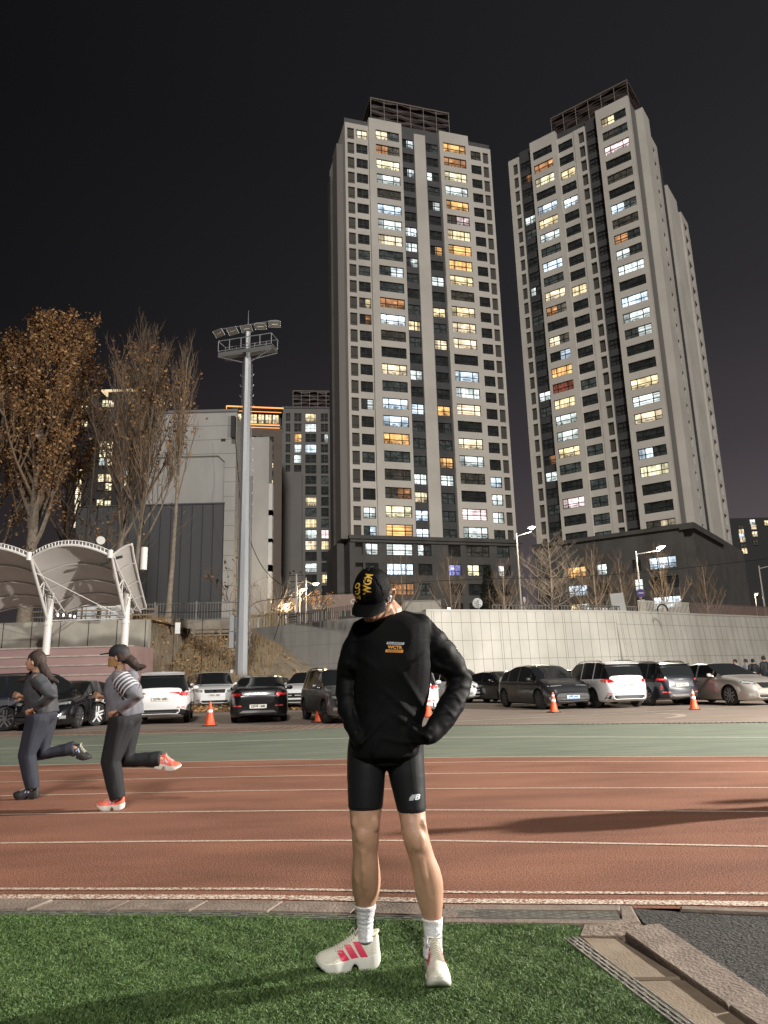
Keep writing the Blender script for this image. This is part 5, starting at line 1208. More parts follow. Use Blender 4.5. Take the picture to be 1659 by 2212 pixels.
cable('power_cable', 'bundle of thin black cables running from the hall corner to the lamp group', [(508, 945, 58), (515, 1030, 58), (522, 1100, 57), (545, 1180, 57), (575, 1235, 57), (620, 1270, 57), (645, 1262, 57)], .03)
# white notice on the slope
p = PY(384, 1354, 37.5); w = MB(); w.box(-.13, .13, -.02, .02, -.35, .22); r_ = empty('notice_board', p, label='small white notice on a stake at the top of the dirt slope', cat='sign'); w.build('board', mat('white_board', (.7, .72, .74), .5), r_)
w = MB(); w.box(-.02, .02, .021, .05, -.9, .1); w.build('stake', wood, r_)
# ================================================================ bleachers
def bleachers():
    mp_ = mat('bleacher_pink', (.24, .155, .148), .8, c2=(.33, .22, .21), scale=.8, bump=.2, bscale=15, stretch=(.2, 1, 1)); me_ = mat('bleacher_edge', (.42, .37, .33), .8, c2=(.28, .23, .2), scale=3)
    root = empty('bleachers', (-16, 29, 0), label='faded pink stepped bleachers below the canopy at the left', cat='bleachers')
    n = 7; y = 26.9; z = .35; xr = -11.0
    st = MB(); ed = MB()
    for i in range(n):
        y0 = 27.0+i*.68; z1 = .52+i*.40
        st.box(-34, xr, y0, y0+.66 if i < n-1 else 34.0, 0, z1-.06, 0); ed.box(-34, xr, y0-.03, y0+.32, z1-.059, z1, 0)
        st.box(-34, xr, y0+.321, y0+.66 if i < n-1 else 33.9, z1-.06, z1-.02, 0)
    st.build('steps', mp_, root, world=True); ed.build('step_edge', me_, root, world=True)
bleachers()
# ================================================================ traffic cones
mor = mat('cone_orange', (.80, .105, .03), .5, c2=(.62, .085, .03), scale=8); mre = mat('cone_reflector', (.75, .74, .78), .35); mrb = mat('cone_base_black', (.03, .03, .03), .8)
def cone_proto(bands=2):
    r = empty('traffic_cone', (0, 0, 0)); b = MB(); H_ = .72
    b.rings([[(rr*cos(a), rr*sin(a), z) for a in [2*pi*i/20 for i in range(20)]] for z, rr in ((.03, .175), (.06, .15), (.30, .105), (.50, .068), (.70, .034), (H_, .030))]); b.build('cone_body', mor, r, smooth=50)
    w = MB()
    for z0, z1 in ([(.40, .48), (.58, .64)] if bands == 2 else [(.40, .48)]):
        f = lambda z: .15-(z-.06)/(.70-.06)*.116+.003
        w.rings([[(f(z)*cos(a), f(z)*sin(a), z) for a in [2*pi*i/20 for i in range(20)]] for z in (z0, z1)], cap=False)
    w.build('reflective_band', mre, r, smooth=50)
    b = MB(); b.box(-.19, .19, -.19, .19, 0, .03); b.build('base', mrb, r); return r
c1b, c2b = cone_proto(1), cone_proto(2)
for i, (u, v, sc_, lab, nb) in enumerate(((453, 1568, 1.0, 'orange cone with a single white band, left of the black sedan', 1), (690, 1560, 1.0, 'orange cone with two white bands in front of the grey crossover, left of the man', 2), (925, 1549, .95, 'orange cone half hidden behind the man\'s arm', 2), (1197, 1539, .92, 'orange cone in front of the dark electric crossover\'s bumper', 2), (1500, 1533, .9, 'orange cone between the navy crossover and the silver sedan', 2))):
    src = c1b if nb == 1 else c2b; o = copy_tree(src); o.location = G(u, v); o.scale = (sc_*.98,)*3; o.rotation_euler.z = i*.7
    o.name = 'traffic_cone'; tag(o, lab, 'traffic cone', 'traffic cones along the parking edge')
for r in (c1b, c2b):
    for k in kids(r): bpy.data.objects.remove(k)
    bpy.data.objects.remove(r)
# bit of litter by the first cone
l = MB()
for i in range(5): p = G(462+i*6, 1566-(i % 3)*2); a = i*1.3; l.add([p+Vector((0, 0, .02)), p+Vector((.06*cos(a), .06*sin(a), .03)), p+Vector((.05*cos(a+1), .05*sin(a+1), .05))], [(0, 1, 2)])
o = l.build('dry_leaves', lo[2]); tag(o, 'a few dry leaves on the bricks beside the single-banded cone', 'leaves', kind='stuff')
# ================================================================ cars
mglass = mat('car_glass', (.010, .011, .012), .06, spec=.6)
mtyre = mat('tyre', (.018, .018, .018), .85); mrim = mat('alloy_rim', (.38, .38, .39), .3, .8); mrimd = mat('alloy_dark', (.08, .08, .085), .35, .6)
mblk = mat('black_trim', (.014, .014, .015), .45); mchr = mat('chrome', (.65, .65, .66), .15, 1.)
mred = mat('tail_red', (.42, .012, .015), .2, coat=.6); mredl = mat('tail_red_bright', (.75, .10, .10), .2, coat=.6, emit=(.6, .05, .05), es=.12); mhl = mat('headlight', (.50, .52, .55), .12, .5, coat=1)
mplw = mat('plate_white', (.66, .65, .60), .5); mplb = mat('plate_blue', (.30, .48, .80), .5); mplt = mat('plate_text', (.04, .04, .04), .6)
def paint(name, c, metal=.3, rough=.32): return mat('paint_'+name, c, rough, metal, coat=.8)
def interp(pts, x):
    pts = sorted(pts)
    if x <= pts[0][0]: return pts[0][1]
    for (a, b), (c, d) in zip(pts, pts[1:]):
        if x <= c: t = (x-a)/(c-a); return b+(d-b)*t
    return pts[-1][1]
def smooth_interp(pts, x, w):
    return sum(interp(pts, x+w*(k-3)/3)*g for k, g in zip(range(7), (1, 2, 3, 4, 3, 2, 1)))/16
TYPES = {
 # top: (x,z) centreline from rear (-) to front (+); belt: shoulder line; w: half width factors
 'suv': dict(L=4.67, W=1.85, H=1.67, wb=2.70, wr=.355, top=[(-2.33, .62), (-2.31, .95), (-2.22, 1.10), (-1.98, 1.52), (-1.7, 1.645), (-.6, 1.675), (.25, 1.62), (1.05, 1.10), (1.7, 1.02), (2.18, .88), (2.32, .62)],
             belt=[(-2.33, .6), (-2.15, 1.03), (1.0, 1.00), (1.9, .93), (2.33, .58)], cowl=1.02, rf=.22, rr=-1.82, tail=-2.20, clear=.22, pil=(-1.32, -.38, .55), th=.155),
 'cross': dict(L=4.68, W=1.92, H=1.62, wb=2.89, wr=.36, top=[(-2.33, .60), (-2.32, .95), (-2.2, 1.13), (-1.55, 1.38), (-.7, 1.59), (0.0, 1.62), (.5, 1.55), (1.45, 1.06), (1.9, .93), (2.2, .78), (2.33, .56)],
             belt=[(-2.33, .6), (-2.15, 1.02), (1.3, .97), (1.9, .86), (2.33, .52)], cowl=1.38, rf=.38, rr=-.95, tail=-2.05, clear=.18, pil=(-1.10, -.22, .80), th=.16),
 'sedan': dict(L=4.88, W=1.86, H=1.46, wb=2.84, wr=.335, top=[(-2.44, .60), (-2.43, .88), (-2.3, 1.06), (-1.75, 1.10), (-.95, 1.40), (-.3, 1.46), (.25, 1.43), (1.15, 1.00), (1.8, .90), (2.25, .76), (2.44, .54)],
             belt=[(-2.44, .6), (-2.25, .98), (-1.5, .98), (1.1, .92), (1.9, .82), (2.44, .5)], cowl=1.10, rf=.22, rr=-.85, tail=-1.80, clear=.15, pil=(-1.02, -.15, .66), th=.15),
 'pickup': dict(L=4.99, W=1.91, H=1.78, wb=3.06, wr=.37, top=[(-2.49, .62), (-2.48, 1.02), (-2.4, 1.05), (-1.05, 1.08), (-.95, 1.70), (-.2, 1.77), (.3, 1.72), (1.02, 1.17), (1.7, 1.10), (2.3, .98), (2.49, .66)],
             belt=[(-2.49, .62), (-2.3, 1.04), (1.0, 1.08), (2.0, 1.0), (2.49, .62)], cowl=1.0, rf=.26, rr=-.93, tail=-1.02, clear=.26, pil=(-.80, -.1, .55), th=.15),
}
def decal_end(mb, bvh, pts, faces, dirx, off, L):
    out = []; ok = []
    for p in pts:
        p = Vector((dirx*6, p.y, p.z)); h = bvh.ray_cast(p, Vector((-dirx, 0, 0)), 12)[0]
        good = h is not None and h.x*dirx > L/2-.62; ok.append(good); out.append(h+Vector((dirx*off, 0, 0)) if good else p)
    fs = [f for f in faces if all(ok[i] for i in f)]; used = sorted({i for f in fs for i in f}); mp = {i: k for k, i in enumerate(used)}
    mb.add([out[i] for i in used], [tuple(mp[i] for i in f) for f in fs])
def car(name, label, typ, col, pos, heading, front=True, rear=True, plate='', plm=None, tl='suv', hl='std', grille='std', rails=False, rimd=False, scale=1., scz=1., cladding=None, cat='car', chrome_line=False, group='cars in the parking lot', plate_front=None):
    T = TYPES[typ]; L, W_, H = T['L'], T['W']/2, T['H']
    root = empty(name, (pos[0], pos[1], 0), heading, label, cat, group); root.scale = (scale, scale, scale*scz)
    xs = sorted(set([round(-L/2+L*i/46, 3) for i in range(47)]+[p+d for p in T['pil'] for d in (-.035, .035)]+[T['cowl'], T['rf'], T['rr'], T['tail'], -L/2+.02, L/2-.02, -L/2+.06, L/2-.06, -L/2+.12, L/2-.12]))
    rings = []; meta = []
    for x in xs:
        e = min(x+L/2, L/2-x); wf = 1-.30*max(0, 1-e/.75)**2.6-.03*max(0, 1-e/1.6)
        zt = smooth_interp(T['top'], x, .05); zb = T['clear']+.10*max(0, 1-e/.5)**1.5; be = min(smooth_interp(T['belt'], x, .08), zt-.02)
        w = W_*wf; cab = T['tail'] <= x <= T['cowl']; k = max(0., zt-be)
        hr = min(1, k/(H-1.0)); rail = w*(.93-T['th']*1.35*hr) if cab else w*.86
        drop = .055 if k > .2 else min(.03, k*.4)
        half = [(0, zb), (w*.86, zb), (w*.965, zb+.05), (w*.995, zb+.16), (w*1.0, zb+(be-zb)*.52), (w*.985, zb+(be-zb)*.80), (w*.965, be-.035), (w*.93, be), (rail, zt-drop), (rail*.86, zt-drop*.35), (rail*.45, zt-.004), (0, zt)]
        ring = [(x, y, z) for y, z in half]+[(x, -y, z) for y, z in half[-2:0:-1]]
        rings.append(ring)
    n = len(rings[0]); mb = MB(); mb.v = [p for r in rings for p in r]
    for i in range(len(xs)-1):
        xm = (xs[i]+xs[i+1])/2; cab = T['tail'] < xm < T['cowl']
        for j in range(n):
            j2 = (j+1) % n; jj = j if j < 11 else n-1-j     # half index of the segment
            mi = 0
            if cab and jj == 7:
                inp = any(abs(xm-p) < .036 for p in T['pil'])
                zt = interp(T['top'], xm)
                if not inp and zt-interp(T['belt'], xm) > .20 and T['rr']-.75 < xm < T['cowl']-.12: mi = 1
            if cab and jj in (8, 9, 10) and xm > T['rf']: mi = 2
            if cab and jj in (8, 9, 10) and xm < T['rr'] : mi = 3
            if jj in (1, 2) : mi = 4
            mb.f.append((i*n+j, i*n+j2, (i+1)*n+j2, (i+1)*n+j)); mb.m.append(mi); mb.c.append(None)
    for r_, rev in ((0, False), (len(xs)-1, True)):
        f = tuple(r_*n+j for j in range(n)); mb.f.append(f if rev else f[::-1]); mb.m.append(0); mb.c.append(None)
    cl = cladding or col
    tmp = mb.build('tmp', [col, mglass, mglass, mglass, cl, mblk])
    me0 = tmp.data; bvh = bvh_of(me0)
    # wheel arches cut out
    cut = MB(); axles = (-T['wb']/2+(.02), T['wb']/2+.02)
    for ax in axles:
        for s in (-1, 1):
            a0, a1 = s*(W_-.34), s*(W_+.2); R = T['wr']+.045
            cut.rings([[(ax+R*cos(t), y, T['wr']+R*sin(t)) for t in [2*pi*i/24 for i in range(24)]] for y in ((a0, a1) if s > 0 else (a1, a0))], 5)
    ct = cut.build('cut', [col, mglass, mglass, mglass, cl, mblk]); bmn = bmesh.new(); bmn.from_mesh(ct.data); bmesh.ops.recalc_face_normals(bmn, faces=bmn.faces); bmn.to_mesh(ct.data); bmn.free()
    bmn = bmesh.new(); bmn.from_mesh(me0); bmesh.ops.recalc_face_normals(bmn, faces=bmn.faces); bmn.to_mesh(me0); bmn.free()
    bo = tmp.modifiers.new('b', 'BOOLEAN'); bo.operation = 'DIFFERENCE'; bo.solver = 'EXACT'; bo.object = ct
    dg = bpy.context.evaluated_depsgraph_get(); me = bpy.data.meshes.new_from_object(tmp.evaluated_get(dg))
    bpy.data.objects.remove(tmp); bpy.data.objects.remove(ct)
    # split by material
    vs = [tuple(v.co) for v in me.vertices]; groups = {0: [], 1: [], 2: [], 3: []}
    for p in me.polygons:
        mi = p.material_index; groups[{0: 0, 4: 0, 5: 0}.get(mi, mi)].append((tuple(p.vertices), mi))
    for g, nm in ((0, 'body'), (1, 'side_window'), (2, 'windscreen'), (3, 'rear_window')):
        if not groups[g]: continue
        m_ = MB(); idx = {}
        sets = [groups[g]] if g != 1 else [[q for q in groups[g] if vs[q[0][0]][1] > 0], [q for q in groups[g] if vs[q[0][0]][1] < 0]]
        for S_ in sets:
            m_ = MB(); idx = {}
            for f, mi in S_:
                t = []
                for v in f:
                    if v not in idx: idx[v] = len(m_.v); m_.v.append(vs[v])
                    t.append(idx[v])
                m_.f.append(tuple(t)); m_.m.append({0: 0, 4: 1, 5: 2}[mi] if g == 0 else 0); m_.c.append(None)
            m_.build(nm, [col, cl, mblk] if g == 0 else mglass, root, smooth=38)
    # wheels
    for ax in axles:
        for s in (-1, 1):
            R = T['wr']; yo = s*(W_-.045); yi = s*(W_-.235)
            w = MB(); prof = [(yi, R*.86), (yi+s*.03, R), (yo-s*.03, R), (yo, R*.93), (yo, R*.72)]
            w.rings([[(ax+r*cos(t), y, R+r*sin(t)) for t in [2*pi*i/24 for i in range(24)]] for y, r in prof]); wh = w.build('wheel', mtyre, root, smooth=40)
            rm = MB(); c = Vector((ax, yo+s*.002, R))
            rm.rings([[(ax+r*cos(t), y, R+r*sin(t)) for t in [2*pi*i/24 for i in range(24)]] for y, r in ((yo+s*.004, R*.73), (yo-s*.02, R*.67))], cap=False)
            for k in range(5):
                a = 2*pi*k/5+.3; d = Vector((cos(a), 0, sin(a))); e = Vector((-sin(a), 0, cos(a)))
                for q in (-.035, .035): rm.obox(c+d*R*.38+e*q*1.3, d*R*.33, e*.022, Vector((0, .008, 0)))
            rm.tube([c+Vector((0, s*.012, 0)), c-Vector((0, s*.03, 0))], R*.14, 10)
            rm.build('rim', mrimd if rimd else mrim, wh, smooth=30)
    # mirrors
    for s in (-1, 1):
        z = interp(T['belt'], T['cowl']-.25)+.10; m_ = MB(); m_.sphere((T['cowl']-.42, s*(W_+.06), z), .1, 8, sc=(.55, 1.05, .72)); m_.tube([(T['cowl']-.38, s*(W_-.09), z-.06), (T['cowl']-.42, s*(W_+.02), z-.02)], .03, 6)
        m_.build('wing_mirror', col if typ != 'cross' else mblk, root, smooth=70)
    def dq(name, quads, m, dirx, off=.006, par=None, nx=6, ny=3, off2=None):
        d_ = MB()
        for q in quads:
            vs_, fs_ = grid_quad(*[(0, y, z) for y, z in q], nx, ny); decal_end(d_, bvh, vs_, fs_, dirx, off, L)
        return d_.build(name, m, par or root, smooth=60)
    def sym(q): return [q, [(-y, z) for y, z in q]]
    def plate_obj(x, z, w, h, txt, m, dirx, name='number_plate'):
        hit = bvh.ray_cast(Vector((dirx*6, 0, z)), Vector((-dirx, 0, 0)), 12)[0]; xx = hit.x+dirx*.012 if hit is not None else x
        hit2 = bvh.ray_cast(Vector((dirx*6, 0, z-h/2)), Vector((-dirx, 0, 0)), 12)[0]
        if hit2 is not None: xx = dirx*max(dirx*xx, dirx*hit2.x+.01)
        p_ = MB(); p_.box(xx-.006, xx+.006, -w/2, w/2, z-h/2, z+h/2); o = p_.build(name, m, root)
        if txt: t_ = MB(); put_text(t_, txt, h*.82, (xx+dirx*.009, 0, z), (0, dirx, 0), (0, 0, 1), bold=.004); t_.build('plate_text', mplt, o)
    rx, fx = -1, 1
    W2 = W_
    if rear:
        zt_ = 1.0 if typ in ('suv', 'cross') else .86
        if tl == 'wide':      # wide lamps joining towards a centre badge
            for q in sym([(W2*.97, .86), (W2*.62, .88), (W2*.62, .99), (W2*.97, 1.03)]): dq('tail_light', [q, [(q[1][0], .93), (q[1][0]*.42, .975), (q[1][0]*.42, .995), (q[1][0], .995)]], mred, rx)
            for q in sym([(W2*.90, .90), (W2*.70, .92), (W2*.70, .97), (W2*.90, .985)]): dq('light_lens', [q], mredl, rx, .010)
        elif tl == 'bar':
            for q in sym([(W2*.97, .80), (W2*.60, .83), (W2*.60, .90), (W2*.97, .93)]): dq('tail_light', [q], mred, rx); dq('light_lens', [[(a*.98, b) for a, b in q][:]], mred, rx, .008)
            for q in sym([(W2*.93, .835), (W2*.74, .85), (W2*.74, .875), (W2*.93, .89)]): dq('light_lens', [q], mredl, rx, .012)
            dq('chrome_strip', [[(-W2*.58, .80), (W2*.58, .80), (W2*.58, .815), (-W2*.58, .815)]], mchr, rx, .008, nx=12, ny=1)
        elif tl == 'block':
            for q in sym([(W2*.97, .88), (W2*.55, .90), (W2*.60, 1.0), (W2*.96, 1.05)]): dq('tail_light', [q], mred, rx)
            for q in sym([(W2*.92, .93), (W2*.75, .94), (W2*.76, .98), (W2*.92, 1.0)]): dq('light_lens', [q], mredl, rx, .010)
        elif tl == 'strip':
            for q in sym([(W2*.97, .93), (W2*.66, .95), (W2*.66, 1.02), (W2*.97, 1.05)]): dq('tail_light', [q], mred, rx); dq('light_lens', [[(a*.97, (b+.99)/2) for a, b in q]], mredl, rx, .010)
            dq('chrome_strip', [[(-W2*.66, .975), (W2*.66, .975), (W2*.66, 1.0), (-W2*.66, 1.0)]], mchr, rx, .008, nx=12, ny=1)
            for q in sym([(W2*.86, .60), (W2*.82, .60), (W2*.80, .74), (W2*.85, .76)]): dq('reflector', [q], mred, rx, .008, nx=2)
        dq('rear_bumper_trim', [[(-W2*.90, T['clear']+.06), (W2*.90, T['clear']+.06), (W2*.84, T['clear']+.24), (-W2*.84, T['clear']+.24)]], mblk, rx, .008, nx=14)
        if typ in ('suv', 'sedan'):
            for q in sym([(W2*.82, .50), (W2*.55, .50), (W2*.56, .53), (W2*.82, .535)]): dq('reflector', [q], mredl, rx, .009, nx=3, ny=1)
        if typ == 'suv' and tl in ('strip',): dq('skid_plate', [[(-W2*.70, .36), (W2*.70, .36), (W2*.55, .44), (-W2*.55, .44)]], mchr, rx, .014, nx=10, ny=1)
        else: dq('skid_plate', [[(-W2*.62, .31), (W2*.62, .31), (W2*.50, .38), (-W2*.50, .38)]], mat('trim_silver', (.25, .25, .26), .4, .5), rx, .014, nx=10, ny=1)
        dq('badge', [[(-.09, .955), (.09, .955), (.09, 1.01), (-.09, 1.01)]] if typ != 'sedan' else [[(-.07, .86), (.07, .86), (.07, .90), (-.07, .90)]], mchr, rx, .016, nx=2, ny=1)
        if plate: plate_obj(-L/2, (.78 if typ == 'suv' else .50) if tl != 'block' else .80, .52, .115, plate, plm or mplw, rx)
        if typ in ('suv',):
            sp = MB(); xr_ = T['rr']; z_ = interp(T['top'], xr_)
            sp.rings([[(xr_-.18, y*.70, z_-.06), (xr_-.20, y*.70, z_-.035), (xr_+.05, y*.74, z_+.01), (xr_+.05, y*.74, z_-.03)] for y in (-W2, -W2*.5, 0, W2*.5, W2)]); sp.build('spoiler', col, root, smooth=30)
            an = MB(); an.add([(xr_+.15, .0, z_+.10), (xr_+.30, .03, z_), (xr_+.30, -.03, z_), (xr_+.08, .01, z_), (xr_+.08, -.01, z_)], [(0, 1, 3), (0, 4, 2), (0, 2, 1), (0, 3, 4)]); an.build('roof_antenna', col, root)
    if front:
        if hl == 'std':
            hs = sym([(W2*.93, .74), (W2*.55, .70), (W2*.52, .79), (W2*.90, .86)] if typ != 'pickup' else [(W2*.92, .86), (W2*.58, .84), (W2*.56, .92), (W2*.88, .99)])
            for q in hs:
                cy = (q[0][0]+q[1][0])/2; cz = (q[0][1]+q[2][1])/2; o = dq('headlight', [q], mblk, fx, .006); dq('headlight_lens', [[(cy+(a-cy)*.78, cz+(b-cz)*.62) for a, b in q]], mhl, fx, .012, par=o)
        elif hl == 'slim':
            for q in sym([(W2*.95, .80), (W2*.30, .835), (W2*.30, .85), (W2*.95, .83)]): dq('headlight', [q], mhl, fx, .008, ny=1)
        gz = .52 if typ != 'pickup' else .80; gh = .20 if typ != 'pickup' else .16
        if grille == 'std': dq('grille', [[(-W2*.46, gz), (W2*.46, gz), (W2*.50, gz+gh), (-W2*.50, gz+gh)]], mblk, fx, .010, nx=10); dq('badge', [[(-.07, gz+gh*.35), (.07, gz+gh*.35), (.07, gz+gh*.75), (-.07, gz+gh*.75)]], mchr, fx, .02, nx=2, ny=1)
        elif grille == 'wide':
            dq('grille', [[(-W2*.80, .50), (W2*.80, .50), (W2*.84, .74), (-W2*.84, .74)]], mblk, fx, .010, nx=12)
            for k in range(4): dq('grille_bar', [[(-W2*.7, .53+k*.05), (W2*.7, .53+k*.05), (W2*.7, .54+k*.05), (-W2*.7, .54+k*.05)]], mrimd, fx, .018, nx=12, ny=1)
        elif grille == 'chrome':
            dq('grille', [[(-W2*.40, .58), (W2*.40, .58), (W2*.50, .76), (-W2*.50, .76)]], mblk, fx, .010, nx=10)
            for k in range(5): dq('grille_bar', [[(-W2*(.40+.02*k), .60+k*.034), (W2*(.40+.02*k), .60+k*.034), (W2*(.40+.02*k), .612+k*.034), (-W2*(.40+.02*k), .612+k*.034)]], mchr, fx, .018, nx=10, ny=1)
        dq('lower_intake', [[(-W2*.66, T['clear']+.08), (W2*.66, T['clear']+.08), (W2*.60, T['clear']+.22), (-W2*.60, T['clear']+.22)]], mblk, fx, .009, nx=12)
        for q in sym([(W2*.86, T['clear']+.18), (W2*.72, T['clear']+.18), (W2*.72, T['clear']+.27), (W2*.86, T['clear']+.27)]): dq('fog_light', [q], mhl, fx, .01, nx=2, ny=2)
        pf = plate_front if plate_front is not None else plate
        if pf: plate_obj(L/2, .44 if typ != 'pickup' else .70, .50, .11, pf, plm or mplw, fx)
    # door seams, handles
    for s in (-1, 1):
        dh = MB()
        for xx in (T['pil'][2]-.75, T['pil'][1]-.75):
            z = interp(T['belt'], xx)-.12; dh.box(xx-.09, xx+.09, s*(W_-.012) if s > 0 else s*(W_+.012), s*(W_+.012) if s > 0 else s*(W_-.012), z-.014, z+.014)
        dh.build('door_handle', mchr if chrome_line else col, root)
        sm = MB()
        for xx in (T['pil'][1], T['pil'][2]+.1, T['pil'][0]+.05):
            P = []
            for k in range(8):
                z = .36+(interp(T['belt'], xx)-.40)*k/7; h = bvh.ray_cast(Vector((xx, s*3, z)), Vector((0, -s, 0)), 4)[0]
                if h is not None: P.append(h+Vector((0, s*.001, 0)))
            if len(P) > 2: sm.tube(P, .006, 3, cap=False)
        if sm.v: sm.build('door_seam', mblk, root)
    if rails:
        for s in (-1, 1):
            r = MB(); P = []
            for k in range(10):
                x = T['rr']+.1+(T['rf']-T['rr']-.1)*k/9; zt = smooth_interp(T['top'], x, .05); h = bvh.ray_cast(Vector((x, s*W_*.66, 3)), Vector((0, 0, -1)), 3)[0]
                P.append((x, s*W_*.66, (h.z if h is not None else zt)+(.045 if 0 < k < 9 else .0)))
            r.tube(P, .018, 5); r.build('roof_rail', mblk if rails == 'dark' else mchr, root, smooth=60)
    return root
pw = paint('white_pearl', (.66, .66, .67), .0, .3); pwh = paint('white_solid', (.62, .63, .64), 0, .3); pbk = paint('black', (.008, .008, .010), .2, .25); pbk2 = paint('jet', (.012, .012, .013), .3, .3)
pgr = paint('mid_grey', (.17, .17, .172), .6); pdg = paint('dark_grey', (.042, .042, .046), .6); pnv = paint('navy', (.006, .007, .014), .2); psv = paint('champagne_silver', (.42, .385, .35), .5); pcg = paint('charcoal', (.030, .031, .033), .5)
def hd(a, b): return atan2(b[1]-a[1], b[0]-a[0])
def place(near, heading, dx, dy):
    """centre of the car, given a world point and its local coordinates on the car"""
    c, s = cos(heading), sin(heading); return (near[0]-(dx*c-dy*s), near[1]-(dx*s+dy*c))
# left group
h = radians(40); car('parked_suv', 'dark blue-black sport utility car cut off by the left edge, seen from its right side', 'suv', pnv, place(G(6, 1580), h, -1.35, -.90), h, rails='chrome', rimd=False, plate='', tl='block')
h = radians(-90); car('parked_sedan', 'black sedan facing the track between the two runners, one headlight showing', 'sedan', pbk, place(G(172, 1573), h, 1.42, .9), h, plate='32 3086', grille='std', plate_front='13나 3086')
h = radians(103); a = G(349, 1562); car('parked_suv', 'white sport utility car seen from behind with wide red lamps, right of the runner', 'suv', pw, (a.x-.3, a.y+1.32), h, tl='wide', plate='217누 1491', rails='', cladding=mblk, scale=1.0)
h = radians(-75); car('parked_pickup', 'white pickup facing the track in the back row, behind the single-banded cone', 'pickup', pwh, (PY(449, 1530, 34.5).x, 35.5), h, plate='527누 4038', tl='block')
h = radians(98); a = G(560, 1558); car('parked_sedan', 'black sedan seen from behind with plate 239, in front of the floodlight mast', 'sedan', pbk2, (a.x-.2, a.y+1.40), h, tl='bar', plate='239거 1680', plm=mplw, chrome_line=True, scale=1.0)
car('parked_sedan', 'dark sedan hidden behind the black one, only its roof showing at the slope', 'sedan', pcg, (PY(575, 1450, 36).x+.5, 34.8), radians(80), tl='bar')
h = radians(-102); car('parked_suv', 'white car in the back row, partly hidden by the grey crossover left of the man', 'suv', pwh, (PY(652, 1500, 33).x+.2, 34.5), h, plate='')
h = radians(-71); car('parked_crossover', 'mid-grey crossover facing the track just left of the standing man', 'suv', pgr, place(G(700, 1563), h, 1.35, -.88), h, hl='std', grille='wide', plate='', rimd=True, rails='dark', scz=.965, scale=1.0)
# behind the man and to his right
h = radians(88); a = G(900, 1552); car('parked_suv', 'white car seen from behind, mostly hidden by the man, red lamp beside his elbow', 'suv', pw, (PY(900, 1552, 24.6).x-.05, 26.2), h, tl='block', plate='', scale=.97)
h = radians(-62); car('parked_suv', 'white car in the back row glimpsed under the man\'s bent elbow', 'suv', pwh, (PY(993, 1500, 35.5).x+.05, 37.0), h, plate='', rimd=True)
h = radians(-62); car('parked_sedan', 'black sedan in the back row behind the tail of the dark electric crossover', 'sedan', pbk2, (PY(1082, 1500, 34.5).x, 35.0), h, plate='', grille='std')
rr_, fl = G(1089, 1531), G(1164, 1533); h = radians(-46); c_ = place(G(1164, 1533), h, 1.46, .93)
# heading from both front wheels: right wheel lies along the car's lateral axis
fr = G(1255, 1532); h = atan2(fr.y-fl.y, fr.x-fl.x)+pi/2-pi/2; h = radians(-74)
car('parked_crossover', 'dark grey electric crossover with thin light bar and blue plate, right of the man', 'cross', pdg, place(fl, h, 1.46, -.93), h, hl='slim', grille='', plate='39부 2447', plm=mplb, rimd=True, rear=False)
h = radians(101); car('parked_suv', 'white sport utility car with silver roof rails, between the dark crossover and navy car', 'suv', pw, place(G(1283, 1530), h, -1.33, .9), h, tl='block', plate='26도 9366', rails='chrome', front=False, rimd=True)
h = radians(103); car('parked_suv', 'dark navy sport utility car with bright lamp strip, second from the right', 'suv', pnv, place(G(1400, 1525), h, -1.33, .9), h, tl='strip', plate='38수 8453', rails='dark', front=False, scale=.96)
car('parked_sedan', 'dark car in the back row, only its roof showing left of the silver sedan', 'sedan', pcg, (PY(1462, 1450, 36).x, 36), radians(30), tl='bar')
h = radians(-73); car('parked_sedan', 'champagne silver sedan with chrome grille at the right edge', 'sedan', psv, place(G(1578, 1524), h, 1.44, -.90), h, hl='std', grille='chrome', plate='67루 8673', chrome_line=True, rear=False, scale=1.03)
car('parked_sedan', 'dark sedan roof visible between the electric crossover and the white car', 'sedan', pcg, (PY(1262, 1450, 35).x, 36.5), radians(-50))
# ================================================================ people
mskin = mat('skin', (.56, .335, .225), .48, c2=(.44, .245, .16), scale=11, bump=.12, bscale=160, sub=.04, contrast=(.3, .75))
mshirt = mat('black_jersey', (.0035, .0037, .0042), .7, bump=.25, bscale=300, spec=.12); mshort = mat('black_spandex', (.010, .011, .013), .55, spec=.25)
mcap = mat('black_cap', (.004, .004, .0045), .6, bump=.3, bscale=250, spec=.08); mglove = mat('black_glove', (.010, .010, .011), .7)
msock = mat('white_sock', (.78, .78, .82), .85, bump=.5, bscale=220, stretch=(1, 1, .25)); mhair = mat('dark_hair', (.02, .017, .015), .6)
mshoe = mat('shoe_cream', (.74, .72, .62), .6, c2=(.66, .63, .53), scale=25, bump=.2, bscale=160); msole = mat('shoe_foam', (.80, .80, .74), .5, c2=(.72, .72, .66), scale=12); mpink = mat('stripe_pink', (.72, .045, .11), .5)
def ell(c, rx, ry, n=20, tilt=0, X=Vector((1, 0, 0)), Y=Vector((0, 1, 0)), sq=1.0):
    out = []
    for i in range(n):
        a = 2*pi*i/n; ca, sa = cos(a), sin(a)
        out.append(Vector(c)+X*(rx*abs(ca)**sq*(1 if ca > 0 else -1))+Y*(ry*abs(sa)**sq*(1 if sa > 0 else -1)))
    return out
def sil(mb, st, n=20, sq=1.0):
    """stations measured on the photo: (v, u_left, u_right, world depth, thickness ratio) -> closed tube"""
    rings = []
    for v, a, b, Y, f in st:
        c = PY((a+b)/2, v, Y); r = abs(PY(a, v, Y).x-PY(b, v, Y).x)/2; rings.append(ell(c, r, r*f, n, sq=sq))
    mb.rings(rings); return mb
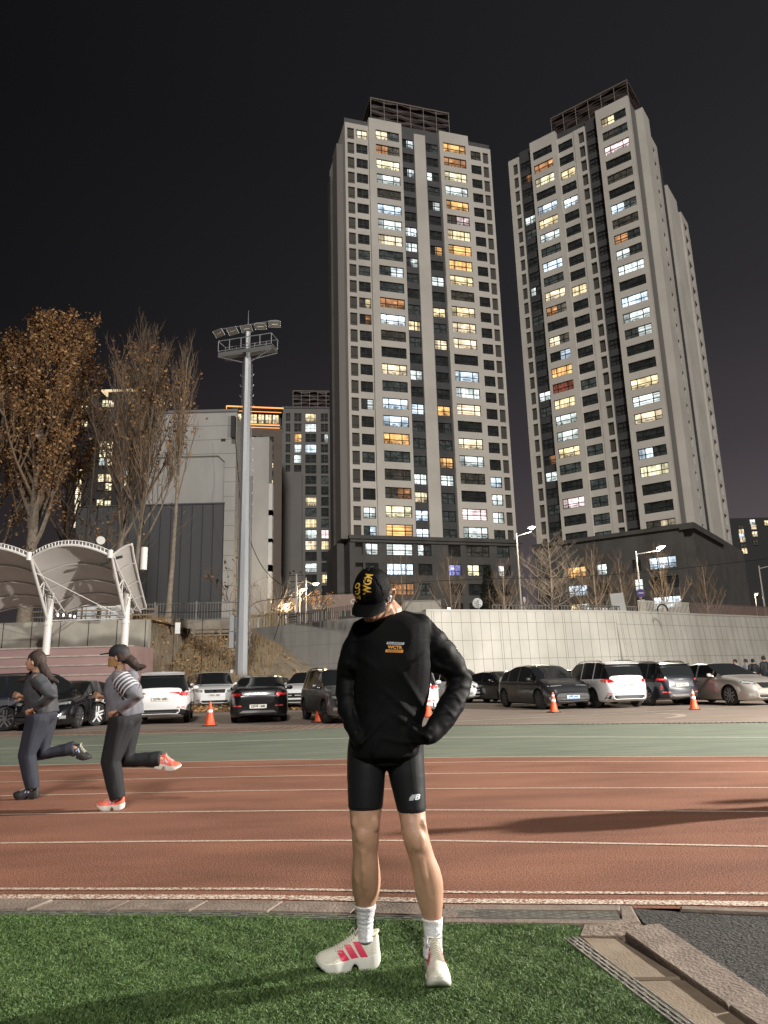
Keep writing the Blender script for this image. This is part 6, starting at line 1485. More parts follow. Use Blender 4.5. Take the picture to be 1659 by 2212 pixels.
def densify(st, k=3):
    out = []
    for i in range(len(st)-1):
        p0 = st[max(i-1, 0)]; p1 = st[i]; p2 = st[i+1]; p3 = st[min(i+2, len(st)-1)]
        for j in range(k):
            t = j/k; out.append(tuple(.5*((2*b)+(c-a)*t+(2*a-5*b+4*c-d)*t*t+(3*b-a-3*c+d)*t**3) for a, b, c, d in zip(p0, p1, p2, p3)))
    out.append(st[-1]); return out
def hand(mb, wrist, dirv, palm_n, size=.18, curl=.5, side=1):
    """palm, four unequal bent fingers and a thumb, as tapered chains"""
    d = Vector(dirv).normalized(); nrm = Vector(palm_n); nrm = (nrm-d*nrm.dot(d)).normalized(); w = d.cross(nrm).normalized()*side; W = Vector(wrist); s = size/.18
    mb.tube([W-d*.02*s, W+d*.02*s, W+d*.055*s, W+d*.085*s], [.024*s, .030*s, .036*s, .034*s], 10, ell=.55)
    for k, (off, L, a0) in enumerate(((.027, .068, -.10), (.009, .077, -.03), (-.009, .072, .04), (-.026, .058, .12))):
        p = W+d*.082*s+w*off*s; dd = (d-w*a0).normalized(); q = [p-d*.02]; cur = p
        for j, f in enumerate((.45, .3, .25)): ang = curl*(j+.4); e = (dd*cos(ang)+nrm*sin(ang)).normalized(); q.append(cur); cur = cur+e*L*f*s
        q.append(cur); mb.tube(q, [.0095*s, .0095*s, .0088*s, .0078*s, .0062*s], 8)
    p = W+d*.028*s+w*.026*s; e = (d*.6+w*.75+nrm*.3).normalized(); mb.tube([p, p+e*.035*s, p+(e+d*.5).normalized()*.062*s, p+(e+d*.9).normalized()*.085*s], [.0125*s, .0115*s, .0098*s, .0075*s], 8)
def wrinkle(me, amp, freq, stretch=(1, 1, 1), seed=0, mask=None):
    co = np.empty(len(me.vertices)*3); me.vertices.foreach_get('co', co); nr = np.empty(len(me.vertices)*3); me.vertices.foreach_get('normal', nr)
    co = co.reshape(-1, 3); nr = nr.reshape(-1, 3)
    for i, (p, n) in enumerate(zip(co, nr)):
        q = Vector((p[0]*stretch[0], p[1]*stretch[1], p[2]*stretch[2]))*freq+Vector((seed, 0, 0))
        v = 1-2*abs(noise.noise(q)); v2 = noise.noise(q*2.3)
        m = mask(p) if mask else 1
        co[i] = p+n*amp*(v*.7+v2*.3-.3)*m
    me.vertices.foreach_set('co', co.ravel()); me.update()
# ---------------------------------------------------------------- the standing man
LL = [(1560, 757, 838, 3.46, 1.05), (1620, 752, 833, 3.46, 1.08), (1660, 751, 831, 3.45, 1.08), (1700, 752, 829, 3.44, 1.08), (1746, 754, 825, 3.43, 1.08), (1780, 757, 821, 3.42, 1.08), (1800, 760, 819.5, 3.415, 1.12), (1818, 760.5, 818.5, 3.415, 1.12), (1840, 762, 816, 3.42, 1.05), (1868, 760.5, 819.5, 3.44, 1.12), (1898, 759, 822.5, 3.47, 1.16), (1925, 761.5, 820.5, 3.49, 1.15), (1954, 768, 811, 3.505, 1.15), (1980, 772, 806, 3.52, 1.2), (2005, 773, 804, 3.535, 1.3), (2030, 772, 806, 3.545, 1.4)]
RL = [(1560, 826, 912, 3.47, 1.05), (1620, 832, 914, 3.47, 1.05), (1660, 838, 915.5, 3.46, 1.08), (1700, 847, 917.5, 3.45, 1.1), (1752, 860, 919, 3.43, 1.1), (1780, 864.5, 921.5, 3.41, 1.1), (1800, 868, 925, 3.40, 1.12), (1822, 873, 930.5, 3.40, 1.1), (1845, 880, 937, 3.41, 1.05), (1872, 887.5, 948, 3.425, 1.1), (1905, 892.5, 957, 3.445, 1.15), (1940, 899, 957.5, 3.46, 1.15), (1981, 913, 955, 3.465, 1.1), (2010, 917.5, 953, 3.465, 1.15), (2040, 917, 953, 3.46, 1.25), (2064, 915, 955, 3.455, 1.35)]
root = empty('person', (0, 3.45, 0), label='man in black long-sleeved jersey, tight shorts and cap, looking down with hands at his hips', cat='person')
bd = MB(); sil(bd, densify(LL)); sil(bd, densify(RL))
def blob(mb, u, v, Y, r, sc=(1, 1, 1)): mb.sphere(PY(u, v, Y), r, 10, sc=sc)
# knee caps, shin and calf volumes
blob(bd, 784, 1805, 3.363, .036, (.95, .60, 1.2)); blob(bd, 903, 1817, 3.348, .036, (.95, .60, 1.25)); blob(bd, 808, 1779, 3.371, .024, (1.0, .75, 1.6)); blob(bd, 888, 1784, 3.366, .024, (1.0, .75, 1.6)); blob(bd, 769, 1777, 3.376, .022, (1.0, .75, 1.5)); blob(bd, 914, 1788, 3.370, .019, (.9, .75, 1.8))
blob(bd, 785, 1829, 3.372, .014, (.9, .8, 1.5)); blob(bd, 909, 1843, 3.360, .015, (.9, .8, 1.8)); bd.tube([PY(784, 1836, 3.366), PY(786, 1880, 3.380), PY(788, 1915, 3.406), PY(789, 1945, 3.446)], [.015, .014, .013, .010], 8); bd.tube([PY(909, 1848, 3.357), PY(917, 1890, 3.365), PY(928, 1938, 3.391), PY(933, 1970, 3.416)], [.015, .014, .013, .009], 8); blob(bd, 772, 1880, 3.415, .022, (.8, .9, 2.8)); blob(bd, 934, 1885, 3.402, .022, (.9, .9, 2.8)); blob(bd, 812, 1893, 3.48, .034, (.62, 1, 1.9)); blob(bd, 944, 1900, 3.46, .034, (.6, 1, 2.0)); blob(bd, 907, 1905, 3.43, .026, (.8, 1, 2.0))
blob(bd, 788, 2052, 3.555, .034, (1, 1.0, .9)); blob(bd, 935, 2080, 3.46, .034, (1, 1.2, .8))
TOR = [(1324, 803, 858, 3.50, 1.0), (1340, 783, 885, 3.50, .78), (1356, 772, 915, 3.50, .66), (1385, 769, 922, 3.49, .66), (1440, 772, 918, 3.48, .66), (1500, 776, 912, 3.48, .68), (1560, 766, 908, 3.47, .75), (1620, 760, 906, 3.47, .78), (1650, 768, 900, 3.47, .8)]
sil(bd, densify(TOR), 24)
# arms as centre lines with radii
AR = [((916, 1368), 3.50, .048), ((942, 1400), 3.51, .048), ((972, 1438), 3.53, .050), ((992, 1474), 3.54, .044), ((978, 1512), 3.49, .044), ((950, 1555), 3.42, .038), ((926, 1582), 3.36, .031)]
AL = [((785, 1368), 3.50, .046), ((768, 1400), 3.51, .046), ((752, 1450), 3.53, .048), ((748, 1490), 3.53, .043), ((752, 1530), 3.47, .041), ((762, 1570), 3.40, .036), ((770, 1592), 3.36, .030)]
def arm(mb, A, grow=0., n=12): mb.tube([PY(u, v, Y) for (u, v), Y, r in A], [r+grow for _, _, r in A], n)
arm(bd, AR); arm(bd, AL)
hR = PY(915, 1586, 3.375); hL = PY(776, 1594, 3.375)
hand(bd, hR, Vector((-.85, .10, .10)), Vector((0, .6, -.5)), .17, .35, 1); hand(bd, hL, Vector((.40, .10, -.75)), Vector((0, .8, -.1)), .17, .35, -1)
# head
psi, dlt = radians(23.1), radians(38.7)
hv = Vector((-sin(psi), -cos(psi), 0)); hf = hv*cos(dlt)+Vector((0, 0, -sin(dlt))); hu = hv*sin(dlt)+Vector((0, 0, cos(dlt)))
# roll the head slightly
hu = hu*cos(radians(-5.5))+hf.cross(hu)*sin(radians(-5.5)); hl_ = hu.cross(hf)
RH = Matrix((hl_, hf, hu)).transposed()       # local x = person's left, y = forward, z = up
H0 = Vector((-.0645, 3.42, 1.6373))
def hp(x, y, z): return H0+RH @ Vector((x, y, z))
hd_ = MB()
hd_.sphere(hp(0, -.012, .03), 1, 14, sc=(.078, .097, .092), R=RH); hd_.sphere(hp(0, .012, -.035), 1, 12, sc=(.066, .080, .078), R=RH)
hd_.sphere(hp(0, .035, -.075), 1, 10, sc=(.050, .052, .050), R=RH); hd_.sphere(hp(0, .066, -.103), 1, 8, sc=(.024, .020, .018), R=RH)
for s in (-1, 1): hd_.sphere(hp(s*.040, .040, -.030), 1, 8, sc=(.026, .036, .026), R=RH); hd_.tube([hp(s*.068, -.005, -.045), hp(s*.054, .02, -.085), hp(s*.022, .066, -.105)], [.016, .017, .015], 8)
hd_.tube([hp(0, .086, .005), hp(0, .102, -.020), hp(0, .112, -.036)], [.009, .012, .015], 8)
for s in (-1, 1): hd_.sphere(hp(s*.013, .100, -.038), 1, 8, sc=(.009, .011, .008), R=RH)
hd_.tube([hp(-.024, .082, -.066), hp(-.009, .092, -.062), hp(.009, .092, -.062), hp(.024, .082, -.066)], [.004, .0065, .0065, .004], 8)
hd_.tube([hp(-.020, .083, -.074), hp(0, .092, -.077), hp(.020, .083, -.074)], [.004, .0075, .004], 8)
nb = PY(842, 1332, 3.50); hd_.tube([hp(.004, -.035, -.02), hp(.006, -.048, -.07), nb+Vector((0, 0, .02)), nb+Vector((-.005, .0, -.05))], [.060, .062, .064, .078], 16)
hd_.tube([hp(.055, -.03, -.045), nb+Vector((.02, -.06, -.01)), nb+Vector((-.03, -.09, -.04))], [.012, .014, .012], 8)
ear = []
for s in (-1, 1):
    hd_.tube([hp(s*.078, -.008, -.044), hp(s*.090, -.018, -.030), hp(s*.100, -.030, -.004), hp(s*.104, -.030, .018), hp(s*.098, -.014, .028), hp(s*.086, -.002, .018), hp(s*.080, .002, .000)], [.008, .0085, .0075, .008, .007, .006, .004], 8)
    hd_.sphere(hp(s*.078, -.014, -.004), 1, 8, sc=(.008, .013, .022), R=RH); hd_.sphere(hp(s*.078, -.009, -.034), 1, 8, sc=(.006, .008, .010), R=RH)
me_b = remesh(bd, .0050, 7); me_h = remesh(hd_, .0032, 3)
# one continuous body: join both and remesh lightly at the neck by overlapping volumes
jb = MB(); jb.add([v.co for v in me_b.vertices], [tuple(p.vertices) for p in me_b.polygons]); jb.add([v.co for v in me_h.vertices], [tuple(p.vertices) for p in me_h.polygons])
me_all = remesh(jb, .0040, 1)
for me_ in (me_all,):
    co = np.empty(len(me_.vertices)*3); me_.vertices.foreach_get('co', co); co = co.reshape(-1, 3); co -= np.array([0, 3.45, 0]); me_.vertices.foreach_set('co', co.ravel()); me_.update()
body = link_mesh(me_all, 'body', [mskin, mshirt], root)
for p_ in me_all.polygons:
    if .70 < p_.center.z < 1.485: p_.material_index = 1      # dark underlayer and gloves
def loc_mesh(me): 
    co = np.empty(len(me.vertices)*3); me.vertices.foreach_get('co', co); co = co.reshape(-1, 3); co -= np.array([0, 3.45, 0]); me.vertices.foreach_set('co', co.ravel()); me.update(); return me
# shirt: boxy jersey with loose sleeves
SH = [(1319, 842, 866, 3.515, 1.3), (1327, 822, 882, 3.51, 1.0), (1337, 792, 906, 3.505, .74), (1344, 778, 920, 3.50, .66), (1352, 765, 932, 3.50, .62), (1375, 762, 934, 3.49, .66), (1410, 764, 931, 3.48, .70), (1445, 767, 930, 3.47, .72), (1490, 768, 927, 3.47, .72), (1530, 766, 922, 3.465, .74), (1570, 761, 914, 3.46, .80), (1600, 757, 911, 3.46, .84), (1622, 755, 908, 3.46, .86), (1632, 757, 905, 3.46, .86)]
sh = MB(); sil(sh, densify(SH), 28, sq=.9)
SR = [((885, 1358), 3.50, .060), ((912, 1370), 3.50, .074), ((934, 1390), 3.505, .074), ((955, 1414), 3.52, .071), ((978, 1443), 3.535, .067), ((993, 1470), 3.54, .062), ((985, 1502), 3.50, .060), ((966, 1536), 3.45, .057), ((946, 1566), 3.40, .050), ((926, 1588), 3.36, .040), ((914, 1594), 3.35, .034)]
SL = [((810, 1358), 3.50, .060), ((788, 1368), 3.50, .074), ((774, 1392), 3.495, .072), ((760, 1430), 3.50, .068), ((752, 1465), 3.535, .055), ((750, 1500), 3.51, .052), ((754, 1540), 3.46, .047), ((764, 1575), 3.40, .040), ((770, 1594), 3.365, .035)]
arm(sh, SR, 0, 16); arm(sh, SL, 0, 16)
sh.tube([PY(925, 1420, 3.50), PY(955, 1440, 3.52)], [.05, .045], 10)
sh.sphere(PY(905, 1356, 3.50), .07, 12); sh.sphere(PY(792, 1362, 3.50), .066, 12); sh.tube([PY(868, 1332, 3.5), PY(900, 1345, 3.5), PY(928, 1366, 3.5)], [.035, .045, .05], 12)
sh.tube([PY(775, 1400, 3.47), PY(768, 1450, 3.45)], [.045, .035], 12)
sh.tube([PY(915, 1590, 3.375), PY(890, 1584, 3.36), PY(862, 1582, 3.375)], [.040, .044, .030], 12); sh.tube([PY(772, 1590, 3.375), PY(780, 1606, 3.37), PY(792, 1616, 3.385)], [.036, .036, .025], 12)
mes = remesh(sh, .0070, 9)
def wmask(p):
    x = p[0]; return 1.6 if (x > .20 or x < -.135) else .75
sleeve = lambda p: min(1, max(0, (p[0]-.19)/.03))+min(1, max(0, (-.13-p[0])/.02))
wrinkle(mes, .010, 6, (1.0, 1.0, 1.2), 3, sleeve); wrinkle(mes, .005, 13, (.8, 1, 1.4), 5, lambda p: sleeve(p)); wrinkle(mes, .007, 3.2, (1.6, 1, .8), 8, lambda p: 1.5 if p[2] < 1.42 else .3); wrinkle(mes, .004, 7, (1.3, 1, 1.0), 18, lambda p: 1.8 if p[2] < 1.15 else .6)
def folds(me, segs):
    for v in me.vertices:
        if v.normal.y > .2: continue
        x, z = v.co.x, v.co.z; d = 0
        for x0, z0, x1, z1, a, w in segs:
            ux, uz = x1-x0, z1-z0; L2 = ux*ux+uz*uz; t = min(max(((x-x0)*ux+(z-z0)*uz)/L2, 0), 1); e = (x-x0-t*ux)**2+(z-z0-t*uz)**2
            d += a*math.exp(-e/(w*w))*(1-t*.75)
        v.co.y -= d
    me.update()
folds(mes, [(.17, .985, .01, 1.10, .016, .013), (.17, 1.03, -.02, 1.20, .014, .014), (.18, 1.09, .04, 1.30, .011, .015), (.16, .95, -.03, .99, .012, .012), (-.13, .97, -.02, 1.08, .014, .012), (-.13, 1.05, .0, 1.18, .009, .015), (.19, 1.36, .06, 1.27, .009, .015), (-.14, 1.36, -.05, 1.29, .008, .014), (.10, .93, .05, 1.02, .010, .010), (-.08, .93, -.05, 1.0, .010, .010),
            (.24, 1.30, .33, 1.26, .010, .012), (.27, 1.25, .36, 1.20, .010, .012), (.29, 1.19, .35, 1.13, .010, .012), (.25, 1.12, .32, 1.05, .009, .010)])
jersey = link_mesh(mes, 'jersey', [mshirt, mat('black_nylon_sleeve', (.0038, .0040, .0046), .6, spec=.13)])
for p_ in mes.polygons:
    if p_.center.x > .205 or p_.center.x < -.150 or (p_.center.x > .17 and p_.center.z < 1.20): p_.material_index = 1
bvS = bvh_of(mes); loc_mesh(mes); jersey.parent = root
# collar ribbing
cl = MB(); c0 = nb+Vector((-.012, -.012, -.022)); P = []
for i in range(25): a = 2*pi*i/24; P.append(c0+Vector((.078*cos(a), .074*sin(a), .016*cos(a)-.012*sin(a)*-1-.006)))
cl.tube(P, .0085, 8); cl.build('collar', mshirt, jersey, smooth=80, world=False); bpy.data.objects['collar'].location = (0, -3.45, 0)
# chest print: white strip, WCTR, orange strip
def on_shirt(mb, u, v, w, h, txt=None, mi=0, shear=0, slope=-.06, bvh=None, Y=3.3, off=.003, bold=0, size=None, poly=None):
    bvh = bvh or bvS; c = PY(u, v, Y); ex = Vector((1, 0, slope)); ey = Vector((-slope, 0, 1)); dirv = Vector((0, 1, 0))
    if txt:
        vs, fs = text_mesh(txt, size or h, bold=bold, shear=shear); xs_ = [q[0] for q in vs]; sx_ = w/(max(xs_)-min(xs_)); xm = (max(xs_)+min(xs_))/2
        pts = [c+ex*(q[0]-xm)*sx_+ey*q[1] for q in vs]
    elif poly: pts, fs = [c+ex*x+ey*y for x, y in poly[0]], poly[1]
    else:
        vs, fs = grid_quad((-w/2+h*.0, -h/2, 0), (w/2-h*.25, -h/2, 0), (w/2, h/2, 0), (-w/2+h*.25, h/2, 0), 12, 2); pts = [c+ex*q[0]+ey*q[1] for q in vs]
    out = []
    for p in pts:
        hh = bvh.ray_cast(Vector((p.x, Y-.6, p.z)), dirv, 3)[0]; out.append((hh if hh is not None else p)-dirv*off)
    mb.add(out, fs, mi)
pr_ = MB(); on_shirt(pr_, 854.5, 1388.5, .083, .0105, mi=0); on_shirt(pr_, 854, 1388.2, .070, .008, txt='SALOMON', mi=1, off=.0042, bold=.0003)
on_shirt(pr_, 853.5, 1397.5, .068, .0215, txt='WCTR', mi=2, bold=.0009, size=.020); on_shirt(pr_, 852, 1405.5, .084, .0125, mi=2); on_shirt(pr_, 852, 1405.4, .066, .007, txt='COMMUNITY', mi=1, off=.0042, bold=.0002, size=.008)
o = pr_.build('chest_print', [mat('print_white', (.62, .64, .72), .6), mat('print_dark', (.06, .05, .05), .7), mat('print_orange', (.80, .34, .045), .6)], jersey); o.location = (0, -3.45, 0)
# shorts
SHL = [(1585, 755, 836, 3.465, 1.06)]+[(v, a-1.6, b+1.6, Y, f) for v, a, b, Y, f in LL[1:5]]; SHR = [(1585, 828, 915, 3.465, 1.06)]+[(v, a-1.6, b+1.6, Y, f) for v, a, b, Y, f in RL[1:5]]
st_ = MB(); sil(st_, densify(SHL), 24); sil(st_, densify(SHR), 24); st_.sphere(PY(833, 1622, 3.46), .075, 12, sc=(1.6, 1.15, .9))
mst = remesh(st_, .006, 4); wrinkle(mst, .0010, 10, (1, 1, 2), 1); bvT = bvh_of(mst); shorts = link_mesh(mst, 'shorts', mshort); loc_mesh(mst); shorts.parent = root
lg = MB()       # italic letters with trailing bars
on_shirt(lg, 903.5, 1727.8, .026, .024, txt='B', shear=.3, bvh=bvT, bold=.0012, size=.030, slope=0, off=.002); 
for k in range(5): on_shirt(lg, 895.0-1.6*k*.9, 1722.8+2.6*k, .026-.003*abs(2-k), .0030, bvh=bvT, slope=0, off=.0022)
o = lg.build('shorts_print', mat('print_silver', (.78, .80, .84), .4), shorts); o.location = (0, -3.45, 0)
hm = MB()
for st, k in ((SHL, 1738), (SHR, 1744)):
    v, a, b, Y, f = st[-1]; c = PY((a+b)/2, k, Y); r = abs(PY(a, k, Y).x-PY(b, k, Y).x)/2+.0015; hm.tube(ell(c, r, r*f, 32)+[ell(c, r, r*f, 32)[0]], .0012, 4)
o = hm.build('hem_seam', mat('seam_black', (.004, .004, .004), .8), shorts); o.location = (0, -3.45, 0)
# socks
def sock(L, v0, g, seed, dx1):
    s_ = MB(); st = [q for q in densify(L) if q[0] >= v0-2]; st = [(v, a-g, b+g, Y, f) for v, a, b, Y, f in st]; sil(s_, st, 24); e = st[-1]
    s_.tube([PY((e[1]+e[2])/2, e[0]-6, e[3]), PY((e[1]+e[2])/2+dx1, e[0]+14, e[3]+.004), PY((e[1]+e[2])/2+2*dx1, e[0]+34, e[3]+.0)], [.041, .036, .028], 12)
    m_ = remesh(s_, .004, 3); wrinkle(m_, .0035, 16, (.5, .5, 3.2), seed, lambda p: 1 if p[2] < .30 else .15); loc_mesh(m_); return link_mesh(m_, 'sock', msock, root)
sock(LL, 1955, 1.9, 2, 1); sock(RL, 1982, 2.2, 6, .5)
# ---------------------------------------------------------------- shoes
def shoe(pos, heading, pitch=0, roll=0, left=True, upper=mshoe, sole=msole, stripe=mpink, L=.305, parent=None, stripes=True, lace=None):
    if stripes: L = .288
    """running shoe in local coordinates: x toe, z up; origin under the heel"""
    r = empty('shoe', (0, 0, 0)); r.parent = parent; r.location = pos; r.rotation_euler = (roll, pitch, heading); sd = 1 if left else -1
    del_keys = None
    def outline(t):      # half widths (inner, outer) along length t 0..1
        w = interp([(0, .022), (.03, .034), (.12, .042), (.35, .037), (.5, .040), (.7, .052), (.82, .051), (.91, .043), (.97, .028), (1, .014)], t); c = interp([(0, 0), (.5, .0), (.8, -.006*sd), (1, -.014*sd)], t); return w, c
    s_ = MB(); N_ = 36; rings = []
    for i in range(N_+1):
        t = i/N_; x = L*t; w, c = outline(t); zt = interp([(0, .066), (.08, .062), (.22, .052), (.38, .056), (.6, .046), (.85, .046), (1, .066)], t); zb = interp([(0, .028), (.05, .010), (.13, .002), (.33, .002), (.37, .030), (.43, .032), (.47, .0), (.68, .0), (.82, .010), (.93, .030), (1, .052)], t)
        rings.append([(x, c-w*.93, zb), (x, c-w*1.06, (zb*.6+zt*.4)), (x, c-w*1.0, zt), (x, c, zt+.004), (x, c+w*1.0, zt), (x, c+w*1.06, (zb*.6+zt*.4)), (x, c+w*.93, zb), (x, c, zb-.0)])
    s_.rings(rings); s_.build('sole', sole, r, smooth=55)
    ct = MB()
    for i in range(N_): 
        t = i/N_; 
    u_ = MB(); rings = []; K = 34
    for i in range(K+1):
        t = .015+.965*i/K; x = L*t; w, c = outline(t); w *= .97; z0 = interp([(0, .058), (.22, .046), (.38, .050), (.6, .040), (.85, .040), (1, .060)], t); zt = interp([(0, .108), (.035, .150), (.10, .142), (.18, .128), (.28, .140), (.38, .146), (.48, .128), (.58, .112), (.70, .098), (.82, .090), (.92, .084), (.97, .076), (1, .066)], t); hh = zt-z0
        open_ = t < .36; rings.append([Vector((x, c+w*cos(a)*(1-.10*max(0, sin(a)))*(1 if sin(a) < .2 else interp([(0, 1), (1, .80 if t < .6 else .95)], sin(a))), z0+hh*(max(0, sin(a))**.8))) for a in [pi*k/13 for k in range(14)]]+[Vector((x, c-w*.5, z0-.004)), Vector((x, c+w*.5, z0-.004))])
    u_.rings(rings); up_ = u_.build('upper', upper, r, smooth=70); mu = up_.data; bv = bvh_of(mu)
    cr = MB(); cr.tube([(L*.02+L*.33*(.5-.5*cos(a)), (.026*sin(a)), .140+.008*cos(2*a)) for a in [2*pi*i/20 for i in range(21)]], .0065, 6); cr.build('collar', mat('shoe_collar', (.66, .62, .48), .7) if upper is mshoe else upper, up_, smooth=70)
    if stripes:
        for s in (-1, 1):
            m_ = MB()
            for k in range(3):
                xb = L*(.18+.140*k)+.006; zb_, zt2 = .056-.003*k, .116-.009*k; wd = .031; sl = .036
                vs, fs = grid_quad((xb, 0, zb_), (xb+wd*1.05, 0, zb_), (xb+wd+sl, 0, zt2), (xb+sl, 0, zt2), 3, 5); decal(m_, bv, [Vector((a.x, s*.3, a.z)) for a in vs], fs, (0, -s, 0), .0012)
            m_.build('stripe', stripe, up_)
    else:
        m_ = MB(); 
        for s in (-1, 1):
            vs, fs = text_mesh('N', .055, shear=.2, bold=.002); decal(m_, bv, [Vector((L*.42-s*a[0]*1.2, s*.3, .088+a[1])) for a in vs], fs, (0, -s, 0), .0012)
        m_.build('side_letter', mat('letter_blue_white', (.45, .55, .75), .4) if upper is not mshoe else stripe, up_)
    lc = MB()
    for k in range(9):
        t = .39+.036*k; x = L*t; z = interp([(.38, .147), (.48, .129), (.58, .113), (.72, .098)], t)+.003; w, c = outline(t)
        lc.tube([(x, c-w*.60, z-.018), (x+.002, c-w*.25, z-.005), (x+.003, c, z-.002), (x+.004, c+w*.25, z-.005), (x+.006, c+w*.60, z-.018)], .0026, 5)
    lc.tube([(L*.38, .0, .149), (L*.35, .022, .165), (L*.39, .034, .152), (L*.39, .0, .149)], .0026, 5); lc.tube([(L*.38, 0, .149), (L*.40, -.03, .158), (L*.45, -.036, .135)], .0026, 5)
    lc.build('laces', lace or mat('lace_cream', (.60, .56, .46), .8), up_)
    return r
def under(parent, pos): return Vector(pos)-parent.location
gL = G(816, 2088); shoe(under(root, (gL.x+.010, 3.548, .0)), radians(190), 0, 0, left=False, parent=root)
gR = G(935, 2070); shoe(under(root, (PY(936, 2075, 3.50).x-.002, 3.525, .0)), radians(-86), 0, 0, left=True, parent=root)
# ---------------------------------------------------------------- cap
cr_ = MB(); rings = []
for i in range(13):
    th = pi/2*i/12*1.0; z = .100*sin(th); k = cos(th)**.85 if i < 12 else .02
    rings.append([hp(.0885*k*cos(a), .1065*k*sin(a)-.010, .028+z*(1.06)+(.006*sin(a) if i == 0 else 0)) for a in [2*pi*j/36 for j in range(36)]])
rings = [[hp(.086*cos(a), .103*sin(a)-.010, .004-.004*sin(a)) for a in [2*pi*j/36 for j in range(36)]]]+rings
cr_.rings(rings); cap = cr_.build('cap', mcap, root, smooth=60); cap.data.transform(Matrix.Translation((0, -3.45, 0))); mcapb = bvh_of(cap.data)
wrinkle(cap.data, .002, 22, (1, 1, 1), 4)
# seams between the crown panels
sm = MB()
for a in (90, 150, 210, 270, 330, 30): a = radians(a); sm.tube([hp(.090*cos(t)**.85*cos(a), .1085*cos(t)**.85*sin(a)-.010, .029+.1065*sin(t)) for t in [pi/2*k/10*.98 for k in range(11)]], .0014, 4)
sm.tube([hp(0, -.01, .136), hp(0, -.01, .142)], .007, 8)
o = sm.build('panel_seams', mat('seam_black', (.004, .004, .004), .8), cap); o.location = (0, -3.45, 0)
br = MB(); V = []; nx_, ny_ = 16, 8
for layer in (0, 1):
    for j in range(ny_+1):
        for i in range(nx_+1):
            a = radians(-62+124*i/nx_); s = j/ny_
            x = sin(a)*(.088+.004*s); y0 = cos(a)*.104-.010; ln = .075*(1-abs(sin(a))**3.2*.75)
            x2 = x*(1+.06*s); y = y0+ln*s; z = .010-.014*s-.030*(sin(a)**2)*(.35+.65*s)-.003*layer
            V.append(hp(x2, y, z))
n_ = (nx_+1)*(ny_+1); F_ = []
for L_ in (0, 1):
    for j in range(ny_):
        for i in range(nx_): k = L_*n_+j*(nx_+1)+i; F_.append((k, k+1, k+nx_+2, k+nx_+1) if L_ == 0 else (k+nx_+1, k+nx_+2, k+1, k))
for i in range(nx_): k = ny_*(nx_+1)+i; F_.append((k, k+1, n_+k+1, n_+k))
for j in range(ny_): k = j*(nx_+1); F_.append((k, k+nx_+1, n_+k+nx_+1, n_+k)); k += nx_; F_.append((k, n_+k, n_+k+nx_+1, k+nx_+1))
br.add(V, F_); o = br.build('brim', mcap, cap, smooth=60); o.location = (0, -3.45, 0)
# yellow lettering running over both sides of the crown
le = MB()
def cap_text(txt, ang0, side, size=.040, start=.0, flip=1):
    """letters climb the crown from the brim, stacked along the front-to-back line, offset to one side"""
    vs, fs = text_mesh(txt, size, bold=.0016, align='LEFT'); out = []
    for q in vs:
        s = start+q[0]*.95; lat = side+q[1]*flip        # s = arc length from the crown's front edge backwards
        ph = s/.125; y = .1065*cos(ph)-.010; z = .030+.106*sin(ph)
        c = hp(lat, y*.2, .02); t = hp(lat*1.0, y*1.4, .02+(z-.02)*1.4); d = (c-t).normalized(); off = Vector((0, -3.45, 0))
        h = mcapb.ray_cast(t+off-d*.1, d, 1)[0]; out.append((h-d*.0016) if h is not None else t+off)
    le.add(out, fs)
cap_text('SALO', 0, -.036, start=.014, size=.044, flip=-1); cap_text('WGM', 0, .016, start=.048, size=.050, flip=-1)
le.build('cap_lettering', mat('cap_yellow', (.78, .47, .05), .6), cap)
hr = MB(); hr.sphere(hp(.0, -.045, -.01), 1, 10, sc=(.080, .070, .052), R=RH); hr.sphere(hp(.073, .008, -.006), 1, 8, sc=(.009, .014, .024), R=RH); hr.sphere(hp(-.073, .008, -.006), 1, 8, sc=(.009, .014, .024), R=RH)
o = hr.build('hair', mhair, root, smooth=80); o.location = (0, -3.45, 0)
eb = MB(); eb.sphere(hp(.084, -.010, -.010), 1, 8, sc=(.008, .009, .010), R=RH); eb.tube([hp(.086, -.007, -.014), hp(.080, .002, -.032)], [.0042, .0034], 8)
o = eb.build('earbud', mat('earbud_white', (.85, .85, .85), .3), root, smooth=80); o.location = (0, -3.45, 0)
# eyebrows/eyes under the brim
ey = MB()
for s in (-1, 1): ey.sphere(hp(s*.031, .078, .000), 1, 8, sc=(.012, .008, .0055), R=RH)
o = ey.build('eyes', mat('eye_dark', (.05, .035, .03), .3), root, smooth=80); o.location = (0, -3.45, 0)
lp_ = MB(); lp_.tube([hp(-.020, .0875, -.0695), hp(-.007, .0985, -.0665), hp(.007, .0985, -.0665), hp(.020, .0875, -.0695)], [.002, .0045, .0045, .002], 8); lp_.tube([hp(-.017, .088, -.0755), hp(0, .0985, -.0775), hp(.017, .088, -.0755)], [.002, .005, .002], 8)
o = lp_.build('lips', mat('lips', (.40, .17, .14), .45), root, smooth=80); o.location = (0, -3.45, 0)
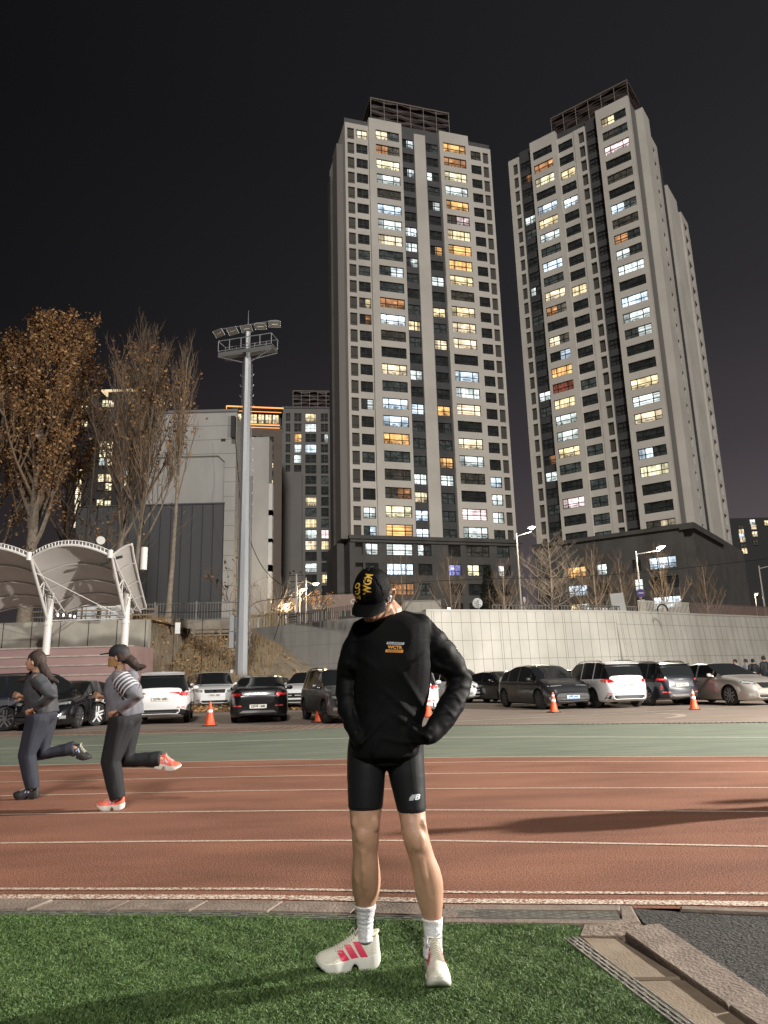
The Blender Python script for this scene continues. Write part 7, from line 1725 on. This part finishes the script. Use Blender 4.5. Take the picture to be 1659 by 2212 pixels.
# ---------------------------------------------------------------- generic figures
def figure(label, base, J, scale=1., top=None, legs=None, shoes=None, hair=None, cap_=None, vox=.012, hairlong=False, baggy=.02, extras=None, skin=mskin, bagtop=.03, hem=.0, yaw=0, sole=None):
    """J: joints in metres in the figure's own frame (x forward, y left, z up)"""
    r = empty('person', base, yaw, label, 'person'); r.scale = (scale,)*3
    b = MB(); V = lambda k: Vector(J[k])
    hd2 = V('head'); nk = V('neck'); pv = V('pelvis'); ch = V('chest')
    b.sphere(hd2, 1, 10, sc=(.098, .078, .118)); b.sphere(hd2+Vector((.045, 0, -.055)), 1, 8, sc=(.05, .05, .05)); b.sphere(hd2+Vector((.10, 0, -.02)), .017, 6)
    for s in (-1, 1): b.sphere(hd2+Vector((0, s*.08, -.01)), 1, 6, sc=(.015, .012, .028))
    b.tube([hd2+Vector((-.01, 0, -.05)), nk], [.052, .056], 10); b.tube([nk, ch, (ch+pv)/2, pv], [.075, .125, .115, .125], 14, ell=1.0)
    for s, n in ((1, 'l'), (-1, 'r')):
        b.tube([nk+Vector((0, 0, -.03)), V('sh'+n)], [.06, .055], 8); b.tube([V('sh'+n), V('el'+n), V('wr'+n)], [.052, .040, .028], 10)
        d = (V('wr'+n)-V('el'+n)).normalized(); hand(b, V('wr'+n), d, Vector((0, -s, .2)), .18, .45, s)
        b.tube([pv+Vector((0, s*.07, 0)), V('hip'+n), V('kn'+n), (V('kn'+n)*.6+V('an'+n)*.4), V('an'+n)], [.09, .088, .055, .052, .036], 12)
        f = V('toe'+n)-V('an'+n); b.tube([V('an'+n), V('an'+n)+f*.35], [.034, .026], 8)
    m_ = remesh(b, vox*.7, 3); link_mesh(m_, 'body', skin, r)
    t = MB(); g = bagtop; t.tube([nk+Vector((0, 0, .045)), nk+Vector((0, 0, -.03)), ch, (ch+pv)/2, pv+Vector((0, 0, hem))], [.072, .12+g*.5, .135+g, .13+g, .135+g], 16)
    for n in 'lr': t.tube([nk+Vector((0, 0, -.06)), V('sh'+n)], [.07, .062+g*.4], 8); t.tube([V('sh'+n), V('el'+n), V('wr'+n)], [.062+g*.5, .052+g*.5, .038+g*.3], 10)
    m_ = remesh(t, vox, 3); wrinkle(m_, .012, 7, (1.2, 1, .9), 2); link_mesh(m_, 'jacket', top, r)
    l = MB(); k = baggy; l.sphere(pv, 1, 8, sc=(.13+k, .16+k, .12))
    for n in 'lr': l.tube([V('hip'+n)+Vector((0, 0, .05)), V('hip'+n), V('kn'+n), V('an'+n)+(V('kn'+n)-V('an'+n))*.02], [.095+k, .098+k, .065+k, .046+k], 12)
    m_ = remesh(l, vox, 3); wrinkle(m_, .012, 5, (1.3, 1, .6), 5); link_mesh(m_, 'trousers', legs, r)
    for n in 'lr':
        a = V('an'+n); f = V('toe'+n)-a; L_ = .28; z = f.normalized(); s_ = shoe((0, 0, 0), 0, left=(n == 'l'), upper=shoes, sole=sole or msole, stripe=mpink, L=L_, parent=r, stripes=False)
        fx = Vector((f.x, f.y, f.z+.06)); ang = atan2(-fx.z, sqrt(fx.x**2+fx.y**2)); hdg = atan2(f.y, f.x); R3 = Matrix.Rotation(hdg, 3, 'Z') @ Matrix.Rotation(ang, 3, 'Y')
        s_.rotation_euler = R3.to_euler(); s_.location = a-(R3 @ Vector((.07, 0, .10)))
    if hair:
        h = MB(); h.sphere(hd2+Vector((-.018, 0, .022)), 1, 10, sc=(.105, .088, .115))
        if hairlong:
            for q in hairlong: h.tube([hd2+Vector(p) for p in q], [.05, .055, .042, .015][:len(q)], 8)
        m_ = remesh(h, vox*.8, 2); wrinkle(m_, .008, 20, (1, 1, .4), 3); link_mesh(m_, 'hair', hair, r)
    if cap_:
        c = MB(); c.sphere(hd2+Vector((-.005, 0, .045)), 1, 10, sc=(.112, .093, .092)); c.tube([hd2+Vector((.08, 0, .045)), hd2+Vector((.19, 0, .03))], [.06, .045], 12, ell=.12)
        c.build('cap', cap_, r, smooth=70)
    if extras: extras(r, V)
    return r
mj1 = mat('runner_charcoal', (.035, .036, .042), .7, c2=(.055, .057, .066), scale=3); mj2 = mat('runner_grey_fleece', (.13, .13, .15), .85, c2=(.19, .19, .215), scale=4); mt1 = mat('runner_navy', (.020, .023, .036), .8); mt2 = mat('runner_black', (.008, .009, .012), .8)
mredshoe = mat('shoe_coral', (.85, .10, .06), .5, c2=(.9, .22, .14), scale=12); mblks = mat('shoe_black', (.022, .020, .022), .6); mbrown = mat('hair_brown', (.035, .020, .015), .7)
# running to the left; figure frame x = forward (-X world)
def run_pose(a=0):
    return dict(head=(.10, 0, 1.50), neck=(.045, 0, 1.33), chest=(.02, 0, 1.18), pelvis=(-.03, 0, .90), shl=(.0, .17, 1.30), shr=(.05, -.17, 1.30), ell=(-.22, .25, 1.10), wrl=(-.02, .20, .98), elr=(.05, -.26, 1.04), wrr=(.24, -.14, 1.10),
                hipl=(-.02, .09, .86), knl=(.07, .09, .47), anl=(-.02, .08, .10), toel=(.13, .08, .04), hipr=(-.04, -.09, .86), knr=(-.04, -.09, .46), anr=(-.40, -.09, .52), toer=(-.50, -.09, .42))
J1 = run_pose(); g = G(62, 1724)
def ex1(r, V): pass
figure('runner with loose dark hair in charcoal jacket and navy trousers, left of the two runners', (g.x+.05, g.y, 0), J1, 1.035, mj1, mt1, mblks, mbrown, hairlong=[[(-.05, 0, .02), (-.12, .02, -.10), (-.20, .03, -.20), (-.30, .05, -.24)], [(-.04, -.04, .0), (-.10, -.05, -.12), (-.14, -.07, -.24)], [(.0, -.07, .0), (.03, -.1, -.12), (.14, -.12, -.20), (.24, -.12, -.21)]], yaw=radians(184), sole=mblks, bagtop=.045, baggy=.03)
J2 = run_pose(); J2.update(anr=(-.40, -.09, .46), toer=(-.54, -.09, .38), head=(.08, 0, 1.52)); g = G(244, 1747)
def ex2(r, V):
    c = MB(); nk = V('neck'); R = Matrix.Identity(3)
    for k in range(5):
        z = 1.24-.036*k; c.rings([[Vector((.0+.205*cos(a), .205*sin(a), z+dz)) for a in [pi*.05+pi*.9*i/16 for i in range(17)]] for dz in (-.008, .008)], cap=False, closed=False)
    a0 = V('shl'); a1 = V('ell'); dd = (a1-a0).normalized(); e1 = dd.orthogonal().normalized(); e2 = dd.cross(e1); c = MB()
    for k in range(5): p0 = a0+dd*(.03+.042*k); c.rings([[p0+dd*q+(e1*cos(a)+e2*sin(a))*.099 for a in [2*pi*i/20 for i in range(20)]] for q in (-.008, .008)], cap=False)
    o = c.build('jacket_stripes', mat('stripe_white', (.6, .6, .64), .6), r)
    m = MB(); h = V('head'); m.rings([[h+Vector((.02+.085*cos(a), .075*sin(a), z)) for a in [-pi*.6+1.2*pi*i/12 for i in range(13)]] for z in (-.10, -.02)], cap=False, closed=False); m.build('neck_warmer', mat('warmer_ochre', (.34, .20, .07), .8), r, smooth=60)
    hd3 = MB(); hd3.tube([V('neck')+Vector((-.08, 0, -.05)), V('neck')+Vector((-.12, 0, .0)), V('neck')+Vector((-.11, 0, .05))], [.08, .075, .045], 10); hd3.build('hood', mat('runner_grey_fleece', (.13, .13, .15)), r, smooth=70)
figure('runner in grey jacket with white striped sleeve, black cap and coral shoes', (g.x+.05, g.y, 0), J2, 1.02, mj2, mt2, mredshoe, mbrown, mat('cap_dark', (.02, .02, .022), .7), hairlong=[[(-.08, 0, .0), (-.15, 0, -.06), (-.22, 0, -.12), (-.30, 0, -.10)]], yaw=radians(182), extras=ex2, bagtop=.055, baggy=.035)
# far group walking at the right edge
def stand(k): 
    return dict(head=(.02, 0, 1.60), neck=(0, 0, 1.43), chest=(0, 0, 1.27), pelvis=(0, 0, .95), shl=(0, .18, 1.40), shr=(0, -.18, 1.40), ell=(-.03, .24, 1.13), wrl=(.08, .22, .92), elr=(-.03, -.24, 1.13), wrr=(.08, -.22, .92), hipl=(0, .09, .9), knl=(.03*k, .10, .49), anl=(.02*k, .10, .09), toel=(.17, .11, .03), hipr=(0, -.09, .9), knr=(.05, -.10, .49), anr=(-.06, -.10, .09), toer=(.10, -.11, .03))
mcw = mat('coat_white', (.55, .56, .60), .7); mck = mat('coat_black', (.015, .015, .018), .7)
Yp = 38.
for (u, topm, hair_, yw, lab) in ((1591, mcw, mhair, 2.6, 'distant pedestrian in a white jacket, leftmost of the group behind the silver sedan'), (1614, mat('coat_grey', (.22, .23, .26), .7), mhair, 2.2, 'distant pedestrian in a pale grey coat beside the black-hooded one'), (1629, mck, mck, 1.4, 'distant pedestrian in a black hooded coat seen from behind'), (1653, mck, mhair, 1.9, 'distant pedestrian in a black jacket at the very right edge')):
    Yq = Yp+{1591: .3, 1614: .2, 1629: 0, 1653: -1.5}[u]; x = PY(u, 1450, Yq).x
    figure(lab, (x, Yq, 0), stand(1), 1.02 if u != 1653 else 1.08, topm, mt2, mblks, hair_, vox=.02, yaw=yw, sole=msole)

# two unseen figures added beyond the right edge to shadow the track
for (x, y, yw, topm, lab) in ((5.0, 7.1, 2.9, mck, 'unseen added figure in a black coat just outside the right edge, there to cast a track shadow'), (7.4, 7.9, 2.5, mj1, 'unseen added figure in a charcoal jacket farther out beyond the right edge, second shadow caster')):
    figure(lab, (x, y, 0), stand(1), 1.05, topm, mt2, mblks, mhair, vox=.02, yaw=yw, sole=msole)
